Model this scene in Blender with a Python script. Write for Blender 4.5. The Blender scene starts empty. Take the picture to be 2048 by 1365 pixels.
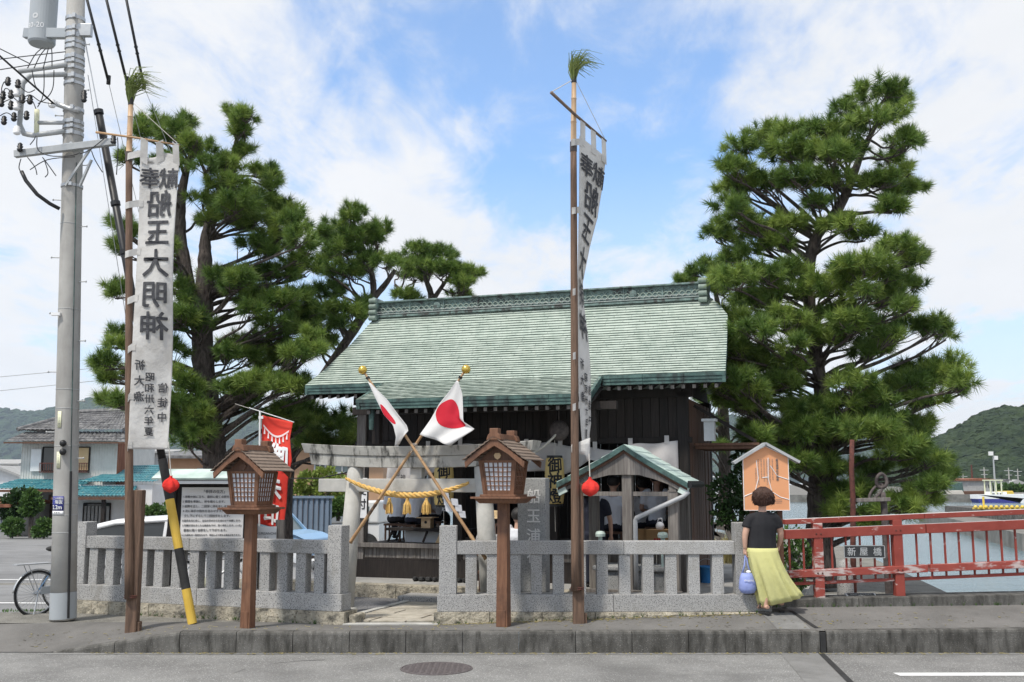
import bpy, bmesh, math, random
import numpy as np
from mathutils import Vector, Matrix

random.seed(7)
sc = bpy.context.scene
COL = sc.collection

# ------------------------------------------------------------------ camera, sky, sun, exposure
F_PX, EYE, CX, CY = 2050.0, 1.79, 1024.0, 682.5
PITCH = math.atan(282.5 / F_PX)
cam = bpy.data.cameras.new('camera')
cam.sensor_width = 36.0
cam.lens = F_PX / 2048.0 * 36.0
cam.clip_start = 0.1
cam.clip_end = 9000.0
cam_o = bpy.data.objects.new('camera', cam)
cam_o.location = (0, 0, EYE)
cam_o.rotation_euler = (math.pi / 2 + PITCH, 0, 0)
COL.objects.link(cam_o)
sc.camera = cam_o

SUN_EL, SUN_AZ = math.radians(58), math.radians(222)      # azimuth clockwise from +Y (north)
SUN_STRENGTH, SKY_STRENGTH = 3.4, 0.088
SKY_OFF = (20.3, 3.1, -50)
sun = bpy.data.lights.new('sun', 'SUN')
sun.energy = SUN_STRENGTH
sun.angle = math.radians(6)
sun.color = (1.0, 0.94, 0.85)
sun_o = bpy.data.objects.new('sun', sun)
sd = Vector((math.sin(SUN_AZ) * math.cos(SUN_EL), math.cos(SUN_AZ) * math.cos(SUN_EL), math.sin(SUN_EL)))
sun_o.rotation_euler = (-sd).to_track_quat('-Z', 'Y').to_euler()
sun_o.location = (0, 0, 60)
COL.objects.link(sun_o)

world = bpy.data.worlds.new('World')
sc.world = world
world.use_nodes = True
wn, wl = world.node_tree.nodes, world.node_tree.links
wn.clear()
def wnode(t, **kw):
    n = wn.new(t)
    for k, v in kw.items():
        setattr(n, k, v)
    return n
w_out = wnode('ShaderNodeOutputWorld')
w_bg = wnode('ShaderNodeBackground')
w_bg.inputs['Strength'].default_value = SKY_STRENGTH
sky = wnode('ShaderNodeTexSky', sky_type='NISHITA')
sky.sun_disc = False
sky.sun_elevation = SUN_EL
sky.sun_rotation = SUN_AZ
sky.air_density = 1.0
sky.dust_density = 1.2
sky.ozone_density = 2.0
w_tc = wnode('ShaderNodeTexCoord')
w_sep = wnode('ShaderNodeSeparateXYZ')
wl.new(w_tc.outputs['Generated'], w_sep.inputs[0])
# cloud sheet: view direction projected on a flat layer overhead
w_zc = wnode('ShaderNodeMath', operation='MAXIMUM'); w_zc.inputs[1].default_value = 0.0
wl.new(w_sep.outputs['Z'], w_zc.inputs[0])
w_za = wnode('ShaderNodeMath', operation='ADD'); w_za.inputs[1].default_value = 0.16
wl.new(w_zc.outputs[0], w_za.inputs[0])
w_dx = wnode('ShaderNodeMath', operation='DIVIDE'); w_dy = wnode('ShaderNodeMath', operation='DIVIDE')
wl.new(w_sep.outputs['X'], w_dx.inputs[0]); wl.new(w_za.outputs[0], w_dx.inputs[1])
wl.new(w_sep.outputs['Y'], w_dy.inputs[0]); wl.new(w_za.outputs[0], w_dy.inputs[1])
w_cmb = wnode('ShaderNodeCombineXYZ')
wl.new(w_dx.outputs[0], w_cmb.inputs['X']); wl.new(w_dy.outputs[0], w_cmb.inputs['Y'])
w_map = wnode('ShaderNodeMapping')
w_map.inputs['Location'].default_value = (SKY_OFF[0], SKY_OFF[1], 0.0)
w_map.inputs['Rotation'].default_value = (0, 0, math.radians(SKY_OFF[2]))
w_map.inputs['Scale'].default_value = (1.0, 0.55, 1.0)
wl.new(w_cmb.outputs[0], w_map.inputs['Vector'])
def wnoise(scale, detail, rough, dist=0.0, src=w_map):
    t = wnode('ShaderNodeTexNoise'); t.inputs['Scale'].default_value = scale; t.inputs['Detail'].default_value = detail
    t.inputs['Roughness'].default_value = rough; t.inputs['Distortion'].default_value = dist
    wl.new(src.outputs[0], t.inputs['Vector']); return t
w_n1 = wnoise(1.15, 5.0, 0.5, 0.3)           # where the cloud sheet lies
w_n2 = wnoise(5.5, 9.0, 0.62, 0.4)           # its torn edge
w_n3 = wnoise(16.0, 6.0, 0.7)                # ripples
w_m1 = wnode('ShaderNodeMath', operation='MULTIPLY_ADD'); w_m1.inputs[1].default_value = 0.42
wl.new(w_n2.outputs['Fac'], w_m1.inputs[0]); wl.new(w_n1.outputs['Fac'], w_m1.inputs[2])
w_mix = wnode('ShaderNodeMath', operation='MULTIPLY_ADD'); w_mix.inputs[1].default_value = 0.10
wl.new(w_n3.outputs['Fac'], w_mix.inputs[0]); wl.new(w_m1.outputs[0], w_mix.inputs[2])
w_r = wnode('ShaderNodeValToRGB')
w_r.color_ramp.interpolation = 'EASE'
w_r.color_ramp.elements[0].position = 0.585; w_r.color_ramp.elements[0].color = (0.15, 0.15, 0.15, 1)
w_r.color_ramp.elements[1].position = 0.81; w_r.color_ramp.elements[1].color = (1, 1, 1, 1)
wl.new(w_mix.outputs[0], w_r.inputs[0])
# thin veil gathering towards the horizon
w_h = wnode('ShaderNodeMapRange'); w_h.inputs['From Min'].default_value = 0.0; w_h.inputs['From Max'].default_value = 0.36
w_h.inputs['To Min'].default_value = 0.92; w_h.inputs['To Max'].default_value = 0.0
wl.new(w_sep.outputs['Z'], w_h.inputs['Value'])
w_mx = wnode('ShaderNodeMath', operation='MAXIMUM')
wl.new(w_r.outputs[0], w_mx.inputs[0]); wl.new(w_h.outputs[0], w_mx.inputs[1])
w_skyc = wnode('ShaderNodeMixRGB', blend_type='MULTIPLY'); w_skyc.inputs[0].default_value = 1.0
w_skyc.inputs[2].default_value = (1.45, 2.15, 2.65, 1)
wl.new(sky.outputs[0], w_skyc.inputs[1])
w_cc = wnode('ShaderNodeValToRGB'); w_cc.color_ramp.elements[0].position = 0.35; w_cc.color_ramp.elements[0].color = (0.98, 0.985, 1.0, 1)
w_cc.color_ramp.elements[1].position = 0.75; w_cc.color_ramp.elements[1].color = (0.90, 0.915, 0.935, 1)
w_n4 = wnoise(2.6, 6.0, 0.55, 0.2); wl.new(w_n4.outputs['Fac'], w_cc.inputs[0])
w_cs = wnode('ShaderNodeMixRGB', blend_type='MULTIPLY'); w_cs.inputs[0].default_value = 1.0; w_cs.inputs[2].default_value = (9.9, 10.0, 10.15, 1)
wl.new(w_cc.outputs[0], w_cs.inputs[1])
w_cm = wnode('ShaderNodeMixRGB'); wl.new(w_cs.outputs[0], w_cm.inputs[2])
wl.new(w_mx.outputs[0], w_cm.inputs[0]); wl.new(w_skyc.outputs[0], w_cm.inputs[1])
wl.new(w_cm.outputs[0], w_bg.inputs['Color'])
wl.new(w_bg.outputs[0], w_out.inputs[0])

sc.view_settings.view_transform = 'Standard'
sc.view_settings.look = 'None'
sc.view_settings.exposure = 0.15
sc.view_settings.gamma = 1.0
sc.view_settings.use_curve_mapping = False

# ------------------------------------------------------------------ placing: photo pixel + real distance -> point in the place
_c, _s = math.cos(PITCH), math.sin(PITCH)
def ray(px, py):
    X, Y = (px - CX) / F_PX, (CY - py) / F_PX
    return (X, _c - Y * _s, _s + Y * _c)
def P(px, py, d):
    r = ray(px, py); k = d / r[1]
    return Vector((r[0] * k, d, EYE + r[2] * k))
def G(px, py, z=0.0):
    r = ray(px, py); k = (z - EYE) / r[2]
    return Vector((r[0] * k, r[1] * k, z))
TH = math.radians(18.75)                       # the precinct is turned against the street
CU, SU = math.cos(TH), math.sin(TH)
LF = (-2.64, 17.89)                            # front left wall corner of the shrine
def W(u, v, z=0.0):
    return Vector((LF[0] + u * CU + v * SU, LF[1] - u * SU + v * CU, z))
def V(px, py, v):
    r = ray(px, py)
    k = (v + LF[0] * SU + LF[1] * CU) / (r[0] * SU + r[1] * CU)
    x, y = k * r[0] - LF[0], k * r[1] - LF[1]
    return (x * CU - y * SU, EYE + k * r[2])
def lerp(a, b, t): return a + (b - a) * t
def interp(x, pts):
    if x <= pts[0][0]: return pts[0][1]
    for (a, b), (c, d) in zip(pts, pts[1:]):
        if x <= c: return b + (d - b) * (x - a) / (c - a)
    return pts[-1][1]

# ------------------------------------------------------------------ mesh helpers
class MB:
    def __init__(s): s.v, s.f = [], []
    def add(s, vs, fs):
        o = len(s.v); s.v += [tuple(p) for p in vs]; s.f += [tuple(i + o for i in f) for f in fs]; return s
    def box(s, x0, x1, y0, y1, z0, z1, M=None):
        vs = [Vector(p) for p in ((x0,y0,z0),(x1,y0,z0),(x1,y1,z0),(x0,y1,z0),(x0,y0,z1),(x1,y0,z1),(x1,y1,z1),(x0,y1,z1))]
        if M is not None: vs = [M @ p for p in vs]
        return s.add(vs, [(0,3,2,1),(4,5,6,7),(0,1,5,4),(1,2,6,5),(2,3,7,6),(3,0,4,7)])
    def bar(s, a, b, w, h, up=(0,0,1)):
        a, b = Vector(a), Vector(b); d = (b - a); L = d.length; d.normalize()
        x = d.cross(Vector(up))
        if x.length < 1e-5: x = d.cross(Vector((1,0,0)))
        x.normalize(); z = x.cross(d)
        vs = []
        for q in (a, b):
            for i, j in ((-1,-1),(1,-1),(1,1),(-1,1)):
                vs.append(q + x * (i * w / 2) + z * (j * h / 2))
        return s.add(vs, [(0,1,2,3),(7,6,5,4),(0,4,5,1),(1,5,6,2),(2,6,7,3),(3,7,4,0)])
    def tube(s, pts, r, n=8, caps=True, flat=None):
        pts = [Vector(p) for p in pts]; m = len(pts)
        rs = r if isinstance(r, (list, tuple)) else [r] * m
        t0 = (pts[1] - pts[0]).normalized()
        x = t0.cross(Vector((0,0,1)))
        if x.length < 0.25: x = Vector((1,0,0))
        x.normalize(); vs, fs = [], []
        for i, q in enumerate(pts):
            t = (pts[min(i+1,m-1)] - pts[max(i-1,0)])
            t = t.normalized() if t.length > 1e-9 else t0
            x = (x - t * x.dot(t))
            x = x.normalized() if x.length > 1e-6 else t.orthogonal().normalized()
            y = t.cross(x)
            for k in range(n):
                a = 2 * math.pi * k / n
                vs.append(q + x * (math.cos(a) * rs[i]) + y * (math.sin(a) * rs[i] * (flat or 1)))
        for i in range(m - 1):
            for k in range(n):
                a, b = i * n + k, i * n + (k + 1) % n
                fs.append((a, b, b + n, a + n))
        if caps:
            fs.append(tuple(range(n - 1, -1, -1))); fs.append(tuple(range((m - 1) * n, m * n)))
        return s.add(vs, fs)
    def lathe(s, prof, n=16, c=(0,0,0), M=None, caps=True):
        vs, fs = [], []
        for r, z in prof:
            for k in range(n):
                a = 2 * math.pi * k / n
                p = Vector((c[0] + r * math.cos(a), c[1] + r * math.sin(a), c[2] + z))
                vs.append(M @ p if M is not None else p)
        m = len(prof)
        for i in range(m - 1):
            for k in range(n):
                a, b = i * n + k, i * n + (k + 1) % n
                fs.append((a, b, b + n, a + n))
        if caps:
            fs.append(tuple(range(n - 1, -1, -1))); fs.append(tuple(range((m - 1) * n, m * n)))
        return s.add(vs, fs)
    def prism(s, poly, a, b, M=None):
        """poly in x,z; extruded along y from a to b"""
        n = len(poly)
        vs = [Vector((x, a, z)) for x, z in poly] + [Vector((x, b, z)) for x, z in poly]
        if M is not None: vs = [M @ p for p in vs]
        fs = [tuple(range(n)), tuple(range(2 * n - 1, n - 1, -1))]
        fs += [(i, i + n, (i + 1) % n + n, (i + 1) % n) for i in range(n)]
        return s.add(vs, fs)
    def ball(s, c, r, n=12, m=8, sz=1.0, sy=1.0):
        prof = [(max(1e-4, math.sin(math.pi * i / m)) * r, -math.cos(math.pi * i / m) * r * sz) for i in range(m + 1)]
        o = len(s.v); s.lathe(prof, n, (0,0,0), None, False)
        for i in range(o, len(s.v)):
            x, y, z = s.v[i]; s.v[i] = (c[0] + x, c[1] + y * sy, c[2] + z)
        return s
    def grid(s, fn, nu, nv, closed=False):
        vs = [fn(i / nu, j / nv) for j in range(nv + 1) for i in range(nu + 1)]
        fs = [(j*(nu+1)+i, j*(nu+1)+i+1, (j+1)*(nu+1)+i+1, (j+1)*(nu+1)+i) for j in range(nv) for i in range(nu)]
        return s.add(vs, fs)
    def mesh(s, name, smooth=False):
        me = bpy.data.meshes.new(name); me.from_pydata(s.v, [], s.f); me.validate(verbose=False)
        if smooth: me.polygons.foreach_set('use_smooth', [True] * len(me.polygons))
        me.update(); return me
    def build(s, name, mat, parent=None, smooth=False, bevel=0.0, loc=None, rz=None, fixn=False, solid=0.0):
        me = s.mesh(name, smooth)
        if fixn:
            bm = bmesh.new(); bm.from_mesh(me); bmesh.ops.recalc_face_normals(bm, faces=bm.faces); bm.to_mesh(me); bm.free()
        return link(name, me, mat, parent, bevel, loc, rz, solid)

def link(name, me, mat, parent=None, bevel=0.0, loc=None, rz=None, solid=0.0):
    if mat is not None and not me.materials: me.materials.append(M[mat] if isinstance(mat, str) else mat)
    o = bpy.data.objects.new(name, me); COL.objects.link(o)
    if parent is not None: o.parent = parent
    if loc is not None: o.location = loc
    if rz is not None: o.rotation_euler = (0, 0, rz)
    if solid:
        md = o.modifiers.new('solid', 'SOLIDIFY'); md.thickness = solid; md.offset = 0
    if bevel:
        md = o.modifiers.new('bevel', 'BEVEL'); md.width = bevel; md.segments = 2; md.limit_method = 'ANGLE'; md.angle_limit = 0.7
    return o
def tag(o, label, cat, group=None):
    o['label'] = label; o['category'] = cat
    if group: o['group'] = group
    return o
def thing(name, label, cat, loc=(0,0,0), rz=0.0, group=None):
    o = bpy.data.objects.new(name, None); COL.objects.link(o)
    o.location = loc; o.rotation_euler = (0, 0, rz); o.empty_display_size = 0.2
    return tag(o, label, cat, group)
def struct(o, kind='structure'):
    o['kind'] = kind; return o
def xf(root):
    return Matrix.Translation(root.location) @ Matrix.Rotation(root.rotation_euler[2], 4, 'Z')
def loc_of(root, p):
    return xf(root).inverted() @ Vector(p)

# ------------------------------------------------------------------ procedural materials
M = {}
def pm(name, c1, c2=None, scale=6.0, rough=0.8, bump=0.0, bscale=None, stretch=(1,1,1), ramp=(0.35, 0.65), detail=6,
       metal=0.0, stain=None, sscale=1.2, sramp=(0.5, 0.7), sstretch=(1,1,1), spec=0.4, trans=0.0, speck=None, kscale=150, kramp=(0.6, 0.68), bdist=0.02, vary=0.0):
    m = bpy.data.materials.new(name); m.use_nodes = True; M[name] = m
    nt = m.node_tree; n, l = nt.nodes, nt.links
    b = n['Principled BSDF']
    b.inputs['Roughness'].default_value = rough; b.inputs['Metallic'].default_value = metal
    b.inputs['Specular IOR Level'].default_value = spec
    geo = n.new('ShaderNodeNewGeometry')
    def noise(sc_, st, det=6.0, rgh=0.6):
        mp = n.new('ShaderNodeMapping'); mp.inputs['Scale'].default_value = st
        l.new(geo.outputs['Position'], mp.inputs['Vector'])
        t = n.new('ShaderNodeTexNoise'); t.inputs['Scale'].default_value = sc_; t.inputs['Detail'].default_value = det; t.inputs['Roughness'].default_value = rgh
        l.new(mp.outputs[0], t.inputs['Vector']); return t
    def rampn(src, a, c, ca, cb):
        r = n.new('ShaderNodeValToRGB'); e = r.color_ramp.elements
        e[0].position = a; e[0].color = (*ca, 1); e[1].position = c; e[1].color = (*cb, 1)
        l.new(src, r.inputs[0]); return r
    col = None
    t1 = noise(scale, stretch, detail)
    r1 = rampn(t1.outputs['Fac'], ramp[0], ramp[1], c1, c2 or c1); col = r1.outputs[0]
    if speck:
        k = noise(kscale, (1,1,1), 2.0, 0.5)
        kr = rampn(k.outputs['Fac'], kramp[0], kramp[1], (0,0,0), (1,1,1))
        mx = n.new('ShaderNodeMixRGB'); l.new(kr.outputs[0], mx.inputs[0]); l.new(col, mx.inputs[1]); mx.inputs[2].default_value = (*speck, 1); col = mx.outputs[0]
    if stain:
        k = noise(sscale, sstretch, 7.0, 0.65)
        kr = rampn(k.outputs['Fac'], sramp[0], sramp[1], (0,0,0), (1,1,1))
        mx = n.new('ShaderNodeMixRGB'); l.new(kr.outputs[0], mx.inputs[0]); l.new(col, mx.inputs[1]); mx.inputs[2].default_value = (*stain, 1); col = mx.outputs[0]
    if vary:
        oi = n.new('ShaderNodeObjectInfo'); mr = n.new('ShaderNodeMapRange'); mr.inputs['To Min'].default_value = 1 - vary; mr.inputs['To Max'].default_value = 1 + vary * .6
        l.new(oi.outputs['Random'], mr.inputs['Value'])
        mv = n.new('ShaderNodeMixRGB'); mv.blend_type = 'MULTIPLY'; mv.inputs[0].default_value = 1.0; l.new(col, mv.inputs[1]); l.new(mr.outputs[0], mv.inputs[2]); col = mv.outputs[0]
    l.new(col, b.inputs['Base Color'])
    if bump:
        t = noise(bscale or scale * 2, stretch, 8.0, 0.65)
        bp = n.new('ShaderNodeBump'); bp.inputs['Strength'].default_value = bump; bp.inputs['Distance'].default_value = bdist
        l.new(t.outputs['Fac'], bp.inputs['Height']); l.new(bp.outputs[0], b.inputs['Normal'])
    if trans:
        tr = n.new('ShaderNodeBsdfTranslucent'); l.new(col, tr.inputs[0])
        ms = n.new('ShaderNodeMixShader'); ms.inputs[0].default_value = trans
        l.new(b.outputs[0], ms.inputs[1]); l.new(tr.outputs[0], ms.inputs[2]); l.new(ms.outputs[0], n['Material Output'].inputs[0])
    return m

pm('asphalt_road', (0.155,0.152,0.147), (0.225,0.222,0.214), 1.4, 0.9, 0.5, 90, speck=(0.42,0.42,0.40), kscale=75, kramp=(0.60,0.66), stain=(0.12,0.118,0.114), sscale=0.5, sramp=(0.52,0.75), bdist=0.01)
pm('asphalt_walk', (0.12,0.115,0.108), (0.165,0.158,0.149), 1.6, 0.92, 0.35, 120, speck=(0.24,0.235,0.22), kscale=130, kramp=(0.62,0.70), stain=(0.10,0.097,0.092), sscale=1.0, sramp=(0.54,0.74), bdist=0.008)
pm('asphalt_lot', (0.17,0.17,0.172), (0.23,0.23,0.23), 0.7, 0.92, 0.25, 60, speck=(0.30,0.30,0.29), kscale=60, stain=(0.14,0.14,0.14), sscale=0.3)
pm('earth', (0.13,0.125,0.11), (0.21,0.20,0.175), 3.0, 0.95, 0.6, 40, speck=(0.30,0.29,0.27), kscale=60, kramp=(0.58,0.66))
pm('gravel', (0.10,0.10,0.105), (0.24,0.24,0.245), 40.0, 0.9, 0.3, 60)
pm('kerb_concrete', (0.09,0.086,0.078), (0.16,0.154,0.142), 3.0, 0.93, 0.45, 70, stain=(0.045,0.043,0.038), sscale=4.0, sramp=(0.44,0.66), sstretch=(2.2,1,0.55), speck=(0.30,0.29,0.27), kscale=110, kramp=(0.63,0.7), vary=0.15)
pm('concrete', (0.30,0.295,0.28), (0.40,0.39,0.37), 2.5, 0.9, 0.25, 60, stain=(0.20,0.195,0.18), sscale=1.6, sramp=(0.52,0.75))
pm('quay_concrete', (0.15,0.145,0.13), (0.22,0.21,0.19), 1.2, 0.93, 0.2, 20, stain=(0.10,0.095,0.08), sscale=0.5)
pm('joint_concrete', (0.17,0.168,0.162), (0.22,0.217,0.21), 2.5, 0.92, 0.3, 60, speck=(0.28,0.275,0.265), kscale=110, kramp=(0.62,0.7), stain=(0.13,0.128,0.122), sscale=1.4)
pm('pole_concrete', (0.34,0.33,0.31), (0.42,0.41,0.385), 3.0, 0.85, 0.12, 50, stain=(0.26,0.25,0.235), sscale=2.2, sstretch=(1,1,0.25), sramp=(0.5,0.75))
pm('granite', (0.345,0.34,0.33), (0.45,0.445,0.435), 60.0, 0.75, 0.12, 130, speck=(0.10,0.10,0.105), kscale=95, kramp=(0.55,0.62), ramp=(0.4,0.6), vary=0.14, stain=(0.25,0.24,0.215), sscale=2.2, sramp=(0.54,0.74), sstretch=(1.5,1.5,0.6))
pm('granite_monument', (0.26,0.265,0.26), (0.36,0.36,0.355), 50.0, 0.8, 0.2, 90, speck=(0.16,0.16,0.165), kscale=70, kramp=(0.56,0.64))
pm('rough_stone', (0.33,0.30,0.24), (0.52,0.47,0.37), 9.0, 0.95, 0.9, 22, stain=(0.10,0.095,0.08), sscale=5.0, sramp=(0.50,0.66), speck=(0.22,0.19,0.14), kscale=45, kramp=(0.58,0.66), bdist=0.04, vary=0.15)
pm('flagstone', (0.36,0.33,0.27), (0.50,0.46,0.39), 5.0, 0.9, 0.4, 30, stain=(0.22,0.19,0.145), sscale=2.5, sramp=(0.5,0.7), sstretch=(1,3,1), vary=0.15)
pm('torii_stone', (0.40,0.395,0.37), (0.50,0.49,0.455), 5.0, 0.9, 0.3, 70, stain=(0.20,0.195,0.175), sscale=2.6, sramp=(0.55,0.78), sstretch=(1,1,0.6))
pm('torii_beam', (0.37,0.36,0.33), (0.48,0.47,0.43), 5.0, 0.92, 0.4, 50, stain=(0.05,0.05,0.045), sscale=4.0, sramp=(0.50,0.63), sstretch=(1.6,1.6,0.45))
pm('wood_lantern', (0.135,0.062,0.034), (0.205,0.10,0.056), 9.0, 0.62, 0.2, 60, stretch=(4,4,0.5), stain=(0.085,0.042,0.026), sscale=3.0)
pm('wood_roofboard', (0.17,0.125,0.095), (0.25,0.19,0.15), 8.0, 0.8, 0.2, 60, stretch=(0.7,4,4), stain=(0.11,0.08,0.062), sscale=4.0, vary=0.15)
pm('wood_dark', (0.010,0.0075,0.0065), (0.028,0.021,0.018), 8.0, 0.75, 0.25, 50, stretch=(6,6,0.4), vary=0.35)
pm('wood_brown', (0.085,0.042,0.026), (0.14,0.072,0.045), 8.0, 0.7, 0.2, 50, stretch=(5,5,0.4))
pm('wood_grey', (0.13,0.115,0.105), (0.24,0.22,0.20), 7.0, 0.85, 0.3, 40, stretch=(5,5,0.35), vary=0.25)
pm('wood_stake', (0.11,0.068,0.046), (0.20,0.125,0.085), 9.0, 0.8, 0.35, 60, stretch=(7,7,0.3), stain=(0.07,0.045,0.033), sscale=4.0, sstretch=(3,3,0.4))
pm('wood_pale', (0.52,0.36,0.20), (0.62,0.45,0.27), 6.0, 0.6, 0.1, 40, stretch=(1,1,4))
pm('bamboo_old', (0.13,0.095,0.075), (0.21,0.155,0.12), 7.0, 0.7, 0.15, 40, stretch=(3,3,0.3))
pm('bamboo_tan', (0.50,0.33,0.19), (0.62,0.43,0.27), 5.0, 0.5, 0.05, 40, stretch=(3,3,0.4), stain=(0.36,0.20,0.10), sscale=4.0)
pm('bamboo_pole', (0.34,0.20,0.10), (0.50,0.32,0.17), 7.0, 0.5, 0.1, 40, stain=(0.09,0.06,0.045), sscale=3.5, sramp=(0.56,0.66))
pm('patina', (0.345,0.41,0.355), (0.43,0.49,0.43), 2.2, 0.6, 0.1, 60, stretch=(3,0.6,0.6), stain=(0.455,0.515,0.455), sscale=2.6, sramp=(0.5,0.8), sstretch=(4,0.4,0.4), speck=(0.32,0.385,0.335), kscale=16, kramp=(0.55,0.7))
pm('patina_pale', (0.46,0.575,0.525), (0.60,0.695,0.645), 4.0, 0.6, 0.1, 60, stain=(0.36,0.47,0.42), sscale=3.0)
pm('patina_and_shadow', (0.16,0.21,0.182), (0.235,0.29,0.252), 6.0, 0.6, stretch=(3,1,1))  # mid patina for seams and ornaments; paints shadow lines on the roof course edges
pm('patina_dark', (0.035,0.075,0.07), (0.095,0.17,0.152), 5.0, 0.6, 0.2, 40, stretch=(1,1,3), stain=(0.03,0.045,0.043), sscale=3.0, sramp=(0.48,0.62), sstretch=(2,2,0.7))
pm('copper_ridge', (0.085,0.12,0.115), (0.19,0.27,0.25), 8.0, 0.6, 0.2, 60, stain=(0.05,0.05,0.048), sscale=6.0, sramp=(0.5,0.62))
pm('cloth_white', (0.70,0.685,0.66), (0.79,0.775,0.75), 3.0, 0.9, 0.5, 6, trans=0.35, stain=(0.60,0.575,0.54), sscale=2.2, sramp=(0.48,0.72), bdist=0.05)
pm('cloth_flag', (0.74,0.73,0.72), (0.80,0.79,0.78), 3.0, 0.85, 0.1, 30, trans=0.25)
pm('cloth_maku', (0.50,0.48,0.475), (0.60,0.58,0.57), 3.0, 0.9, 0.2, 20, trans=0.2)
pm('cloth_red', (0.80,0.05,0.035), (0.86,0.08,0.05), 3.0, 0.8, 0.1, 40, trans=0.2)
pm('flag_red', (0.55,0.012,0.03), (0.62,0.02,0.045), 3.0, 0.8, 0.1, 40, trans=0.15)
pm('bag_red', (0.60,0.022,0.016), (0.70,0.04,0.03), 6.0, 0.9, 0.4, 25)
pm('ink', (0.018,0.018,0.02), (0.03,0.03,0.032), 20, 0.85)
pm('ink_faded', (0.035,0.036,0.042), (0.085,0.085,0.092), 14, 0.9)
pm('print_grey', (0.16,0.16,0.17), None, 20, 0.8)
pm('white_paint', (0.74,0.74,0.73), (0.80,0.80,0.79), 3.0, 0.5, stain=(0.62,0.61,0.59), sscale=1.5, sramp=(0.6,0.8))
pm('road_paint', (0.66,0.66,0.65), (0.76,0.76,0.75), 12.0, 0.8, 0.2, 60, stain=(0.40,0.40,0.40), sscale=14, sramp=(0.6,0.72))
pm('paper_white', (0.80,0.82,0.88), (0.84,0.86,0.91), 4.0, 0.8, trans=0.2)
pm('board_white', (0.74,0.72,0.70), (0.78,0.76,0.74), 2.0, 0.6)
pm('paper_lantern', (0.62,0.46,0.17), (0.70,0.54,0.23), 3.0, 0.7, 0.1, 30, trans=0.15)
pm('steel', (0.42,0.43,0.44), (0.52,0.53,0.535), 6.0, 0.45, metal=0.6)
pm('steel_dull', (0.36,0.375,0.38), (0.46,0.47,0.475), 4.0, 0.6, metal=0.2)
pm('transformer_grey', (0.34,0.365,0.385), (0.38,0.405,0.42), 2.0, 0.45)
pm('black_plastic', (0.012,0.012,0.013), (0.022,0.022,0.023), 5.0, 0.45)
pm('black_rubber', (0.02,0.02,0.02), (0.035,0.035,0.035), 8.0, 0.8)
pm('yellow_paint', (0.62,0.40,0.055), (0.70,0.47,0.08), 5.0, 0.55, stain=(0.30,0.20,0.06), sscale=9.0, sramp=(0.66,0.72))
pm('pvc_grey', (0.33,0.34,0.35), (0.39,0.40,0.41), 4.0, 0.5)
pm('rope_straw', (0.62,0.37,0.10), (0.74,0.50,0.18), 20.0, 0.85, 0.4, 60)
pm('rope_pale', (0.50,0.47,0.42), (0.58,0.55,0.50), 20.0, 0.9)
pm('gold', (0.72,0.50,0.10), (0.80,0.58,0.16), 3.0, 0.22, metal=0.9)
pm('red_rail', (0.225,0.038,0.027), (0.285,0.055,0.039), 4.0, 0.6, 0.15, 40, stain=(0.55,0.42,0.39), sscale=5.0, sramp=(0.63,0.70), sstretch=(0.9,2,2.5))
pm('red_rail_worn', (0.27,0.05,0.037), (0.32,0.065,0.048), 4.0, 0.65, 0.2, 40, stain=(0.50,0.42,0.40), sscale=6.0, sramp=(0.50,0.60), sstretch=(0.7,2,2.5))
pm('rust', (0.075,0.03,0.025), (0.14,0.05,0.038), 20.0, 0.9, 0.4, 60)
pm('iron_old', (0.06,0.05,0.048), (0.11,0.09,0.085), 20.0, 0.8, 0.3, 60)
pm('bark', (0.055,0.045,0.04), (0.15,0.125,0.11), 9.0, 0.95, 1.0, 14, stretch=(2.5,2.5,0.7), bdist=0.06)
pm('orange_board', (0.72,0.33,0.16), (0.75,0.36,0.18), 2.0, 0.55)
pm('skin', (0.50,0.30,0.22), (0.55,0.34,0.25), 8.0, 0.55)
pm('hair', (0.035,0.016,0.011), (0.085,0.038,0.024), 40.0, 0.5, 0.5, 60, stretch=(3,3,0.6))
pm('hair_black', (0.012,0.011,0.011), (0.03,0.027,0.025), 40.0, 0.5, 0.5, 60)
pm('cloth_black', (0.012,0.012,0.015), (0.02,0.02,0.023), 4.0, 0.85, 0.2, 14, bdist=0.03)
pm('cloth_navy', (0.014,0.016,0.03), (0.022,0.025,0.042), 4.0, 0.85, 0.2, 14, bdist=0.03)
pm('cloth_shirt', (0.74,0.76,0.82), (0.80,0.82,0.88), 3.0, 0.85, 0.4, 10, bdist=0.04)
pm('cloth_shirt_white', (0.68,0.70,0.76), (0.74,0.76,0.82), 3.0, 0.85, 0.4, 10, bdist=0.04)
pm('cloth_olive', (0.07,0.065,0.035), (0.10,0.09,0.05), 4.0, 0.85)
pm('skirt_yellow', (0.66,0.64,0.27), (0.72,0.70,0.32), 2.0, 0.8, 0.35, 7, trans=0.2, bdist=0.04)
pm('bag_blue', (0.26,0.32,0.66), (0.33,0.40,0.74), 5.0, 0.7, 0.3, 20, trans=0.1)
pm('car_blue', (0.26,0.44,0.66), (0.28,0.46,0.68), 1.0, 0.25, spec=0.6)
pm('car_white', (0.72,0.72,0.72), (0.75,0.75,0.75), 1.0, 0.25, spec=0.6)
pm('glass_dark', (0.02,0.025,0.028), (0.035,0.04,0.042), 1.0, 0.08, spec=0.7)
pm('glass_car', (0.10,0.14,0.14), (0.14,0.18,0.18), 1.0, 0.08, spec=0.7)
pm('lamp_lens', (0.62,0.64,0.66), (0.72,0.74,0.75), 30.0, 0.15, spec=0.7)
pm('tile_grey', (0.085,0.085,0.09), (0.24,0.235,0.23), 3.0, 0.65, 0.15, 30, stain=(0.05,0.05,0.05), sscale=2.0)
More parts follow.
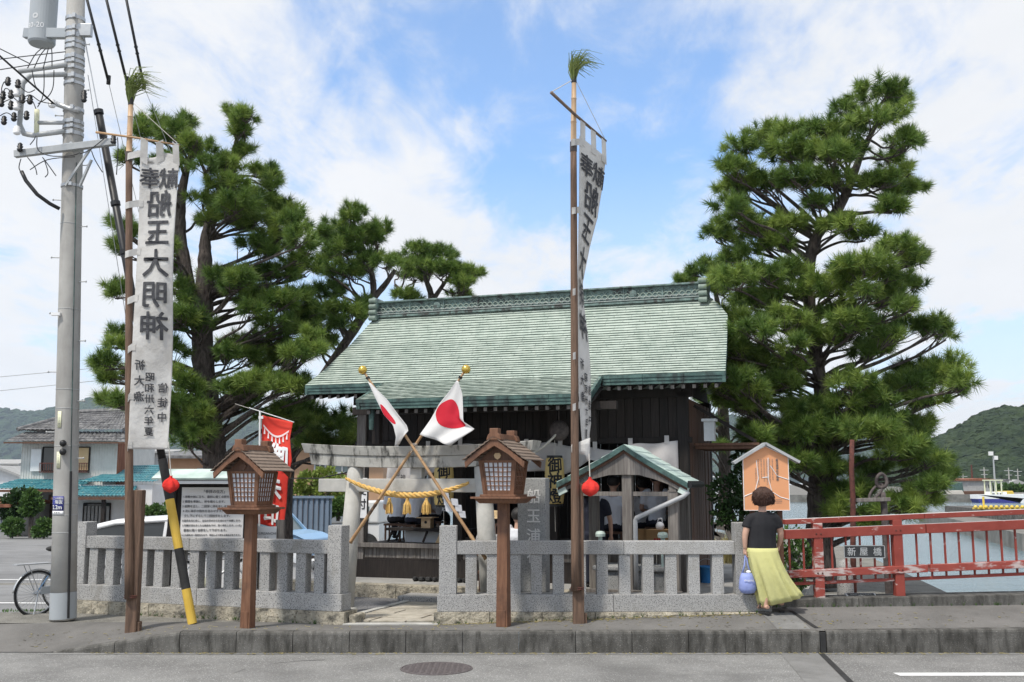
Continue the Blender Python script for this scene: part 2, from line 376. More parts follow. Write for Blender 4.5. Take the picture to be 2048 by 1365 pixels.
pm('tile_blue', (0.035,0.16,0.20), (0.10,0.30,0.33), 4.0, 0.4, 0.1, 30, stain=(0.24,0.35,0.32), sscale=2.6, sramp=(0.55,0.68))
pm('metal_wall', (0.58,0.585,0.555), (0.68,0.68,0.645), 2.0, 0.7, 0.1, 30, stain=(0.30,0.135,0.06), sscale=1.3, sramp=(0.62,0.72), sstretch=(3,3,0.35), vary=0.15)
pm('rust_wall', (0.16,0.055,0.03), (0.30,0.13,0.075), 3.0, 0.9, stretch=(3,3,0.3))
pm('plaster_grey', (0.30,0.30,0.295), (0.38,0.38,0.37), 2.0, 0.9, 0.1, 30)
pm('plaster_tan', (0.42,0.25,0.15), (0.46,0.28,0.175), 2.0, 0.9, 0.1, 30)
pm('plaster_white', (0.68,0.69,0.69), (0.76,0.77,0.77), 2.0, 0.9)
pm('blind_tan', (0.58,0.42,0.23), (0.62,0.46,0.27), 2.0, 0.8)
pm('blue_sheet', (0.15,0.20,0.27), (0.20,0.26,0.34), 2.0, 0.6, stretch=(3,3,0.4))
pm('sign_blue', (0.035,0.04,0.22), (0.045,0.05,0.26), 2.0, 0.5)
pm('sign_white', (0.78,0.78,0.78), None, 2.0, 0.5)
pm('plate_cream', (0.66,0.66,0.45), (0.72,0.72,0.52), 3.0, 0.5)
pm('plaque_dark', (0.035,0.037,0.04), (0.055,0.057,0.06), 6.0, 0.4, metal=0.3)
pm('cardboard', (0.40,0.24,0.11), (0.45,0.28,0.14), 3.0, 0.85)
pm('bucket_blue', (0.04,0.22,0.55), (0.05,0.26,0.62), 3.0, 0.5)
pm('boom_yellow', (0.66,0.48,0.06), (0.72,0.54,0.10), 3.0, 0.6)
pm('manhole_iron', (0.10,0.085,0.085), (0.16,0.14,0.14), 40.0, 0.7, 0.6, 60, metal=0.2)
pm('leaf_dark', (0.015,0.04,0.012), (0.04,0.085,0.02), 4.0, 0.5, trans=0.2)
pm('leaf_mid', (0.045,0.10,0.025), (0.10,0.18,0.04), 4.0, 0.55, trans=0.25)
pm('leaf_lime', (0.14,0.20,0.035), (0.24,0.30,0.06), 4.0, 0.55, trans=0.3)
pm('dry_grass', (0.30,0.25,0.10), (0.42,0.37,0.18), 6.0, 0.8, trans=0.3)
pm('tuft_green', (0.16,0.22,0.05), (0.26,0.31,0.10), 9.0, 0.7, trans=0.3)
pm('hill_forest', (0.012,0.028,0.010), (0.045,0.075,0.022), 0.12, 0.95, 1.0, 0.16, stain=(0.075,0.10,0.03), sscale=0.05, sramp=(0.55,0.75), bdist=3.0)
pm('mountain_forest', (0.012,0.028,0.014), (0.035,0.065,0.025), 0.02, 0.95, 1.0, 0.03, bdist=12.0)
pm('hill_trees', (0.010,0.022,0.010), (0.034,0.056,0.020), 0.09, 0.95, 0.8, 0.9, stain=(0.055,0.072,0.026), sscale=0.05, sramp=(0.56,0.75), bdist=0.8)
def water_mat():
    m = pm('water', (0.13,0.20,0.23), (0.17,0.25,0.28), 0.3, 0.10, spec=0.8)
    nt = m.node_tree; n, l = nt.nodes, nt.links; b = n['Principled BSDF']
    geo = n.new('ShaderNodeNewGeometry'); mp = n.new('ShaderNodeMapping'); mp.inputs['Scale'].default_value = (0.5, 1.0, 1)
    l.new(geo.outputs['Position'], mp.inputs[0])
    t = n.new('ShaderNodeTexNoise'); t.inputs['Scale'].default_value = 1.1; t.inputs['Detail'].default_value = 8; t.inputs['Roughness'].default_value = 0.7; l.new(mp.outputs[0], t.inputs['Vector'])
    bp = n.new('ShaderNodeBump'); bp.inputs['Strength'].default_value = 0.5; bp.inputs['Distance'].default_value = 0.14
    l.new(t.outputs['Fac'], bp.inputs['Height']); l.new(bp.outputs[0], b.inputs['Normal'])
water_mat()
def needle_mat():
    m = bpy.data.materials.new('pine_needles'); m.use_nodes = True; M['pine_needles'] = m
    n, l = m.node_tree.nodes, m.node_tree.links; b = n['Principled BSDF']
    at = n.new('ShaderNodeAttribute'); at.attribute_name = 'tone'
    r = n.new('ShaderNodeValToRGB'); e = r.color_ramp.elements
    e[0].position = 0.0; e[0].color = (0.040, 0.085, 0.018, 1); e[1].position = 1.0; e[1].color = (0.30, 0.39, 0.085, 1)
    k = e.new(0.5); k.color = (0.118, 0.200, 0.040, 1)
    l.new(at.outputs['Fac'], r.inputs[0]); l.new(r.outputs[0], b.inputs['Base Color'])
    b.inputs['Roughness'].default_value = 0.5; b.inputs['Specular IOR Level'].default_value = 0.35
    tr = n.new('ShaderNodeBsdfTranslucent'); l.new(r.outputs[0], tr.inputs[0])
    ms = n.new('ShaderNodeMixShader'); ms.inputs[0].default_value = 0.28
    l.new(b.outputs[0], ms.inputs[1]); l.new(tr.outputs[0], ms.inputs[2]); l.new(ms.outputs[0], n['Material Output'].inputs[0])
needle_mat()

# ------------------------------------------------------------------ lettering as real thin shapes
_fc = bpy.data.curves.new('lettering', 'FONT'); _fo = bpy.data.objects.new('lettering', _fc); COL.objects.link(_fo)
_fc.resolution_u = 2; _fc.align_x = 'CENTER'; _fc.align_y = 'CENTER'
_gl = {}
def glyph(body, bold=0.0):
    k = body
    if k not in _gl:
        _fc.body = body
        bpy.context.view_layer.update()
        me = bpy.data.meshes.new_from_object(_fo.evaluated_get(bpy.context.evaluated_depsgraph_get()))
        vs = np.array([v.co[:] for v in me.vertices]).reshape(-1, 3); fs = [tuple(p.vertices) for p in me.polygons]
        if len(body) == 1 and ord(body) > 0x2000 and len(vs):
            vs = vs - (vs.max(0) + vs.min(0)) / 2
        _gl[k] = (vs, fs); bpy.data.meshes.remove(me)
    return _gl[k]
def put_text(mb, body, x, y, size, fn, bold=0.0, mirror=False, wide=1.0):
    """body centred at (x,y) of a surface; fn(x,y) -> 3-D point on that surface; bold strokes are laid in thin coats"""
    vs, fs = glyph(body); sx = (-size if mirror else size) * wide
    sh_ = [(0, 0)] + ([(bold*math.cos(a), bold*math.sin(a)) for a in [i*math.pi/4 + .2 for i in range(8)]] if bold > 0 else [])
    for k, (dx, dy) in enumerate(sh_):
        mb.add([Vector(fn(x + (p[0]+dx) * sx, y + (p[1]+dy) * size)) - Vector((0, .0005*k, 0)) for p in vs], fs)
def put_column(mb, body, x, y, size, step, fn, bold=0.0, mirror=False, wide=1.0):
    for i, ch in enumerate(body): put_text(mb, ch, x, y - i * step, size, fn, bold, mirror, wide)
# ================================================================== the setting: ground, road, pavement, water, hills
def kerb_z(x): return interp(x, [(-5.5, -0.2135), (-3.95, 0.02), (3.5, 0.03), (8.0, 0.075), (30, 0.2)])
def back_z(x): return interp(x, [(-12, -0.13), (-7, -0.03), (-5.5, 0.0), (-1.0, 0.0), (3.2, 0.18), (7, 0.22), (30, 0.4)])
def walk_z(x, y):
    t = min(1.0, max(0.0, (y - 12.7) / 0.75)); return lerp(kerb_z(x), back_z(x), t)
m = MB(); m.add([(-90,-12,-0.22),(90,-12,-0.22),(90,12.62,-0.22),(-90,12.62,-0.22)], [(0,1,2,3)])
road = struct(m.build('road', 'asphalt_road'))
xs = [-40,-20,-12,-9,-7.5,-6.5,-6,-5.5,-5,-4.5,-3.95,-3,-2,-1,0,1,2,2.6,3.2,4,5,6,7,8,12,20,30]
ys = [12.6,12.72,12.85,13.0,13.15,13.3,13.46,13.62]
vs = [(x, y, walk_z(x, y)) for y in ys for x in xs]; nx = len(xs)
m = MB(); m.add(vs, [(j*nx+i, j*nx+i+1, (j+1)*nx+i+1, (j+1)*nx+i) for j in range(len(ys)-1) for i in range(nx-1)])
walk = struct(m.build('pavement', 'asphalt_walk', smooth=True))
# ground of the precinct and the lot beside it: falls away gently to the left and back
def bank_x(y): return interp(y, [(13.6, 6.4), (17.4, 7.2), (28, 9.2), (34, 9.9)])
def land_z(x, y):
    w = min(1.0, max(0.0, (-3.0 - x) / 4.0)); w = w * w * (3 - 2 * w)
    base = -0.012 + 0.03 * min(1, max(0, (x - 2.5))) if y < 15 else -0.012
    return base + w * interp(y, [(14.6,0),(17,-.24),(20,-.46),(25,-.62),(34,-.82),(62,-1.22),(300,-1.5)])
def land(name, ylist, x0, xr, mat, n=26):
    m = MB(); rows = []
    for y in ylist:
        xe = xr(y); row = []
        for i in range(n + 1):
            t = (i / n) ** 0.6; x = lerp(x0, xe, t); row.append((x, y, land_z(x, y)))
        row.append((xe + 0.02, y, -3.2)); rows.append(row)
    k = n + 2
    m.add([p for r in rows for p in r], [(j*k+i, j*k+i+1, (j+1)*k+i+1, (j+1)*k+i) for j in range(len(rows)-1) for i in range(k-1)])
    return struct(m.build(name, mat, smooth=False))
land('ground', [13.6,14,14.6,15.5,17,19,21,24,28,31,34], -90, bank_x, 'earth')
land('parking_lot', [34,38,44,52,62,80,130,300], -260, lambda y: -9.0, 'asphalt_lot')
m = MB()      # asphalt of the lot left of the fence, laid on the ground
lx = [-60,-30,-15,-10,-8,-7.2,-6.4]; ly = [14.9,16,18,21,25,30,34]
m.add([(x - 0.25 * (y - 14.9) * (1 if x > -6.5 else 0), y, land_z(x, y) + 0.006) for y in ly for x in lx], [(j*7+i, j*7+i+1, (j+1)*7+i+1, (j+1)*7+i) for j in range(6) for i in range(6)])
struct(m.build('lot_asphalt', 'asphalt_lot', smooth=True))
for a, b in (((-60,27.0),(-8.6,26.2)), ((-14,19.6),(-7.6,18.8))):       # faded bay lines on the lot
    m = MB(); w = 0.07
    m.add([(a[0],a[1]-w,land_z(a[0],a[1])+.03),(b[0],b[1]-w,land_z(b[0],b[1])+.03),(b[0],b[1]+w,land_z(b[0],b[1])+.03),(a[0],a[1]+w,land_z(a[0],a[1])+.03)],[(0,1,2,3)])
    struct(m.build('lot_marking', 'road_paint'))
m = MB(); m.add([(-60,17,-2.0),(900,17,-2.0),(900,900,-2.0),(-60,900,-2.0)], [(0,1,2,3)])
struct(m.build('water', 'water'))
# kerb of cast stones, dropped at the left, wider on the bridge
kerb = struct(thing('kerb', '', '')); del kerb['label']; del kerb['category']
def kerb_stone(x0, x1, w=0.16, drop=0.0):
    m = MB(); g = 0.004
    z0, z1 = kerb_z(x0) + 0.004, kerb_z(x1) + 0.004
    prof = [(12.55, -0.26), (12.55, -0.03), (12.558, -0.008), (12.575, 0.0), (12.55 + w, 0.0), (12.55 + w, -0.26)]
    n = len(prof); vs = []
    for x, z in ((x0 + g, z0), (x1 - g, z1)):
        for y, dz in prof: vs.append((x, y, -0.26 if dz < -0.2 else max(-0.25, z + dz)))
    m.add(vs, [tuple(range(n - 1, -1, -1)), tuple(range(n, 2 * n))] + [(i, (i+1) % n, (i+1) % n + n, i + n) for i in range(n)])
    m.build('kerb_stone', 'kerb_concrete', kerb, fixn=True)
x = -5.45
kerb_stone(-5.45, -4.72); kerb_stone(-4.72, -3.95)
x = -3.95
while x < 3.3: kerb_stone(x, x + 0.672); x += 0.672
kerb_stone(x, 3.66, 0.2)
x = 3.74
while x < 12: kerb_stone(x, x + 2.4, 0.2); x += 2.4
m = MB(); m.box(-5.5, 12, 12.44, 12.55, -0.219, -0.2145); m.build('gutter', 'joint_concrete', kerb)
# bridge joint: pale strip and black rubber seam through road, kerb and pavement
m = MB(); a, b = G(1560,1306,-.216), G(1640,1400,-.216); c, d = G(1745,1400,-.216), G(1648,1306,-.216)
m.add([(p.x, p.y, -0.2155) for p in (a, b, c, d)], [(0,1,2,3)]); m.build('joint_plate', 'joint_concrete', road)
m = MB(); a, b = G(1640,1306,-.216), G(1735,1400,-.216)
m.add([(a.x-.03,12.56,-.212),(b.x-.03,b.y,-.212),(b.x+.04,b.y,-.212),(a.x+.04,12.56,-.212)], [(0,1,2,3)]); m.build('joint_seam', 'black_rubber', road)
m = MB(); m.box(3.665, 3.735, 12.565, 12.75, -0.26, 0.02); m.build('joint_seam', 'black_rubber', kerb)
def strip(name, mat, pts, w, lift):
    m = MB(); vs = []
    for (x, y) in pts: vs += [(x - w/2, y, walk_z(x, y) + lift), (x + w/2, y, walk_z(x, y) + lift)]
    m.add(vs, [(2*i, 2*i+1, 2*i+3, 2*i+2) for i in range(len(pts)-1)]); return m.build(name, mat, walk)
strip('joint_plate', 'joint_concrete', [(3.40,12.72),(3.38,13.0),(3.35,13.3),(3.33,13.58)], 0.40, 0.004)
strip('joint_seam', 'black_rubber', [(3.68,12.74),(3.62,13.0),(3.56,13.3),(3.50,13.58)], 0.055, 0.008)
m = MB(); a, b, c, d = G(1786,1346,-.216), G(1800,1352,-.216), G(2200,1347,-.216), G(2200,1338,-.216)
m.add([(a.x,a.y,-.2158),(b.x,b.y,-.2158),(12,b.y+.05,-.2158),(12,a.y+.12,-.2158)], [(0,1,2,3)])
m.build('lane_line', 'road_paint', road)
# manhole cover with raised pattern
c = G(873,1337,-.216); mh = thing('manhole_cover', 'round rusty brown iron manhole cover set in the road', 'manhole', (c.x, c.y, -0.22))
r = 70 * c.y / F_PX
m = MB(); m.lathe([(r*0.94,0.0),(r*0.94,0.008),(0.001,0.008)], 40, caps=False); m.build('lid', 'manhole_iron', mh)
m = MB(); m.lathe([(r,0.0),(r,0.007),(r*0.96,0.009),(r*0.955,0.0)], 40, caps=False); m.build('frame', 'manhole_iron', mh)
m = MB()
for i in range(-5, 6):
    for j in range(-5, 6):
        x, y = i * r * 0.165, j * r * 0.165
        if x*x + y*y < (r*0.86)**2: m.box(x - r*.05, x + r*.05, y - r*.05, y + r*.05, 0.008, 0.0125)
m.build('pattern', 'manhole_iron', mh)
# crack in the road surface
m = MB(); pts = [G(x, y, -.2) for x, y in ((360,1366),(420,1352),(465,1344),(490,1335),(545,1324),(600,1319),(650,1317))]; vs = []
for i, p in enumerate(pts): vs += [(p.x, p.y - .008, -.2165), (p.x + .01, p.y + .010, -.2165)]
m.add(vs, [(2*i, 2*i+1, 2*i+3, 2*i+2) for i in range(len(pts)-1)]); m.build('crack', 'black_rubber', road)

# path of flagstones through the gate, edged with granite strips
path = struct(thing('stone_path', '', '', W(2.38,-1.2,0), -TH)); del path['label']; del path['category']
rnd = random.Random(3)
def pfront(x): return -2.62 + .34 * x            # where the path meets the pavement
m = MB(); m.add([(-.62,pfront(-.62),.012),(.62,pfront(.62),.012),(.62,0,.012),(-.62,0,.012)], [(0,1,2,3)]); m.build('path_bed', 'earth', path)
for s in (-1, 1):
    y0 = pfront(s*.67)
    for k in range(4):
        ya, yb = lerp(y0, -.52, k/4) + .003, lerp(y0, -.52, (k+1)/4) - .003
        m = MB(); m.box(s*0.67-0.05, s*0.67+0.05, ya, yb, -0.05, 0.04); m.build('edging_stone', 'torii_stone', path, bevel=.006)
y = -2.95
while y < -0.53:
    h = rnd.uniform(0.24, 0.42); y1 = min(y + h, -0.53); x = -0.6
    while x < 0.59:
        w = rnd.uniform(0.28, 0.55); x1 = min(x + w, 0.6)
        if 0.6 - x1 < 0.14: x1 = 0.6
        z = 0.03 + rnd.uniform(-.004, .006); j = lambda: rnd.uniform(-.008, .008); g = .009
        q = [(x+g+j(),y+g+j()),(x1-g+j(),y+g+j()),(x1-g+j(),y1-g+j()),(x+g+j(),y1-g+j())]
        q = [(a_, max(b_, pfront(a_))) for a_, b_ in q]
        if q[3][1] - q[0][1] > .04 and q[2][1] - q[1][1] > .02:
            m = MB(); m.add([(a_, b_, -.04) for a_, b_ in q] + [(a_, b_, z) for a_, b_ in q], [(4,5,6,7),(0,1,5,4),(1,2,6,5),(2,3,7,6),(3,0,4,7)])
            m.build('flagstone', 'flagstone', path, bevel=.006)
        x = x1
    y = y1
m = MB(); iv = Matrix.Rotation(TH, 4, 'Z') @ Matrix.Translation(-Vector(path.location)); m.box(-2.14, -.93, 13.30, 13.42, -.05, .022, iv); m.build('threshold_stone', 'torii_stone', path, bevel=.006)

# loose dark gravel of the forecourt (pebbles where they can be seen, nobody could count them)
rnd = np.random.default_rng(5); N = 16000
u = rnd.uniform(-2.6, 1.66, N); v = rnd.uniform(-4.0, -1.24, N); keep = u < 1.66
base = np.array([[1,0,0],[-.5,.87,0],[-.5,-.87,0],[0.1,0,.8]]); fidx = np.array([[0,1,3],[1,2,3],[2,0,3]])
ang = rnd.uniform(0, 6.28, N); s = rnd.uniform(.008, .02, N)
x0 = LF[0] + u*CU + v*SU; y0 = LF[1] - u*SU + v*CU
ca, sa = np.cos(ang), np.sin(ang)
vx = (base[None,:,0]*ca[:,None] - base[None,:,1]*sa[:,None]) * s[:,None] + x0[:,None]
vy = (base[None,:,0]*sa[:,None] + base[None,:,1]*ca[:,None]) * s[:,None] + y0[:,None]
vz = base[None,:,2]*s[:,None] + np.array([land_z(a, b) for a, b in zip(x0, y0)])[:,None] + .002
vv = np.stack([vx, vy, vz], -1).reshape(-1, 3); ff = (fidx[None] + (np.arange(N)*4)[:,None,None]).reshape(-1, 3)
me = bpy.data.meshes.new('gravel'); me.from_pydata(vv.tolist(), [], ff.tolist()); me.update()
gravel = struct(link('gravel', me, 'gravel'), 'stuff'); gravel['label'] = 'loose dark grey gravel of the forecourt beside the stone path'
gb = MB(); q = [W(-2.8,-4.1), W(1.68,-4.1), W(1.68,-1.2), W(-2.8,-1.2)]
gb.add([(p.x, p.y, 0.0) for p in q], [(0,1,2,3)]); struct(gb.build('gravel_bed', 'gravel'))

# far shore, quay walls, hill and mountains
def block_struct(name, mat, poly, z0, z1):
    m = MB(); n = len(poly)
    m.add([(x,y,z0) for x,y in poly] + [(x,y,z1) for x,y in poly], [tuple(range(2*n-1, n-1, -1)) if False else tuple(range(n, 2*n))] + [(i,(i+1)%n,(i+1)%n+n,i+n) for i in range(n)])
    return struct(m.build(name, mat, fixn=False))
block_struct('near_quay', 'quay_concrete', [(39.5,101),(28.4,58),(60,40),(120,60),(120,102)], -2.4, -1.05)
block_struct('quay_block', 'kerb_concrete', [(40,96),(36.5,75),(60,72),(62,96)], -1.06, -0.36)
block_struct('far_shore', 'quay_concrete', [(-60,199),(400,199),(900,260),(900,900),(-60,900)], -2.4, -0.6)
def woodland(name, mat, label, hillfn, n, r0, r1, seed, fa, fb):
    g = random.Random(seed); V_, F_ = [], []; K = 7
    for _ in range(n):
        a, b = g.uniform(*fa), g.uniform(*fb); c = hillfn(a, b); r = g.uniform(r0, r1); o = len(V_); h = g.uniform(.7, 1.15)
        for (rr_, zz) in ((1.0,-.25),(.95,.25),(.62,.68)):
            for k in range(K):
                t = 6.283*k/K + zz*2 + c[0]; q = r*rr_*g.uniform(.82,1.18); V_.append((c[0]+q*math.cos(t), c[1]+q*math.sin(t), c[2]+r*h*zz*g.uniform(.85,1.15)))
        V_.append((c[0], c[1], c[2]+r*h*.9))
        for i in range(2):
            for k in range(K): F_.append((o+i*K+k, o+i*K+(k+1)%K, o+(i+1)*K+(k+1)%K, o+(i+1)*K+k))
        for k in range(K): F_.append((o+2*K+k, o+2*K+(k+1)%K, o+3*K))
    me = bpy.data.meshes.new(name); me.from_pydata(V_, [], F_); me.update(); o = struct(link(name, me, mat), 'stuff'); o['label'] = label; return o
def ridge_mesh(name, mat, prof, d0, depth, seed, rough, nxx=90, nyy=26):
    rr = random.Random(seed); ph = [(rr.uniform(0,6.28), rr.uniform(0,6.28)) for _ in range(8)]
    m = MB(); x0, x1 = prof[0][0], prof[-1][0]
    def fn(a, b):
        x = lerp(x0, x1, a); h = interp(x, prof); y = d0 + depth * b
        k = math.sin(math.pi * min(1, b * 1.0 + 0.02)) ** 0.8
        z = h * k; w = 0
        for i, (p, q) in enumerate(ph):
            fr = (2 ** (i * 0.6)) * 7.0 / (x1 - x0); w += math.sin(x * fr * 6.28 + p + b * 5) * math.cos(y * fr * 4 + q + a * 9) / (1 + i * .7)
        return (x, y, -1.5 + max(0, z + w * rough * k))
    m.grid(fn, nxx, nyy); struct(m.build(name, mat, smooth=True)); return fn
hp = lambda px, py, d: (P(px, py, d).x, P(px, py, d).z + 1.5)
hf = ridge_mesh('wooded_hill', 'hill_forest', [(205,0), (232,10), hp(1890,882,640), hp(1930,852,640), hp(1965,834,640), hp(2000,826,640), hp(2048,824,640), (400,44), (520,30), (700,0)], 560, 160, 4, 1.6, 260, 60)
mf_ = ridge_mesh('mountains', 'mountain_forest', [(-3200,60), (-2200,190)] + [hp(x, y, 2600) for x, y in ((-40,830),(40,838),(100,822),(200,805),(300,790),(420,800),(600,850),(900,870),(1200,862),(1340,845),(1440,835),(1520,850),(1640,872),(1760,885),(1900,905))] + [(1600,60),(2600,0)], 2300, 700, 9, 9, 200, 30)
woodland('hill_woodland', 'hill_trees', 'dense green woodland covering the hill at the right', hf, 9000, 2.2, 4.6, 3, (.02,.62), (.0,.55))
woodland('mountain_woodland', 'mountain_forest', 'dark woodland covering the distant mountains', mf_, 7000, 9, 20, 5, (.2,.75), (.0,.55))
# ================================================================== stone fences
def fence_stones(root, x0, x1, z0f, y0, y1, step):
    x = x0; rr = random.Random(int(x0 * 10))
    while x < x1 - 0.02:
        e = min(x + rr.uniform(step * .85, step * 1.15), x1)
        if x1 - e < 0.2: e = x1
        m = MB(); n = 7
        def fn(a, b, x=x, e=e):
            return None
        # rough faced block: jittered front grid, plain back
        nxg, nzg = 6, 3; vs = []; zt = 0.157
        for j in range(nzg + 1):
            for i in range(nxg + 1):
                xx = lerp(x + .004, e - .004, i / nxg); zb = z0f(xx) - .06; zz = lerp(zb, zt, j / nzg)
                edge = i in (0, nxg) or j == nzg
                vs.append((xx, y0 + (0 if edge else rr.uniform(-.022, .006)), zz))
        k = (nxg + 1) * (nzg + 1)
        m.add(vs + [(p[0], y1, p[2]) for p in vs], [(j*(nxg+1)+i, j*(nxg+1)+i+1, (j+1)*(nxg+1)+i+1, (j+1)*(nxg+1)+i) for j in range(nzg) for i in range(nxg)])
        c = [0, nxg, k - 1, k - 1 - nxg]
        m.f += [(c[3], c[2], c[2] + k, c[3] + k), (c[0], c[3], c[3] + k, c[0] + k), (c[2], c[1], c[1] + k, c[2] + k)]
        m.build('base_stone', 'rough_stone', root); x = e
def rail_piece(root, name, x0, x1, y0, y1, z0, z1):
    m = MB(); m.box(x0 + .002, x1 - .002, y0, y1, z0, z1); m.build(name, 'granite', root, bevel=.007)

fr = thing('granite_fence', 'grey granite post fence to the right of the gate opening, behind the right lantern', 'fence', (0, 13.40, 0), 0.0)
X = lambda px, py=1150: P(px, py, 13.40).x
x0, x1 = X(878), X(1502)
rail_piece(fr, 'bottom_rail', x0 - .02, X(1226), -.03, .24, .158, .372); rail_piece(fr, 'bottom_rail', X(1226), x1 + .25, -.03, .24, .158, .372)
xa, xb = X(913), X(1470, 1090)
rail_piece(fr, 'top_rail', xa, X(1248, 1090), 0, .2, .872, 1.04); rail_piece(fr, 'top_rail', X(1248, 1090), xb, 0, .2, .872, 1.04)
for a, b, zt in ((x0, xa, 1.235), (xb, xb + .215, 1.275)):
    m = MB(); m.box(a, b, -.012, .212, .372, zt); m.build('end_post', 'granite', fr, bevel=.008)
cs = [942, 985, 1030, 1073, 1117, 1161, 1205, 1250, 1297, 1343, 1389, 1437]
bl = MB(); bl.box(-.0725, .0725, .02, .18, .370, .875); bme = bl.mesh('baluster'); bme.materials.append(M['granite'])
for c in cs: link('baluster', bme, None, fr, .006, (X(c), 0, 0))
fence_stones(fr, x0 - .06, x1 + .2, lambda x: back_z(x), -.075, .28, .72)

fl = thing('granite_fence', 'grey granite post fence to the left of the gate opening, behind the left lantern', 'fence', (-2.19, 13.42, 0), -TH)
def XL(px, py):          # pixel -> position along the left fence line
    r = ray(px, py); o = fl.location
    n = (SU, CU); k = (o.x * n[0] + o.y * n[1]) / (r[0] * n[0] + r[1] * n[1])
    return (k * r[0] - o.x) * CU - (k * r[1] - o.y) * SU
xe = XL(152, 1150); xi = XL(172, 1090)
rail_piece(fl, 'bottom_rail', xe - .02, XL(395, 1200), -.03, .24, .158, .372); rail_piece(fl, 'bottom_rail', XL(395, 1200), .03, -.03, .24, .158, .372)
rail_piece(fl, 'top_rail', xi, XL(378, 1095), 0, .2, .872, 1.04); rail_piece(fl, 'top_rail', XL(378, 1095), -.2, 0, .2, .872, 1.04)
for a, b in ((-.2, .0), (xe, xi)):
    m = MB(); m.box(a, b, -.012, .212, .372, 1.235); m.build('end_post', 'granite', fl, bevel=.008)
for c in (183, 216, 249, 282, 314, 349, 385, 419, 455, 491, 527, 562, 599, 636): link('baluster', bme, None, fl, .006, (XL(c, 1150), 0, 0))
fence_stones(fl, xe - .1, .1, lambda x: -.03, -.075, .28, .72)
m = MB(); m.box(.105, .20, .02, .33, -.06, .12); m.build('corner_stone', 'rough_stone', fl, bevel=.02)

# ================================================================== torii gate
to = thing('torii_gate', 'pale weathered concrete torii gate standing behind the fence opening', 'torii', W(2.43, -3.0, 0), -TH)
for s in (-1, 1):
    m = MB(); m.tube([(s*1.085,0,-.05),(s*1.03,0,.9),(s*.952,0,2.004)], [.128,.124,.112], 20); m.build('pillar', 'torii_stone', to, smooth=True)
    m = MB(); m.lathe([(.19,-.05),(.19,.04),(.17,.07),(.128,.075)], 20, (s*1.083,0,0)); m.build('pillar_base', 'torii_stone', to, bevel=.005)
m = MB(); m.box(-1.50, 1.50, -.075, .075, 1.655, 1.84); m.build('tie_beam', 'torii_stone', to, bevel=.01)
m = MB(); m.box(-.085, .085, -.06, .06, 1.842, 1.986); m.build('centre_strut', 'torii_stone', to, bevel=.006)
def curved_beam(half, zf, h, d0, d1, slant):
    m = MB(); n = 24; vs = []
    for i in range(n + 1):
        t = -1 + 2 * i / n; z = zf(t)
        for (dy, dz) in ((-d0, 0), (d0, 0), (d1, h), (-d1, h)):
            vs.append((t * (half + slant * dz / h), dy, z + dz))
    fs = [(0,1,2,3), tuple(4*n + k for k in (3,2,1,0))]
    for i in range(n):
        for k in range(4): fs.append((4*i+k, 4*i+4+k, 4*i+4+(k+1)%4, 4*i+(k+1)%4))
    m.add(vs, fs); return m
curved_beam(1.60, lambda t: 1.988 + .055*abs(t)**2.2, .155, .118, .128, .03).build('lower_lintel', 'torii_beam', to, bevel=.006, fixn=True)
curved_beam(1.70, lambda t: 2.146 + .06*abs(t)**2.2, .135, .145, .175, .04).build('top_lintel', 'torii_beam', to, bevel=.008, fixn=True)

# sacred rope with three tassels
def rope_mesh(m, pts, rad, twist=9.0, n=5, strands=3):
    pts = [Vector(p) for p in pts]; N = 90; L = len(pts) - 1
    def at(t):
        q = t * L; i = min(int(q), L - 1); return pts[i].lerp(pts[i+1], q - i)
    for s in range(strands):
        ps, rs = [], []
        for k in range(N + 1):
            t = k / N; c = at(t); R = rad(t) if callable(rad) else rad
            a = t * twist * 6.283 + s * 6.283 / strands
            ps.append(c + Vector((0, math.cos(a) * R * .62, math.sin(a) * R * .62))); rs.append(R * .56)
        m.tube(ps, rs, n)
def catenary(a, b, sag, n=14):
    a, b = Vector(a), Vector(b); return [a.lerp(b, i/n) - Vector((0,0,sag*4*(i/n)*(1-i/n))) for i in range(n+1)]
ua, za = V(692, 957, -3.16); ub, zb = V(938, 966, -3.16)
rp = thing('sacred_rope', 'thick twisted straw rope with tassels hung across the torii gate', 'rope', W(2.43, -3.17, 0), -TH)
pts = catenary((ua - 2.43, 0, za), (ub - 2.43, 0, zb), .20)
m = MB(); rope_mesh(m, pts, lambda t: .018 + .022 * math.sin(math.pi * min(1, max(0, t))) ** .7, 8); m.build('twisted_rope', 'rope_straw', rp, smooth=True)
for px in (779, 815, 853):
    u, z = V(px, 996, -3.17); m = MB(); rr = random.Random(px)
    m.lathe([(.018,.0),(.024,-.02),(.018,-.04)], 10, (u - 2.43, 0, z)); 
    for k in range(46):
        a = rr.uniform(0, 6.28); r0, r1 = rr.uniform(0, .018), rr.uniform(.02, .062); l = rr.uniform(.19, .225)
        c, s_ = math.cos(a), math.sin(a)
        m.tube([(u-2.43+c*r0, s_*r0, z-.03), (u-2.43+c*r1*.85, s_*r1*.85, z-.10), (u-2.43+c*r1, s_*r1, z-l)], .006, 4)
    m.build('tassel', 'rope_straw', rp)

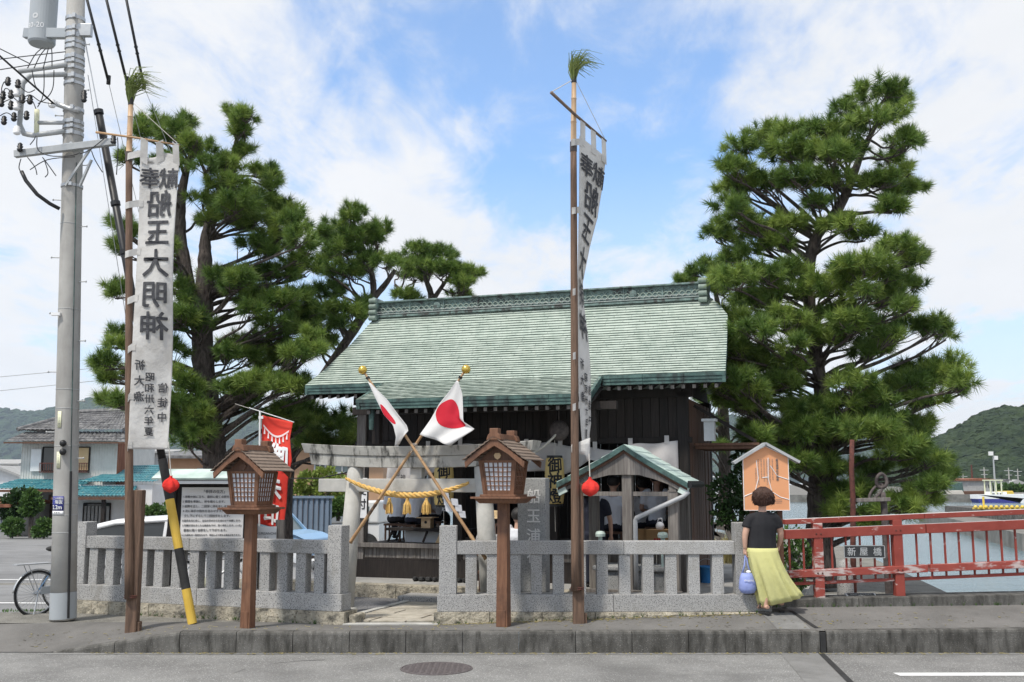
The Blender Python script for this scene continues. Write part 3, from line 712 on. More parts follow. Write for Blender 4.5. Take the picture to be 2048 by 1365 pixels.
# crossed flag poles tied to the torii, each with a gilt ball and a flag
def bamboo(m, pts, r0, r1, n=10, nodes=8):
    a, b = Vector(pts[0]), Vector(pts[-1]); ps, rs = [], []
    for i in range(nodes):
        t0, t1 = i / nodes, (i + 1) / nodes
        for t, k in ((t0 + .001, 1.18), (t0 + .012, 1.0), (t1 - .012, 1.0), (t1 - .001, 1.14)):
            ps.append(a.lerp(b, t)); rs.append(lerp(r0, r1, t) * k)
    m.tube(ps, rs, n)
def flag_pole(label, pb, pt, v0, v1):
    ua, za = V(*pb, v0); ub, zb = V(*pt, v1); A, B = W(ua, v0, za), W(ub, v1, zb)
    t = thing('flag_pole', label, 'flag pole', A, 0, 'crossed flag poles at the torii')
    m = MB(); bamboo(m, [Vector((0,0,0)), B - A], .024, .015, 10, 9); m.build('bamboo_pole', 'bamboo_pole', t, smooth=True)
    m = MB(); m.ball(B - A + (B - A).normalized() * .05, .062, 20, 14); m.build('gilt_ball', 'gold', t, smooth=True)
    m = MB(); c = (B - A) * .965; m.tube([c, c + (B - A).normalized() * .03], .028, 10); m.build('collar', 'black_plastic', t)
    return A, B
A1, B1 = flag_pole('bamboo flag pole leaning right, foot by the left gate pillar, gilt ball on top', (700,1086), (928,745), -3.28, -3.30)
A2, B2 = flag_pole('bamboo flag pole leaning left, foot behind the right fence, gilt ball on top', (972,1119), (729,746), -3.34, -3.38)
m = MB(); X_ = A1.lerp(B1, .565)
for k in range(5):
    rr = random.Random(k); pts = [X_ + Vector((math.cos(a)*.045, math.sin(a)*.05, math.sin(a + k)*.045 + rr.uniform(-.01,.01))) for a in [i*.7 for i in range(10)]]
    m.tube(pts, .005, 5)
m.tube([X_, X_+Vector((.05,-.06,-.05)), X_+Vector((.09,-.05,-.04))], .004, 4); m.tube([X_, X_+Vector((-.04,-.06,-.08))], .004, 4)
tag(m.build('cord_lashing', 'rope_pale'), 'pale cord lashing where the two flag poles cross', 'cord')

def cloth_thing(name, label, cat, fn, nu, nv, mat, group=None, solid=.004):
    m = MB(); m.grid(fn, nu, nv); o = m.build(name, mat, None, smooth=True, solid=solid); return tag(o, label, cat, group)
# right flag hangs open: outline traced over the cloth, folds swing in depth
def poly_at(pl, t):
    d = [0]
    for a, b in zip(pl, pl[1:]): d.append(d[-1] + math.dist(a, b))
    q = t * d[-1]
    for i in range(len(pl) - 1):
        if q <= d[i+1] + 1e-9:
            k = (q - d[i]) / max(1e-9, d[i+1] - d[i]); return (lerp(pl[i][0], pl[i+1][0], k), lerp(pl[i][1], pl[i+1][1], k))
    return pl[-1]
def flag_fn(left, right, v, fold):
    def fn(a, b):
        l, r = poly_at(left, b), poly_at(right, b); px, py = lerp(l[0], r[0], a), lerp(l[1], r[1], a)
        u, z = V(px, py, v); w = fold(a, b); return W(u, v, z) + Vector((SU * w, CU * w, 0))
    return fn
fR = flag_fn([(916,762),(900,785),(880,808),(862,840),(842,870)], [(919,763),(928,790),(934,845),(960,860),(912,893)],
             -3.34, lambda a, b: -.05 + .16 * a * b * math.sin(3.2 * a + 2.2 * b) + .05 * b * math.sin(9 * a + 3 * b))
def disc_on(fn, a0, b0, ra, rb, off, mat, parent, name):
    m = MB(); vs, fs = [Vector(fn(a0, b0))], []; R, K = 7, 30
    for i in range(1, R + 1):
        for k in range(K):
            t = 6.2832 * k / K; vs.append(Vector(fn(min(1, max(0, a0 + ra * i / R * math.cos(t))), min(1, max(0, b0 + rb * i / R * math.sin(t))))))
    for k in range(K): fs.append((0, 1 + k, 1 + (k + 1) % K))
    for i in range(R - 1):
        for k in range(K): a, b = 1 + i*K + k, 1 + i*K + (k+1) % K; fs.append((a, a + K, b + K, b))
    m.add([p + Vector(off) for p in vs], fs); return m.build(name, mat, parent, smooth=True)
def fRb(a, b):   # bottom edge closes to the lower rim of the cloth
    return fR(a, b)
o = cloth_thing('national_flag', 'open white flag with a red sun disc on the right flag pole', 'flag', fR, 26, 26, 'cloth_flag', 'flags on the crossed poles')
disc_on(fR, .42, .53, .40, .24, (-.002, -.0065, 0), 'flag_red', o, 'sun_disc'); disc_on(fR, .42, .53, .40, .24, (.002, .0065, 0), 'flag_red', o, 'sun_disc')
fLf = flag_fn([(741,766),(757,800),(773,830),(793,852),(799,875),(797,893)], [(746,768),(778,800),(800,830),(818,852),(822,862),(803,885)],
              -3.37, lambda a, b: -.07 - .05 * math.sin(5 * a + 2 * b) * b)
o = cloth_thing('national_flag', 'furled white flag with a red sun disc drooping on the left flag pole', 'flag', fLf, 20, 26, 'cloth_flag', 'flags on the crossed poles')
disc_on(fLf, .22, .52, .21, .17, (-.002, -.0065, 0), 'flag_red', o, 'sun_disc'); disc_on(fLf, .22, .52, .21, .17, (.002, .0065, 0), 'flag_red', o, 'sun_disc')
# folded white paper streamers on the rope
for i, (px, py) in enumerate(((884,985),(902,997))):
    u, z = V(px, py, -3.3); b = W(u, -3.3, z); m = MB(); x, zz = 0, 0
    for k in range(3):
        m.add([b + Vector((x, .01*k, zz)), b + Vector((x+.09, .01*k - .02, zz-.01)), b + Vector((x+.10, .01*k, zz-.10)), b + Vector((x+.01, .01*k+.01, zz-.09))], [(0,1,2,3)])
        x += .05 if i else .02; zz -= .08
    tag(m.build('paper_streamer', 'paper_white', solid=.002), ('zigzag white paper streamer on the rope nearer the right pillar' if i else 'zigzag white paper streamer on the rope beside the third tassel'), 'streamer', 'paper streamers on the rope')
# ================================================================== shrine hall
plat = thing('stone_platform', 'low stone platform with pale edging blocks under the shrine hall', 'platform', W(0,0,0), -TH)
m = MB(); m.box(-1.6, 7.4, -.98, 4.6, -.05, .198); m.build('paving', 'concrete', plat)
rr = random.Random(11); x = -1.6
while x < 7.4:
    e = min(x + rr.uniform(.8, 1.05), 7.4)
    if 7.4 - e < .3: e = 7.4
    m = MB(); m.box(x + .003, e - .003, -1.2, -.983, -.05, .205); m.build('edging_block', 'rough_stone', plat, bevel=.012); x = e
m = MB(); m.box(1.55, 3.2, -1.72, -1.203, -.05, .10); m.build('step_stone', 'granite', plat, bevel=.012)

sh = thing('shrine_hall', 'dark wooden shrine hall with a green copper roof behind the torii gate', 'shrine', W(0,0,0), -TH)
WD, DP = 5.69, 2.5
def plank_wall(x0, x1, y, z0, z1, w, mat='wood_dark', axis='u', name='wall_plank', th=.03):
    n = max(1, round((x1 - x0) / w)); w = (x1 - x0) / n; rr = random.Random(int(x0*100 + z0*10))
    me = MB(); me.box(.004, w - .004, 0, th, z0, z1); ms = me.mesh(name); ms.materials.append(M[mat])
    me2 = MB(); me2.box(0, th, .004, w - .004, z0, z1); ms2 = me2.mesh(name); ms2.materials.append(M[mat])
    for i in range(n):
        j = rr.uniform(-.006, .006)
        if axis == 'u': link(name, ms, None, sh, 0, (x0 + i*w, y + j, 0))
        else: link(name, ms2, None, sh, 0, (y + j, x0 + i*w, 0))
def post(u, v, w, z0, z1, mat='wood_dark', name='post'):
    m = MB(); m.box(u - w/2, u + w/2, v - w/2, v + w/2, z0, z1); return m.build(name, mat, sh, bevel=.008)
for u in (.06, 1.86, 3.50, 5.62): post(u, 0, .17, .2, 3.2, 'wood_dark' if u > .1 else 'wood_grey')
for u in (.06, 1.86, 3.50, 5.62): post(u, DP, .17, .2, 3.2)
for u in (.55, 5.0): post(u, 1.25, .14, .75, 3.0, 'wood_brown')
m = MB(); m.box(0, WD, .05, DP, .69, .75); m.build('floor', 'wood_dark', sh)
m = MB(); m.box(-.03, 4.25, -.14, -.09, .70, .775); m.build('floor_edge', 'wood_grey', sh, bevel=.006)
m = MB(); m.box(0, 4.25, -.088, .0, .73, .768); m.build('veranda_boards', 'wood_dark', sh)
plank_wall(.15, 1.78, -.06, .53, .70, .075, 'wood_grey', name='skirting_slat', th=.02)
plank_wall(1.95, 4.2, -.06, .53, .70, .075, 'wood_grey', name='skirting_slat', th=.02)
m = MB(); m.box(.14, 4.2, -.085, -.05, .50, .528); m.build('sill_beam', 'wood_dark', sh)
m = MB(); m.box(-.02, 4.22, -.10, -.06, .2, .498); m.build('plinth_board', 'wood_dark', sh)
# upper wall band of upright planks, beams and lintel
plank_wall(.15, 1.77, -.03, 2.50, 3.02, .135); plank_wall(1.95, 3.41, .02, 2.50, 3.02, .135); plank_wall(3.59, 5.53, -.03, 2.47, 3.12, .135)
m = MB(); m.box(.1, WD - .1, .045, .06, 2.45, 3.13); m.build('wall_backing', 'wood_dark', sh)
m = MB(); m.box(-.06, WD + .06, -.075, .075, 2.40, 2.492); m.build('lintel_beam', 'wood_dark', sh, bevel=.006)
m = MB(); m.box(-.10, WD + .10, -.085, .085, 3.12, 3.26); m.build('wall_plate', 'wood_dark', sh)
m = MB(); m.box(.4, 4.8, -1.08, -.95, 2.88, 3.0); m.build('porch_beam', 'wood_dark', sh)
for u in (.82, 4.40): post(u, -1.0, .13, 2.4, 2.9, 'wood_dark', 'porch_bracket')
plank_wall(4.30, 5.53, -.03, .22, .86, .12, 'wood_grey'); 
plank_wall(0.09, DP - .09, WD - .03, .22, 3.1, .13, 'wood_brown', axis='v')
plank_wall(.95, WD - .1, DP, .75, 3.0, .16)
plank_wall(.09, DP - .09, .03, 2.45, 3.05, .14, axis='v')
plank_wall(.09, DP - .09, .03, .22, .72, .14, axis='v')
m = MB(); m.box(.02, WD - .02, .1, DP, 3.03, 3.06); m.build('ceiling', 'wood_dark', sh)
m = MB(); m.box(5.75, 6.75, .2, 1.5, 2.36, 2.40); m.build('side_canopy', 'wood_brown', sh)
for k in range(5):
    m = MB(); m.box(5.76, 6.74, .24 + k*.28, .29 + k*.28, 2.31, 2.358); m.build('canopy_batten', 'wood_brown', sh)
m = MB(); m.bar((5.75,.3,3.0), (6.7,.3,2.42), .05, .05); m.build('canopy_brace', 'wood_dark', sh)
m = MB(); m.box(5.96,6.12,-.15,.0,2.42,2.72); m.box(5.93,6.15,-.18,.03,2.72,2.76); m.build('wall_lamp', 'steel_dull', sh)

# copper roof: stepped courses follow a concave slope; the porch slope runs on below the main eave
RZ = [(-1.45,3.085), (-1.1,3.235), (-.7,3.42), (-.2,3.755), (.5,4.26), (1.1,4.76), (1.26,4.90)]
def roof_z(v): return interp(v, RZ)
def uL(v): return interp(v, [(-.7,-.71), (-.2,-.60), (.5,-.50), (1.26,-.37)])
def uR(v): return interp(v, [(-.7,6.38), (.1,6.32), (.8,6.26), (1.0,6.14), (1.26,5.93)])
PU0, PU1 = .74, 4.50
def courses(vs_, fl, frr, m, me_, lift=.017):
    for i in range(len(vs_) - 1):
        v1, v0 = vs_[i], vs_[i+1]              # v1 upper, v0 lower edge
        zt, zb = roof_z(v1) + .002, roof_z(v0) + lift; rr = random.Random(i*7+1)
        n = 48; a = [lerp(fl(v1), frr(v1), k/n) for k in range(n+1)]; b = [lerp(fl(v0), frr(v0), k/n) for k in range(n+1)]
        jz = [rr.uniform(-.004, .004) for _ in range(n+1)]
        o = len(m.v); m.v += [(x, v1, zt) for x in a] + [(x, v0, zb + j) for x, j in zip(b, jz)]
        for k in range(n): m.f += [(o+k+n+1, o+k+n+2, o+k+1, o+k)]
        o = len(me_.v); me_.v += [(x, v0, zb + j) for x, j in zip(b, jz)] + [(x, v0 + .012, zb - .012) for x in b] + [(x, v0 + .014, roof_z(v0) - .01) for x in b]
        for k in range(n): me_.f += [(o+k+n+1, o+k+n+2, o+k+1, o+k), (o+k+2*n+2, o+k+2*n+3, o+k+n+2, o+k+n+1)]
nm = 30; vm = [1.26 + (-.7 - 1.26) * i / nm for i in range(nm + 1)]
m = MB(); e = MB(); courses(vm, uL, uR, m, e); ro = m.build('roof_slope', 'patina', sh); e.build('course_shadow_edges', 'patina_and_shadow', ro)  # edges coloured darker than the slope: painted shadow lines under each course
npc = 11; vp = [-.7 + (-1.45 + .7) * i / npc for i in range(npc + 1)]
m = MB(); e = MB(); courses(vp, lambda v: PU0 - .12 * (-.7 - v), lambda v: PU1, m, e); rp2 = m.build('porch_roof_slope', 'patina', sh); e.build('course_shadow_edges', 'patina_and_shadow', rp2)  # same painted shadow lines on the porch courses
# shingle joints: thin seams scattered over the courses
m = MB(); rr = random.Random(21)
for i in range(nm):
    v1, v0 = vm[i], vm[i+1]; x = uL(v0) + rr.uniform(.05, .4)
    while x < uR(v0) - .05:
        z1, z0 = roof_z(v1) + .005, roof_z(v0) + .0205
        m.add([(x, v1 - .002, z1), (x + .004, v1 - .002, z1), (x + .004, v0, z0), (x, v0, z0)], [(3,2,1,0)]); x += rr.uniform(.28, .44)
m.build('shingle_seams', 'patina_and_shadow', sh)['kind'] = 'stuff'
# rear slope, gable infill, soffit
m = MB(); m.grid(lambda a, b: (lerp(uL(-.7 + b*1.96), uR(-.7 + b*1.96), a), 2.52 - (-.7 + b*1.96), roof_z(-.7 + b*1.96)), 10, 14); m.build('rear_slope', 'patina', sh)
for uu in (.06, WD - .06):
    m = MB(); m.add([(uu,-.1,3.2),(uu,2.6,3.2),(uu,1.26,4.75)], [(0,1,2)]); m.build('gable_wall', 'wood_dark', sh, solid=.05)
# eave fascias of dark copper, in lengths
def fascia(p0, p1, h, n, th=.05):
    p0, p1 = Vector(p0), Vector(p1)
    for i in range(n):
        a, b = p0.lerp(p1, (i + .004) / n), p0.lerp(p1, (i + .996) / n); d = (p1 - p0).normalized()
        nrm = Vector((d.y, -d.x, 0)).normalized()
        for j, (za, zb, o) in enumerate(((0, h*.34, 0.0), (h*.36, h*.67, -.012), (h*.69, h, -.024))):
            m = MB(); q = nrm * o
            m.add([a+q-Vector((0,0,za)), b+q-Vector((0,0,za)), b+q-nrm*th-Vector((0,0,za)), a+q-nrm*th-Vector((0,0,za)),
                   a+q-Vector((0,0,zb)), b+q-Vector((0,0,zb)), b+q-nrm*th-Vector((0,0,zb)), a+q-nrm*th-Vector((0,0,zb))],
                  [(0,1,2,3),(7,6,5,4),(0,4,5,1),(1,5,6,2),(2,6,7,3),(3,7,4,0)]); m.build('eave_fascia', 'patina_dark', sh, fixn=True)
FH = .15
fascia((uL(-.7), -.705, 3.425), (PU0, -.705, 3.425), FH, 2)
fascia((PU1, -.705, 3.425), (uR(-.7), -.705, 3.425), FH, 3)
fascia((PU0 - .09, -1.455, 3.09), (PU1, -1.455, 3.09), FH, 6)
fascia((PU1 + .002, -1.45, 3.09), (PU1 + .002, -.72, 3.42), FH, 1)
fascia((PU0 - .002, -.72, 3.42), (PU0 - .09, -1.45, 3.09), FH, 1)
for f_, s in ((uL, -1), (uR, 1)):     # verge boards down both gables
    m = MB(); vs = []; n = 18
    for i in range(n + 1):
        v = lerp(-.7, 1.26, i/n); x = f_(v); z = roof_z(v)
        vs += [(x, v, z + .004), (x, v, z - .15), (x - s*.05, v, z - .15), (x - s*.05, v, z + .002)]
    fs = [(0,1,2,3), tuple(4*n+k for k in (3,2,1,0))]
    for i in range(n):
        for k in range(4): fs.append((4*i+k, 4*i+4+k, 4*i+4+(k+1)%4, 4*i+(k+1)%4))
    m.add(vs, fs); m.build('verge_board', 'patina_dark', sh, fixn=True)
    m = MB(); vs2 = [(x, 2.52 - v, z) for x, v, z in vs]; m.add(vs2, fs); m.build('verge_board', 'patina_dark', sh, fixn=True)
m = MB(); m.add([(-.66,-.65,3.275),(6.33,-.65,3.275),(6.33,.1,3.42),(-.66,.1,3.42)], [(0,1,2,3)]); m.build('soffit', 'wood_dark', sh, solid=.02)
m = MB(); m.add([(PU0,-1.40,2.95),(PU1,-1.40,2.95),(PU1,-.62,3.25),(PU0,-.62,3.25)], [(0,1,2,3)]); m.build('soffit', 'wood_dark', sh, solid=.02)
rf = MB(); rf.bar((0,-1.36,2.90), (0,-.2,3.16), .05, .06); rme = rf.mesh('rafter'); rme.materials.append(M['wood_dark'])
rc = MB(); rc.box(-.026,.026,-1.375,-1.36,2.868,2.925); rcm = rc.mesh('rafter_cap'); rcm.materials.append(M['wood_grey'])
k = PU0 + .1
while k < PU1 - .05:
    link('rafter', rme, None, sh, 0, (k,0,0)); link('rafter_cap', rcm, None, sh, 0, (k,0,0)); k += .165
for a, b in ((uL(-.7) + .1, PU0 - .05), (PU1 + .08, uR(-.7) - .08)):
    k = a
    while k < b: link('rafter', rme, None, sh, 0, (k,.75,.33)); link('rafter_cap', rcm, None, sh, 0, (k,.75,.33)); k += .165
# downpipe stub at the porch corner
m = MB(); m.tube([(PU0 + .12,-1.3,2.93),(PU0 + .12,-1.3,2.62)], [.05,.035], 10); m.build('rain_spout', 'patina_dark', sh)

# ridge: panels of fish-scale relief between cap and base rails, scroll end tiles
R0, R1 = -.30, 5.80
m = MB(); m.box(R0, R1, 1.14, 1.38, 4.86, 4.895); m.box(R0, R1, 1.155, 1.365, 4.91, 4.93); m.build('ridge_base', 'copper_ridge', sh)
m = MB(); m.box(R0 - .02, R1 + .02, 1.12, 1.40, 5.135, 5.165); m.build('ridge_cap', 'copper_ridge', sh, bevel=.006)
m = MB(); m.box(R0, R1, 1.20, 1.32, 4.86, 5.135); m.build('ridge_core', 'copper_ridge', sh)
npan = 9; pw = (R1 - R0) / npan
scale_m = MB()
def arc_scale(mb, cx, cz, r, y):
    n = 9; vs = [];
    for k in range(n):
        a = math.pi * k / (n - 1); vs.append((cx + r*math.cos(a), y, cz + r*math.sin(a))); 
    for k in range(n):
        a = math.pi * k / (n - 1); vs.append((cx + r*.66*math.cos(a), y - .012, cz + r*.66*math.sin(a)))
    for k in range(n):
        a = math.pi * k / (n - 1); vs.append((cx + r*.42*math.cos(a), y - .002, cz + r*.42*math.sin(a)))
    mb.add(vs, [(k, k+1, n+k+1, n+k) for k in range(n-1)])
pmn = MB(); pmn.box(.012, pw - .012, 1.185, 1.2, 4.935, 5.13)
nsc = 6; pms = MB()
for row in range(3):
    for k in range(nsc + (row % 2)):
        r = (pw - .03) / nsc / 2; cx = .015 + r * (1 + 2*k) - (r if row % 2 else 0)
        if cx - r < 0: cx = r * .8 + .012
        if cx + r > pw: cx = pw - r * .8 - .012
        arc_scale(pms, cx, 4.945 + row * .052, r * .95, 1.182 - .002 * (2 - row))
pmesh = pmn.mesh('ridge_panel'); pmesh.materials.append(M['copper_ridge'])
smesh = pms.mesh('scale_relief'); smesh.materials.append(M['patina_and_shadow'])
for i in range(npan):
    o_ = link('ridge_panel', pmesh, None, sh, 0, (R0 + i*pw, 0, 0)); link('scale_relief', smesh, None, o_)
for i in range(npan + 1):
    m = MB(); m.box(R0 + i*pw - .012, R0 + i*pw + .012, 1.165, 1.2, 4.93, 5.135); m.build('panel_rib', 'copper_ridge', sh)
for px in (874, 1266):
    u, z = V(px, 618 if px < 1000 else 592, 1.17); m = MB(); Mx = Matrix.Translation((u, 1.175, 5.03)) @ Matrix.Rotation(math.pi/2, 4, 'X')
    m.lathe([(.001,.03),(.045,.03),(.07,.02),(.072,0.0)], 18, (0,0,0), Mx, False); m.build('crest_disc', 'copper_ridge', sh, smooth=False)
for s, u in ((-1, R0 - .03), (1, R1 + .03)):
    m = MB()
    m.prism([(-.06,4.80),(.06,4.80),(.075,4.9),(.06,5.0),(.075,5.1),(.06,5.2),(0,5.25),(-.06,5.2),(-.075,5.1),(-.06,5.0),(-.075,4.9)], 1.06, 1.46, Matrix.Translation((u,0,0)))
    m.build('ridge_end_tile', 'copper_ridge', sh, bevel=.012)
    for k, zz in enumerate((4.84, 4.95, 5.06, 5.17)):
        m = MB(); Mx = Matrix.Translation((u, 1.05, zz)) @ Matrix.Rotation(math.pi/2, 4, 'Y')
        m.lathe([(.025,-.075),(.046,-.068),(.046,.068),(.025,.075)], 12, (0,0,0), Mx); m.build('scroll', 'patina_and_shadow', sh, smooth=False)
for zz in (4.925, 4.965):
    m = MB(); m.tube([(R0 + .02, 1.06, zz - .02), (R1 - .02, 1.06, zz - .02)], .004, 4); m.build('ridge_wire', 'steel', sh)

# white festival curtain gathered along the lintel
def maku(a, b):
    u = lerp(.62, 5.55, a); k = abs(math.sin(a * math.pi * 3.5)); top = 2.43 - .04 * math.sin(a * 22) ** 2 - (.10 * max(0, math.sin(a*9+1)) ** 2)
    dep = interp(a, [(0,.62), (.12,.50), (.30,.24), (.36,.22), (.5,.42), (.62,.50), (.72,.20), (.80,.22), (.93,.42), (1,.60)])
    z = top - dep * b; v = -.13 - .05 * math.sin(a * 60 + b * 2) * (.3 + b) - .04 * b
    return W(u, v, z)
mk = cloth_thing('festival_curtain', 'greyish white curtain looped up below the shrine lintel', 'curtain', maku, 110, 10, 'cloth_maku')
for k in range(9):
    a = .03 + k * .117; p = maku(a, 0); m = MB(); mm = Matrix.Translation(p) @ Matrix.Rotation(-TH, 4, 'Z')
    m.box(-.035,.035,-.012,.0,-.03,.10, mm); m.build('hanging_loop', 'cloth_maku', mk)
mt = MB()
fn = lambda x, y: W(x, -.235, y)
for i, (px, py, s_) in enumerate(((795,948,'御'),(806,955,'神'),(803,968,'前'))):
    u, z = V(px, py, -.23); put_text(mt, s_, u, z, .10, fn, .01)
mt.build('curtain_lettering', 'ink', mk)

# paper lanterns with brush characters
def paper_lantern(label, px0, px1, py0, py1, v, body, rot):
    ua, zt = V(px0, py0, v); ub, _ = V(px1, py0, v); _, zb = V((px0+px1)/2, py1, v); u = (ua + ub) / 2; r = (ub - ua) / 2 * .99
    t = thing('paper_lantern', label, 'paper lantern', W(u, v, zb), -TH, 'paper lanterns of the shrine hall'); h = zt - zb
    def rad(q): return r * (1 - .13 * abs(2*q - 1) ** 3)
    prof = []
    for i in range(33):
        q = i / 32; prof.append((rad(q) * (1 - (.022 if i % 2 else 0)), .03 + q * (h - .06)))
    m = MB(); m.lathe(prof, 28, caps=True); m.build('paper_body', 'paper_lantern', t, smooth=True)
    for z0, z1 in ((-.01, .032), (h - .032, h + .01)):
        m = MB(); m.lathe([(r*.74,z0),(r*.8,z0),(r*.8,z1),(r*.74,z1)], 24); m.build('end_ring', 'black_plastic', t)
    m = MB(); m.tube([(0,0,h),(0,.02,h+.25)], .006, 5); m.tube([(0,0,0),(0,.03,-.4)], .004, 5); m.build('cord', 'rope_pale', t)
    m = MB()
    def on(x, z):
        q = (z - .03) / (h - .06); R = rad(min(1, max(0, q))) + .005; a = x / r - math.pi / 2 + rot
        return (R * math.cos(a), R * math.sin(a), z)
    put_column(m, body, 0, h * .82, h * .33, h * .31, on, .022); m.build('brush_lettering', 'ink', t)
paper_lantern('yellow paper lantern hanging above the granite monument', 1090, 1128, 913, 1012, -.42, '御神燈', .30)
paper_lantern('yellow paper lantern hanging behind the torii rope, left of its right pillar', 869, 907, 926, 1014, -.42, '御神燈', .36)
# wooden gong and thick bell rope under the porch
u, z = V(1118, 862, -.5); gg = thing('shrine_bell', 'round dull bronze bell hanging under the porch above the lantern', 'bell', W(u, -.5, z), -TH)
m = MB(); m.ball((0,0,0), .155, 20, 12, 1.0, .55); m.build('bell_body', 'iron_old', gg, smooth=True)
m = MB(); m.lathe([(.16,-.01),(.166,0),(.16,.01)], 20, (0,0,0), Matrix.Rotation(math.pi/2,4,'X'), False); m.tube([(0,0,.15),(0,0,.6)], .01, 6); m.build('rim_and_hook', 'iron_old', gg)
a = W(*[V(1113,868,-.55)[0], -.55], V(1113,868,-.55)[1]); b = W(*[V(1068,905,-.7)[0], -.7], V(1068,905,-.7)[1])
m = MB(); rope_mesh(m, catenary(a, b, .03), .022, 10); tag(m.build('bell_rope', 'rope_pale', smooth=True), 'pale twisted bell rope drawn aside under the porch', 'rope')
# reception board on the left post
u, z = V(722, 999, -.17); rb = thing('reception_sign', 'white upright reception board with two black characters beside the left gate pillar', 'sign', W(u, -.17, z), -TH)
m = MB(); m.box(-.10,.11,0,.012,-.315,.36); m.build('panel', 'sign_white', rb)
m = MB(); put_column(m, '受付', 0.01, .16, .19, .24, lambda x, y: (x, -.003, y), .018); m.build('lettering', 'ink', rb)

# furniture inside: low table, offertory bits, trestle, boxes
def boxthing(name, label, cat, c, sx, sy, h, mat, rz=-TH, bevel=.004, group=None):
    m = MB(); m.box(-sx/2, sx/2, -sy/2, sy/2, 0, h); o = m.build(name, mat, None, bevel=bevel); o.location = c; o.rotation_euler = (0,0,rz); return tag(o, label, cat, group)
t = thing('low_table', 'long dark trestle table inside the hall behind the rope tassels', 'table', W(1.1,.55,.77), -TH)
m = MB(); m.box(-.75,.85,-.2,.2,.19,.235); m.build('tabletop', 'wood_dark', t)
for x in (-.66,.0,.72):
    for y in (-.16, .16): m = MB(); m.bar((x-.06,y,0),(x+.02,y,.19),.03,.03); m.build('leg', 'wood_dark', t)
u, z = V(855, 1053, .5); t = thing('offering_box', 'small pale wooden offering stand with a round hole on the table', 'offering stand', W(u,.5,1.007), -TH)
m = MB(); m.box(-.085,.085,-.08,.08,0,.17); m.build('stand', 'wood_pale', t)
m = MB(); m.box(-.15,.15,-.14,.14,.17,.185); m.build('tray', 'wood_pale', t)
m = MB(); m.lathe([(.001,.0),(.026,.0),(.026,.002)], 14, (0,0,0), Matrix.Translation((0,-.082,.10)) @ Matrix.Rotation(math.pi/2,4,'X'), False); m.build('hole', 'ink', t)
boxthing('white_box', 'plain white box on the hall floor under the table', 'box', W(1.0,.75,.752), .8, .3, .19, 'plaster_white')
m = MB(); m.box(-.22,.22,-.16,.16,0,.02, Matrix.Rotation(math.radians(38),4,'X')); o = m.build('wooden_tray', 'wood_pale'); o.location = W(1.62,.22,.87); o.rotation_euler=(0,0,-TH); tag(o, 'pale wooden board tilted against the table in the hall', 'board')
for i, (px, py, w, h) in enumerate(((1232,1000,.5,.3),(1318,1083,.42,.30),(1283,1083,.22,.30))):
    if i == 0: continue
    u, z = V(px, py, .05); bx = thing('cardboard_box', ('open cardboard box with red print behind the drainpipe' if i == 1 else 'narrow cardboard box standing left of the larger open box'), 'cardboard box', W(u,.05,.76), -TH, 'cardboard boxes in the hall')
    m = MB(); m.box(-w/2,w/2,-.15,.15,.0,h); m.build('carton', 'cardboard', bx)
    m = MB(); m.box(-w/2,w/2,-.25,-.15,h-.002,h+.004, Matrix.Translation((0,-.02,0))); m.build('flap', 'cardboard', bx)
    if i == 1:
        m = MB()
        for a in range(3):
            for b in range(3): m.box(-.05+a*.04,-.02+a*.04,-.1535,-.1515,.06+b*.04,.09+b*.04)
        m.build('red_print', 'flag_red', bx)
        m = MB(); m.ball((.02,0,h+.05), .07, 10, 7, 1.0); m.tube([(-.02,0,h+.1),(0,0,h+.17),(.05,0,h+.17),(.06,0,h+.1)], .008, 6); m.build('white_bag', 'cloth_shirt_white', bx, smooth=True)

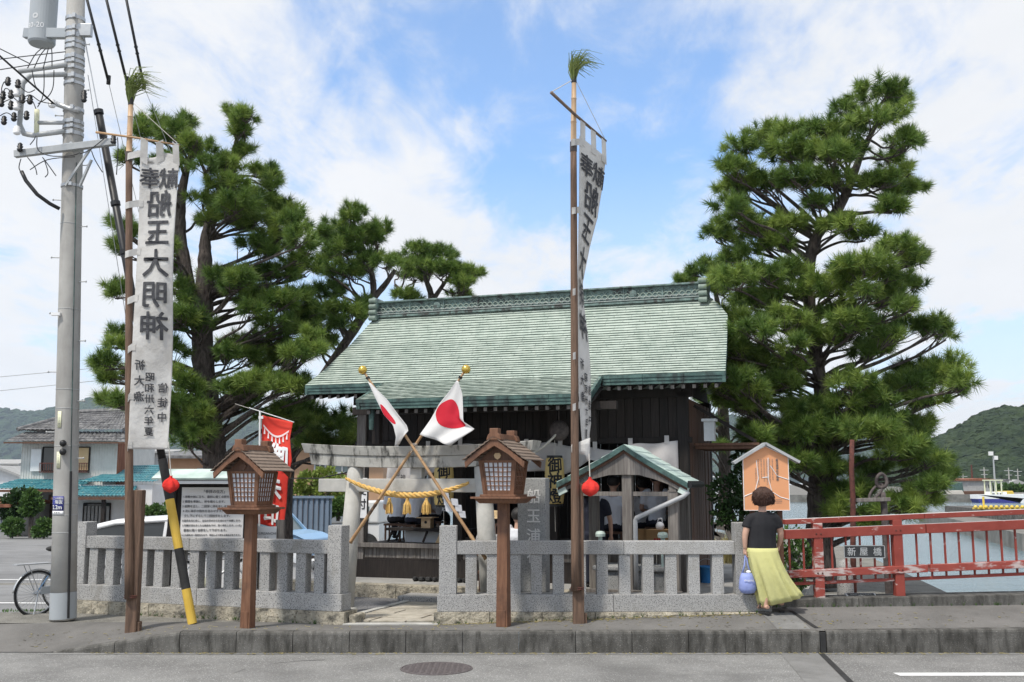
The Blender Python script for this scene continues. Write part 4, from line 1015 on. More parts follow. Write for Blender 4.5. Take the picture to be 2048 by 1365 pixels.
# ================================================================== hand-washing pavilion (temizuya)
TV = -1.9
tz = thing('washing_pavilion', 'small purification pavilion with pale green copper gable roof behind the right fence', 'pavilion', W(5.1, TV, 0), -TH)
HWL, HWR, ZA, ZE, DEP = -.98, .88, 2.30, 1.77, 1.25
def tz_z(x): t = abs(x) / (-HWL if x < 0 else HWR); return ZA - (ZA - ZE) * (t ** .92) 
for s in (-1, 1):
    hw = -HWL if s < 0 else HWR; n = 6
    for i in range(n):
        x0, x1 = s*hw*i/n, s*hw*(i+1)/n*1.0; z0, z1 = tz_z(x0), tz_z(x1)
        for j in range(3):
            y0, y1 = -.05 + DEP*j/3 + .003, -.05 + DEP*(j+1)/3 - .003
            m = MB(); l = .012
            a = [(x0,y0,z0+.018),(x1,y0,z1+.018+l),(x1,y1,z1+.018+l),(x0,y1,z0+.018)]
            m.add(a + [(x,y,z-.016) for x,y,z in a], [(0,1,2,3),(7,6,5,4),(0,4,5,1),(1,5,6,2),(2,6,7,3),(3,7,4,0)])
            m.build('copper_sheet', 'patina_pale', tz, fixn=True)
    m = MB(); vs = []
    for i in range(7):
        x = s*hw*i/6; z = tz_z(x) + .015; vs += [(x,-.075,z),(x,-.045,z),(x,-.045,z-.075),(x,-.075,z-.075)]
    fs = [(0,1,2,3)] + [(4*i+k,4*i+4+k,4*i+4+(k+1)%4,4*i+(k+1)%4) for i in range(6) for k in range(4)] + [(27,26,25,24)]
    m.add(vs, fs); m.build('copper_verge', 'patina_dark', tz, fixn=True)
    m = MB(); vs = []
    for i in range(9):
        x = s*hw*.99*i/8; zt = tz_z(x) - .062; zb = zt - interp(i/8, [(0,.045),(1,.035)]); vs += [(x,-.04,zt),(x,.0,zt),(x,.0,zb),(x,-.04,zb)]
    fs = [(0,1,2,3)] + [(4*i+k,4*i+4+k,4*i+4+(k+1)%4,4*i+(k+1)%4) for i in range(8) for k in range(4)] + [(35,34,33,32)]
    m.add(vs, fs); m.build('inner_verge', 'wood_pale' if s > 9 else 'wood_brown', tz, fixn=True)
    m = MB(); vs = []       # bargeboard with arched lower edge
    for i in range(13):
        x = s*hw*.93*i/12; zt = tz_z(x) - .108; zb = interp(i/12, [(0,1.895),(.25,1.89),(.5,1.835),(.75,1.76),(1,1.665)]); vs += [(x,-.02,zt),(x,.03,zt),(x,.03,min(zb,zt-.05)),(x,-.02,min(zb,zt-.05))]
    fs = [(0,1,2,3)] + [(4*i+k,4*i+4+k,4*i+4+(k+1)%4,4*i+(k+1)%4) for i in range(12) for k in range(4)] + [(51,50,49,48)]
    m.add(vs, fs); m.build('bargeboard', 'wood_grey', tz, fixn=True)
    x = s*hw*.95; m = MB(); m.prism([(x-s*.10,1.66),(x+s*.02,1.60),(x+s*.06,1.72),(x-s*.04,1.78)], -.03, .035); m.build('bargeboard_cap', 'patina_pale', tz, fixn=True)
m = MB(); m.box(-.06,.06,.05,DEP-.1,2.18,2.26); m.build('ridge_beam', 'wood_grey', tz)
for x in (-.72,.66):
    m = MB(); m.box(x-.05,x+.05,.0,DEP-.1,1.66,1.76); m.build('eave_beam', 'wood_grey', tz)
for x, y in ((-.70,.08),(.02,.08),(.66,.08),(-.70,1.0),(.66,1.0)):
    m = MB(); m.box(x-.07,x+.07,y-.07,y+.07,-.02,1.68 if abs(x) > .1 else 1.95); m.build('post', 'wood_grey', tz, bevel=.008)
m = MB(); m.box(-.75,.72,.05,.11,1.60,1.66); m.build('cross_beam', 'wood_grey', tz)
m = MB(); m.tube([(.88,.0,1.66),(.82,-.04,1.60),(.16,-.06,1.30),(.15,-.06,1.27),(.15,-.06,.1)], .032, 10); m.build('drainpipe', 'pvc_grey', tz, smooth=True)
m = MB(); m.tube([(.89,-.03,1.76),(.89,1.15,1.76)], .05, 8); m.build('gutter', 'black_plastic', tz)
m = MB(); m.box(-.5,.5,.3,.8,0,.55); m.box(-.55,.55,.25,.85,.55,.62); m.build('water_basin', 'granite_monument', tz, bevel=.02)
for x in (-.45,.45):
    m = MB(); m.lathe([(.07,1.02),(.075,1.06),(.06,1.09),(.02,1.10)], 14, (x,.35,0)); m.tube([(x,.35,.6),(x,.35,1.02)], .03, 8); m.build('post_cap', 'patina_pale', tz)
m = MB(); m.box(-.75,.8,-.25,-.15,.18,.34); m.build('low_bench', 'wood_grey', tz)

# granite monument with carved characters
u0, z1 = V(1035, 956, -2.4); u1, _ = V(1091, 955, -2.4)
mo = thing('stone_monument', 'tall grey granite monument with carved whitish characters beside the right lantern', 'monument', W((u0+u1)/2, -2.4, 0), -TH)
w = (u1 - u0) / 2
m = MB(); m.box(-w, w, 0, .20, .30, 1.85); m.build('slab', 'granite_monument', mo, bevel=.012)
m = MB(); m.box(-w-.12, w+.12, -.15, .38, -.02, .298); m.build('plinth', 'granite_monument', mo, bevel=.015)
m = MB(); put_column(m, '船玉浦神', .03, 1.60, .21, .27, lambda x, y: (x, -.004, y), .012); m.build('carved_lettering', 'cloth_flag', mo)
# ================================================================== utility pole and its fittings
PB = P(126, 1240, 13.84); PT = P(153, -60, 13.84)
up = thing('utility_pole', 'tall grey concrete utility pole with transformer and cables at the left edge', 'utility pole', (PB.x, PB.y, -.02))
def pl(p): return Vector(p) - Vector((PB.x, PB.y, -.02))
def axis_at(z): t = z / (PT.z - PB.z); return Vector((lerp(PB.x, PT.x, t), 13.84, z))
def prad(z): return interp(z, [(0, .163), (9.2, .118)])
m = MB(); m.tube([pl(axis_at(z)) for z in (0,1.5,3,4.5,6,7.5,9.2)], [prad(z) for z in (0,1.5,3,4.5,6,7.5,9.2)], 28); m.build('shaft', 'pole_concrete', up, smooth=True)
m = MB(); m.tube([pl(axis_at(.02)), pl(axis_at(.36))], [.168, .166], 28, False); m.build('foot_wrap', 'transformer_grey', up, smooth=True)
zz = lambda py: P(140, py, 13.84).z
for py, h in ((40,.05),(62,.05),(75,.06),(88,.04),(98,.05),(118,.05),(128,.04),(140,.04),(157,.05),(170,.04),(222,.05),(247,.05),(258,.04),(270,.05),(297,.06),(374,.04)):
    z = zz(py); m = MB(); m.lathe([(prad(z)+.002,-h/2),(prad(z)+.012,-h/2),(prad(z)+.012,h/2),(prad(z)+.002,h/2)], 24, pl(axis_at(z)), None, False)
    a = pl(axis_at(z)); r = prad(z); m.box(a.x+r*.2, a.x+r*.2+.04, a.y-r-.045, a.y-r+.02, a.z-h*.6, a.z+h*.6); m.build('steel_band', 'steel', up)
for py in (450, 620, 780, 818, 893, 1007, 1030, 1065):
    z = zz(py); m = MB(); m.lathe([(prad(z)+.001,-.004),(prad(z)+.005,0),(prad(z)+.001,.004)], 24, pl(axis_at(z)), None, False); m.build('wire_tie', 'steel_dull', up)
for i, py in enumerate((92,134,183,234,333,402,455,517,565,628,683,745,803,865,917)):       # climbing bolts
    a = pl(axis_at(zz(py))); s = 1 if i % 2 == 0 else -1; m = MB(); r = prad(a.z)
    m.tube([(a.x+s*r*.9,a.y-.03,a.z),(a.x+s*(r+.10),a.y-.05,a.z)], .008, 6); m.tube([(a.x+s*(r+.095),a.y-.05,a.z),(a.x+s*(r+.105),a.y-.05,a.z)], .016, 6); m.build('step_bolt', 'steel_dull', up)
# transformer can on its bracket
c = pl(P(83, 90, 14.0)); R = 27 * 14.0 / F_PX
tr = MB(); tr.lathe([(.02,0),(R*.9,.0),(R,.03),(R,.9),(R*1.02,.92),(R*1.02,.96),(R,.98),(R,1.4)], 32, c); to_ = tr.build('transformer_can', 'transformer_grey', up, smooth=False, bevel=0)
m = MB(); a = pl(axis_at(P(0,72,13.84).z + .02)); m.bar(c + Vector((-R*1.3,-.02,.16)), a + Vector((0,-.02,.0)), .09, .14); m.build('transformer_bracket', 'transformer_grey', up, bevel=.006)
m = MB(); m.box(a.x+.02,a.x+.26,a.y-.1,a.y-.02,a.z-.06,a.z+.12); m.build('bracket_end', 'steel', up, bevel=.005)
m = MB(); put_text(m, '30-20', 0, c.z + .22, .11, lambda x, z: (c.x + (R+.004)*math.sin(x/R - .15), c.y - (R+.004)*math.cos(x/R - .15), z), .0)
put_text(m, '◎', 0, c.z + .36, .10, lambda x, z: (c.x + (R+.004)*math.sin(x/R - .15), c.y - (R+.004)*math.cos(x/R - .15), z)); m.build('can_marking', 'sign_white', up)
def pipe(name, pts, r, mat='steel_dull', d=13.72, n=10, parent=up, smooth=True):
    q = [pl(P(x, y, dd if dd else d)) for x, y, dd in [(p + (None,))[:3] for p in pts]]
    # round the corners a little
    out = [q[0]]
    for i in range(1, len(q) - 1):
        out += [q[i].lerp(q[i-1], min(.35, .10/max(.01,(q[i]-q[i-1]).length))), q[i].lerp(q[i-1], .02), q[i].lerp(q[i+1], min(.35, .10/max(.01,(q[i]-q[i+1]).length)))]
    out.append(q[-1]); m = MB(); m.tube(out, r, n); return m.build(name, mat, parent, smooth=smooth)
pipe('loop_bracket', [(134,149),(60,151),(45,168),(39,250),(48,268),(66,271),(130,263)], .036)
pipe('upper_arm', [(134,130),(38,143)], .036)
pipe('lower_arm', [(130,246),(70,246)], .028)
pipe('fuse_tube', [(74,220),(73,270)], .034, 'plate_cream')
pipe('side_bracket', [(112,208),(140,218),(160,222)], .036, 'steel')
m = MB(); a, b = pl(P(30, 309, 13.66)), pl(P(230, 284, 13.60)); m.bar(a, b, .08, .095); m.build('crossarm', 'steel_dull', up, bevel=.005)
for s_, e_ in (((182,296),(131,372)), ((183,320),(160,372))):
    m = MB(); m.bar(pl(P(*s_, 13.62)), pl(P(*e_, 13.69)), .03, .03); m.build('crossarm_brace', 'steel_dull', up)
def insul(px, py, d=13.6, r=.05):
    m = MB(); c = pl(P(px, py, d)); m.lathe([(.015,-.06),(r*.7,-.05),(r,-.02),(r*.6,-.015),(r,.02),(r*.6,.025),(r*.8,.05),(.015,.07)], 12, c); return m
for px, py in ((33,186),(33,213),(104,208),(34,262)): insul(px, py, 13.6, .055).build('insulator', 'sign_white', up, smooth=True)
for px, py in ((16,164),(36,169),(6,192),(22,190),(45,199),(60,201),(3,206),(22,212),(28,235),(53,232),(8,242),(40,296),(227,281),(168,190),(168,197)): insul(px, py, 13.58, .042).build('clamp', 'black_plastic', up, smooth=True)
m = MB()
for a, b in (((168,188),(166,200)),): m.tube([pl(P(*a,13.7)), pl(P(*b,13.7))], .02, 6)
m.build('clamp_link', 'black_plastic', up)
rr = random.Random(4)
for pts in ([(55,137),(70,110),(85,96)],[(68,137),(80,112),(92,97)],[(86,139),(92,115),(97,97)],[(104,133),(104,110),(103,97)],
            [(64,141),(70,170),(78,180)],[(88,141),(88,175),(84,198),(75,215)],[(108,141),(106,175),(95,195),(76,208)],
            [(36,170),(55,185),(70,180)],[(45,199),(60,190),(80,203),(104,208)],[(22,190),(40,205),(62,200),(72,218)],
            [(8,192),(3,180),(8,165),(16,164)],[(22,190),(18,180),(10,178),(6,192)],[(22,212),(20,200),(6,205)],[(28,235),(14,226),(0,232)],
            [(60,290),(68,280),(72,272)],[(74,275),(76,300),(100,312),(140,312),(160,306)],[(85,315),(100,335),(112,352)],[(88,318),(96,345),(90,355)],
            [(42,318),(38,335),(42,345)],[(160,308),(180,300),(215,272)],[(183,302),(190,320),(205,345)],[(60,340),(95,320),(150,314)],[(55,315),(70,335),(74,350)],
            [(235,275),(236,300),(233,350)]):
    q = [pl(P(x, y, 13.55)) for x, y in pts]
    s = []
    for i in range(len(q) - 1):
        p0, p1, p2, p3 = q[max(0,i-1)], q[i], q[i+1], q[min(len(q)-1,i+2)]
        for k in range(5):
            t = k/5; s.append(.5*((2*p1)+(p2-p0)*t+(2*p0-5*p1+4*p2-p3)*t*t+(3*p1-p0-3*p2+p3)*t**3))
    s.append(q[-1]); m = MB(); m.tube(s, .007, 5); m.build('jumper_wire', 'black_plastic', up, smooth=True)
pipe('drop_cable', [(43,343,13.5),(52,362,13.5),(75,390,13.5),(100,408,13.6),(119,418,13.68)], .026, 'black_plastic')
z0, z1 = P(143, 1237, 13.7).z, P(143, 943, 13.7).z
m = MB(); a0, a1 = pl(axis_at(z0)), pl(axis_at(z1)); off = lambda z: Vector((prad(z)*.72, -prad(z)*.74, 0)); m.tube([a0 + off(z0)*1.05, a1 + off(z1)*1.05], .016, 8); m.build('cable_cover', 'black_plastic', up)
a2 = pl(axis_at(zz(690))); m = MB(); m.tube([a1 + off(z1)*1.04, pl(axis_at(zz(880))) + off(3)*1.03, a2 + off(4)*1.03, pl(axis_at(zz(330))) + off(6)*1.03], .006, 5); m.build('ground_wire', 'patina_dark', up)
for py in (888, 905):
    m = MB(); c = pl(axis_at(zz(py))) + Vector((.03, -prad(2)-.03, 0)); m.ball(c, .045, 12, 8); m.build('junction_knob', 'black_plastic', up, smooth=True)
m = MB(); c = pl(P(112, 628, 13.66)); m.box(c.x-.07,c.x+.05,c.y,c.y+.05,c.z-.02,c.z+.02); m.build('light_sensor', 'sign_white', up)
def on_pole(rot):
    def fn(x, z, lift=.006):
        a = axis_at(z); R = prad(z) + lift; t = x / R + rot
        return pl((a.x + R*math.sin(t), a.y - R*math.cos(t), z))
    return fn
fnp = on_pole(-.25)
def plate(name, mat, x0, x1, z0, z1, lift, parent=up):
    m = MB(); m.grid(lambda a, b: fnp(lerp(x0, x1, a), lerp(z0, z1, b), lift), 10, 2); return m.build(name, mat, parent, smooth=True, solid=.003)
zt, zb, zc = P(118,993,13.7).z, P(118,1022,13.7).z, P(118,1030,13.7).z
so = plate('elevation_sign', 'sign_blue', -.095, .085, zb, zt, .006); so['label'] = 'dark blue plate with white elevation lettering'
plate('sign_footer', 'sign_white', -.095, .085, zc, zb - .002, .006)
m = MB(); fz = lambda x, z: fnp(x, z, .011)
put_text(m, 'ここの地盤は', -.005, zt - .03, .030, fz, .004); put_text(m, '海抜', .02, zt - .078, .058, fz, .012); put_text(m, '2.2m', -.005, zt - .145, .075, fz, .02); m.build('sign_lettering', 'sign_white', up)
m = MB(); put_text(m, '焼 津 市', -.005, (zb+zc)/2, .026, fz, .0); m.build('footer_lettering', 'ink', up)
for pa, pb in ((823, 856), (904, 937)):
    plate('number_plate', 'plate_cream', -.028, .028, P(120,pb,13.7).z, P(120,pa,13.7).z, .006)
    m = MB()
    for k in range(4): put_text(m, '一二三四'[k], 0, P(120, pa+7+k*6, 13.7).z, .028, fz)
    m.build('plate_lettering', 'print_grey', up)

# overhead wires
def wire(label, pts, r, mat='black_plastic', cat='cable', grp='overhead wires'):
    m = MB(); m.tube([P(*p) for p in pts], r, 6); return tag(m.build('overhead_wire', mat, smooth=True), label, cat, grp)
def wire2(label, a, b, c, lab2=None):
    """thick insulated length with clamp, going over into a thin wire"""
    t = thing('overhead_wire', label, 'cable', P(*b), 0, 'overhead wires'); o = P(*b)
    m = MB(); m.tube([P(*a) - o, P(*b) - o], .022, 8); m.build('insulated_length', 'black_plastic', t, smooth=True)
    m = MB(); m.tube([Vector((0,0,.10)) + (P(*a)-o).normalized()*.0, Vector((0,0,-.04))], .034, 8); m.build('end_clamp', 'black_plastic', t, smooth=True)
    d = (P(*a)-o); 
    for k in (.35,.42): 
        m = MB(); m.tube([d*k, d*(k+.02)], .030, 8); m.build('spacer', 'black_plastic', t)
    m = MB(); m.tube([Vector((0,0,0)), P(*c) - o], .005, 5); m.build('thin_wire', 'steel_dull', t)
wire2('thick black cable nearest the utility pole running down to a clamp', (171,-12,15.0), (217,164,15.6), (300,520,19))
wire2('thick black cable ending just left of the grass tuft on the bamboo pole', (210,-12,15.2), (254,166,15.8), (352,560,20))
wire2('thick black cable passing behind the grass tuft on the bamboo pole', (250,-14,15.4), (288,174,16.0), (352,330,17))
for i, (a, b) in enumerate((((-20,121,13.8),(131,104,13.75)), ((-20,143,13.8),(131,119,13.75)), ((-20,88,13.3),(60,128,13.6)), ((-20,95,12.6),(110,210,13.6)))):
    wire(('thin wire meeting the pole just below the transformer', 'thin wire meeting the pole at the upper bracket arm', 'thin wire slanting down to the upper bracket arm from the left edge', 'black service wire slanting down to the side bracket from the left edge')[i], (a, b), .007 if i < 3 else .013)
wire('faint wire crossing the sky low behind the utility pole, upper of two', ((-30,757,60),(240,732,60)), .02, 'steel_dull')
wire('faint wire crossing the sky low behind the utility pole, lower of two', ((-30,785,60),(240,757,60)), .02, 'steel_dull')
wire('slender wire dropping beside the utility pole, left one', ((172,95,14),(262,560,15)), .005, 'steel_dull')
wire('slender wire dropping beside the utility pole, right one', ((176,150,14),(262,700,15)), .005, 'steel_dull')
wire('dark cable strung between pine trunk and gate pillar', ((580,957,16.5),(640,957,16),(700,944,14.9)), .010)

# guy wire: black sleeve high up, striped guards at the foot
gy = thing('guy_wire', 'black sleeved guy wire slanting up towards the pole with yellow and black striped foot guard', 'guy wire', G(385, 1248))
B0 = G(385, 1248); T0 = P(197, 222, 13.86)
def gl(t, dx=0.0): p = B0.lerp(T0, t) - B0; return p + Vector((dx, 0, 0))
m = MB(); m.tube([gl(.30), gl(.995)], .052, 12); m.build('black_sleeve', 'black_plastic', gy, smooth=True)
for t in (.70, .80, .993):
    m = MB(); m.tube([gl(t), gl(t + .008)], .066, 12); m.build('sleeve_collar', 'black_plastic', gy)
m = MB(); m.tube([gl(.99), P(165, 55, 13.84) - B0], .008, 6); m.build('steel_strand', 'steel', gy)
for i, (t0, t1, mt) in enumerate(((0,.062,'yellow_paint'),(.062,.135,'black_rubber'),(.135,.225,'yellow_paint'),(.225,.30,'black_rubber'))):
    m = MB(); m.tube([gl(t0), gl(t1)], .058, 14); m.build('striped_guard', mt, gy, smooth=False)
B1_ = B0 + Vector((-.02, .10, 0)); T1_ = P(330, 955, 13.62)
def gl2(t): return B1_.lerp(T1_, t) - B0
for t0, t1, mt in ((0.12,.32,'yellow_paint'),(.32,.52,'black_rubber'),(.52,.86,'yellow_paint'),(.86,1.0,'black_rubber')):
    m = MB(); m.tube([gl2(t0), gl2(t1)], .05, 12); m.build('rear_guard', mt, gy)

# ================================================================== banner poles with prayer banners
def grass_tuft(name, label, base, h, seed, lean):
    m = MB(); rr = random.Random(seed)
    for k in range(90):
        a = rr.uniform(0, 6.28); s = rr.uniform(.02, .10); up_ = rr.uniform(.55, 1.0) * h; bend = rr.uniform(.15, 1.0)
        p0 = base + Vector((math.cos(a)*.02, math.sin(a)*.02, rr.uniform(0,.1)))
        p1 = p0 + Vector((math.cos(a)*s*.6, math.sin(a)*s*.6, up_*.55)); p2 = p1 + Vector((lean*bend*.12 + math.cos(a)*s*.5, math.sin(a)*s, up_*.3)); p3 = p2 + Vector((lean*bend*.26, math.sin(a)*.08, -bend*.10 + rr.uniform(-.05,.08)))
        m.tube([p0, p1, p2, p3], [.006,.005,.004,.0015], 4, False)
    return tag(m.build(name, 'tuft_green'), label, 'grass tuft', 'grass tufts on the banner poles')
def banner_pole(label, foot_px, top, tan_from, stake_x, stake_h, side):
    f = P(*foot_px, 13.1); f.z = walk_z(f.x, 13.1); t = thing('banner_pole', label, 'banner pole', f, 0, 'banner poles by the road')
    T = P(*top, 13.1) - f; S = P(*tan_from, 13.1) - f; b = Vector((0, -.06, .40))
    m = MB(); n = 14; ps = [b.lerp(S, i/n) for i in range(n+1)]; m.tube(ps, [lerp(.055,.042,i/n) for i in range(n+1)], 14); m.build('lower_pole', 'wood_stake', t, smooth=True)
    m = MB(); bamboo(m, [S, T], .040, .030, 14, 3); m.build('bamboo_top', 'bamboo_tan', t, smooth=True)
    m = MB(); d = (T - S).normalized(); m.tube([S - d*.08, S + d*.05], .047, 14); m.build('joint_sleeve', 'iron_old', t)
    m = MB(); m.tube([T - d*.10, T], .036, 12); m.build('top_binding', 'black_rubber', t)
    m = MB(); m.box(stake_x-.075, stake_x+.065, -.045, .095, -.03, stake_h); m.build('stake', 'wood_stake', t, bevel=.012)
    m = MB(); m.box(stake_x+.06, stake_x+.10, -.02, .08, -.03, .12); m.build('stake_wedge', 'wood_stake', t, bevel=.01)
    m = MB()
    for k in (0, .02): m.tube([Vector((stake_x + .07*math.cos(a)*1.15 - (.02), -.02 + .085*math.sin(a), .42 + k)) for a in [i*6.283/16 for i in range(17)]], .007, 5, False)
    m.build('wire_binding', 'rust', t)
    return t, f + T, f + b, f + S
bl_, LT, LB, LS = banner_pole('banner pole beside the utility pole, weathered below and pale bamboo above', (259,1253), (262,196), (258,312), .03, 1.74, 1)
br_, RT, RB, RS = banner_pole('banner pole in front of the small pavilion, weathered below and pale bamboo above', (1151,1253), (1148,152), (1147,292), .045, 1.72, 1)
grass_tuft('grass_tuft', 'green grass tuft on the bamboo pole beside the utility pole', LT - Vector((0,0,.12)), .50, 2, 1.0)
grass_tuft('grass_tuft', 'green grass tuft on the tall pole in front of the pavilion', RT - Vector((0,0,.12)), .46, 5, .8)

def banner(label, fn, loops_fn, loops_t, tops, n_u, n_v, pole, bar, group):
    t = thing('prayer_banner', label, 'banner', fn(.5, 1), 0, group); o = Vector(fn(.5, 1))
    m = MB(); m.grid(lambda a, b: Vector(fn(a, b)) - o, n_u, n_v); m.build('cloth', 'cloth_white', t, smooth=True, solid=.003)
    for tt in loops_t:
        p, q = Vector(fn(0, tt)), pole(tt); d = (p - q); d.z = 0; m = MB(); e = q - d.normalized() * .052; side = Vector((0, -.058, 0))
        z0 = Vector((0,0,.045)); pts = [Vector(fn(.10, tt)) + Vector((0,-.006,0)), p + Vector((0,-.01,0)), q + side + Vector((0,0,-.035)), e + side*.6 + Vector((0,0,-.045))]
        vs = []
        for w in pts: vs += [w - o + z0, w - o - z0]
        m.add(vs, [(2*i, 2*i+1, 2*i+3, 2*i+2) for i in range(len(pts)-1)]); m.build('side_loop', 'cloth_white', t, solid=.004)
    for a in tops:
        p = Vector(fn(a, 0)); q = bar(a); m = MB(); e = (Vector(fn(min(1,a+.07), 0)) - Vector(fn(max(0,a-.07), 0))).normalized() * .052
        vs = [p - e - Vector((0,0,.10)) + Vector((0,-.006,0)), p + e - Vector((0,0,.10)) + Vector((0,-.006,0)), q + e + Vector((0,-.014,.012)), q - e + Vector((0,-.014,.012))]
        m.add([v - o for v in vs], [(0,1,2,3)]); m.build('top_loop', 'cloth_white', t, solid=.004)
    wd = (Vector(fn(1,.1)) - Vector(fn(0,.1))).length; ht = (Vector(fn(.5,1)) - Vector(fn(.5,0))).length
    def on(x, y):
        a, b = .5 + x / wd, -y / ht; a = min(1.05, max(-.05, a)); b = min(1, max(0, b))
        p = Vector(fn(a, b)); n = (Vector(fn(min(1,a+.02), b)) - Vector(fn(max(0,a-.02), b))).cross(Vector((0,0,1)))
        n = n.normalized() if n.length > 1e-6 else Vector((0,-1,0))
        if n.y > 0: n = -n
        return p + n * .014 - o
    W_ = wd
    m = MB(); B = .020
    put_text(m, '奉', -W_*.24, -ht*.078, W_*.54, on, B, True); put_text(m, '献', W_*.25, -ht*.078, W_*.54, on, B, True)
    for i, (ch, yy, s_) in enumerate((('船',.165,.72),('玉',.265,.70),('大',.370,.74),('明',.478,.70),('神',.582,.74))): put_text(m, ch, W_*.05, -ht*yy, W_*s_, on, B, True)
    put_column(m, '祈大漁', -W_*.27, -ht*.715, W_*.27, ht*.053, on, B, True)
    put_column(m, '昭和卅六年夏', -W_*.02, -ht*.755, W_*.24, ht*.037, on, B, True)
    put_column(m, '信徒中', W_*.30, -ht*.79, W_*.26, ht*.050, on, B, True)
    m.build('brush_lettering', 'ink_faded', t)
    return t
# left banner, facing the road
def lb(a, b):
    px = lerp(interp(b, [(0,281),(.1,277),(.5,270),(.8,262),(1,259)]), interp(b, [(0,358),(.1,356),(.5,345),(.8,339),(1,335)]), a)
    py = lerp(308, 899, b) + (6 * math.sin(a * 7) if b < .02 else 0) + a * 4 * (1 - b)
    p = P(px, py, 13.05); p.y += .05 * math.sin(a * 4 + b * 5) * (.3 + b) + .03 * math.sin(b * 9 + a * 2) - .012 * math.sin(a * 8 + b * 3) * b
    return p
def polepos(A, B): 
    return lambda z: A.lerp(B, (z - A.z) / (B.z - A.z))
lpole = polepos(LB, LT); lbar = (P(192,265,13.08), P(359,291,13.02))
banner('long white cloth banner with mirrored black brush characters hanging left of the pines', lb, None, (.0,.165,.33,.49,.655,.82,.985), (.09,.50,.93), 28, 120,
       lambda t: lpole(Vector(lb(0,t)).z), lambda a: lbar[0].lerp(lbar[1], (lerp(283,357,a)-192)/167), 'prayer banners on the banner poles')
m = MB(); m.tube([lbar[0], lbar[0].lerp(lbar[1],.5)+Vector((0,0,.01)), lbar[1]], [.016,.014,.011], 8); tag(m.build('banner_bar', 'bamboo_pole', smooth=True), 'thin bamboo crossbar carrying the banner beside the utility pole', 'crossbar', 'banner crossbars')
# right banner, swung nearly edge-on to the view
zb_ = P(1148, 228, 13.1).z; ra, rb_ = P(1102, 185, 12.72), P(1212, 283, 13.52)
m = MB(); m.tube([ra, P(1148,228,13.04), rb_], [.022,.02,.017], 8); tag(m.build('banner_bar', 'bamboo_old', smooth=True), 'thin dark crossbar near the top of the pole in front of the pavilion', 'crossbar', 'banner crossbars')
rpole = polepos(RB, RT)
def rbn(a, b):
    py0 = lerp(272 + 26 * a, 905, b); px0 = interp(b, [(0,1159),(.2,1158),(.4,1156),(.55,1155),(.8,1157),(.93,1162),(1,1166)])
    wpx = interp(b, [(0,52),(.1,48),(.2,40),(.3,24),(.42,8),(.5,10),(.6,18),(.7,24),(.8,27),(.9,24),(1,12)])
    dep = interp(b, [(0,.38),(.3,.44),(.5,.48),(.7,.46),(.85,.40),(1,.12)])
    d = 13.14 + dep * a
    p = P(px0 + wpx * a + 3 * math.sin(b * 9 + a * 3) * a, py0, 13.14); q = Vector((p.x * d / 13.14, d, p.z)); 
    return q
banner('white cloth banner with mirrored brush characters, swung edge-on beside the right pole', rbn, None, (.02,.235,.49,.69,.85), (.12,.52,.93), 20, 120,
       lambda t: rpole(Vector(rbn(0,t)).z), lambda a: P(1148,228,13.04).lerp(rb_, .17 + .81*a), 'prayer banners on the banner poles')
# torn lower tail of the right banner tied back to the pole
def tail(a, b):
    px = lerp(1143, 1180, a); py = lerp(lerp(890, 876, a), lerp(906, 912, a), b) + (10 * b if a > .8 else 0); p = P(px, py, 13.02 + .1*a); p.y += .02*math.sin(6*a); return p
cloth_thing('banner_tie', 'white cloth tie wrapped round the right banner pole at the torn end', 'cloth tie', tail, 12, 3, 'cloth_white')
# cords and red cloth weights
def weight(label, px, py, r, top, clabel):
    c = P(px, py, 12.98); t = thing('cloth_weight', label, 'weight', c, 0, 'red cloth weights')
    m = MB(); vs = []
    def fn(a, b):
        th = a * 6.2832
        rad = r * interp(b, [(0,.16),(.06,.20),(.10,.13),(.16,.30),(.30,.72),(.48,.98),(.66,1.04),(.82,.88),(.93,.52),(1,.01)])
        rad *= 1 + (.34 * (1 - b)) * math.sin(th * 5 + .7) * (1 if b > .12 else .5) + .05 * math.sin(th * 3 + b * 4)
        z = r * (1.35 - 2.30 * b) + .08 * r * math.sin(th * 2)
        return (rad * math.cos(th), rad * .9 * math.sin(th), z)
    m.grid(fn, 44, 24); m.build('bag', 'bag_red', t, smooth=True)
    m = MB(); tp = P(*top, 13.0) - c; m.tube([Vector((0,0,r*1.45)), tp], .007, 6); m.build('cord', 'rope_pale', t)
weight('round red cloth weight hanging in front of the striped guy guard', 341, 972, .092, (337,884), '')
weight('red cloth weight hanging from the right banner, in front of the pavilion', 1180, 977, .100, (1178,908), '')
m = MB(); m.tube([RT + Vector((-.02,0,-.06)), ra], .006, 5); tag(m.build('stay_cord', 'rope_pale'), 'pale cord from the pole top to the near end of the right crossbar', 'cord')
m = MB(); m.tube([RT + Vector((.02,0,-.06)), rb_], .004, 5); tag(m.build('stay_cord', 'rope_pale'), 'thin cord from the pole top to the far end of the right crossbar', 'cord')
m = MB(); m.tube([LT + Vector((.02,0,-.06)), lbar[1]], .004, 5); tag(m.build('stay_cord', 'rope_pale'), 'thin cord from the pole top to the right end of the left crossbar', 'cord')

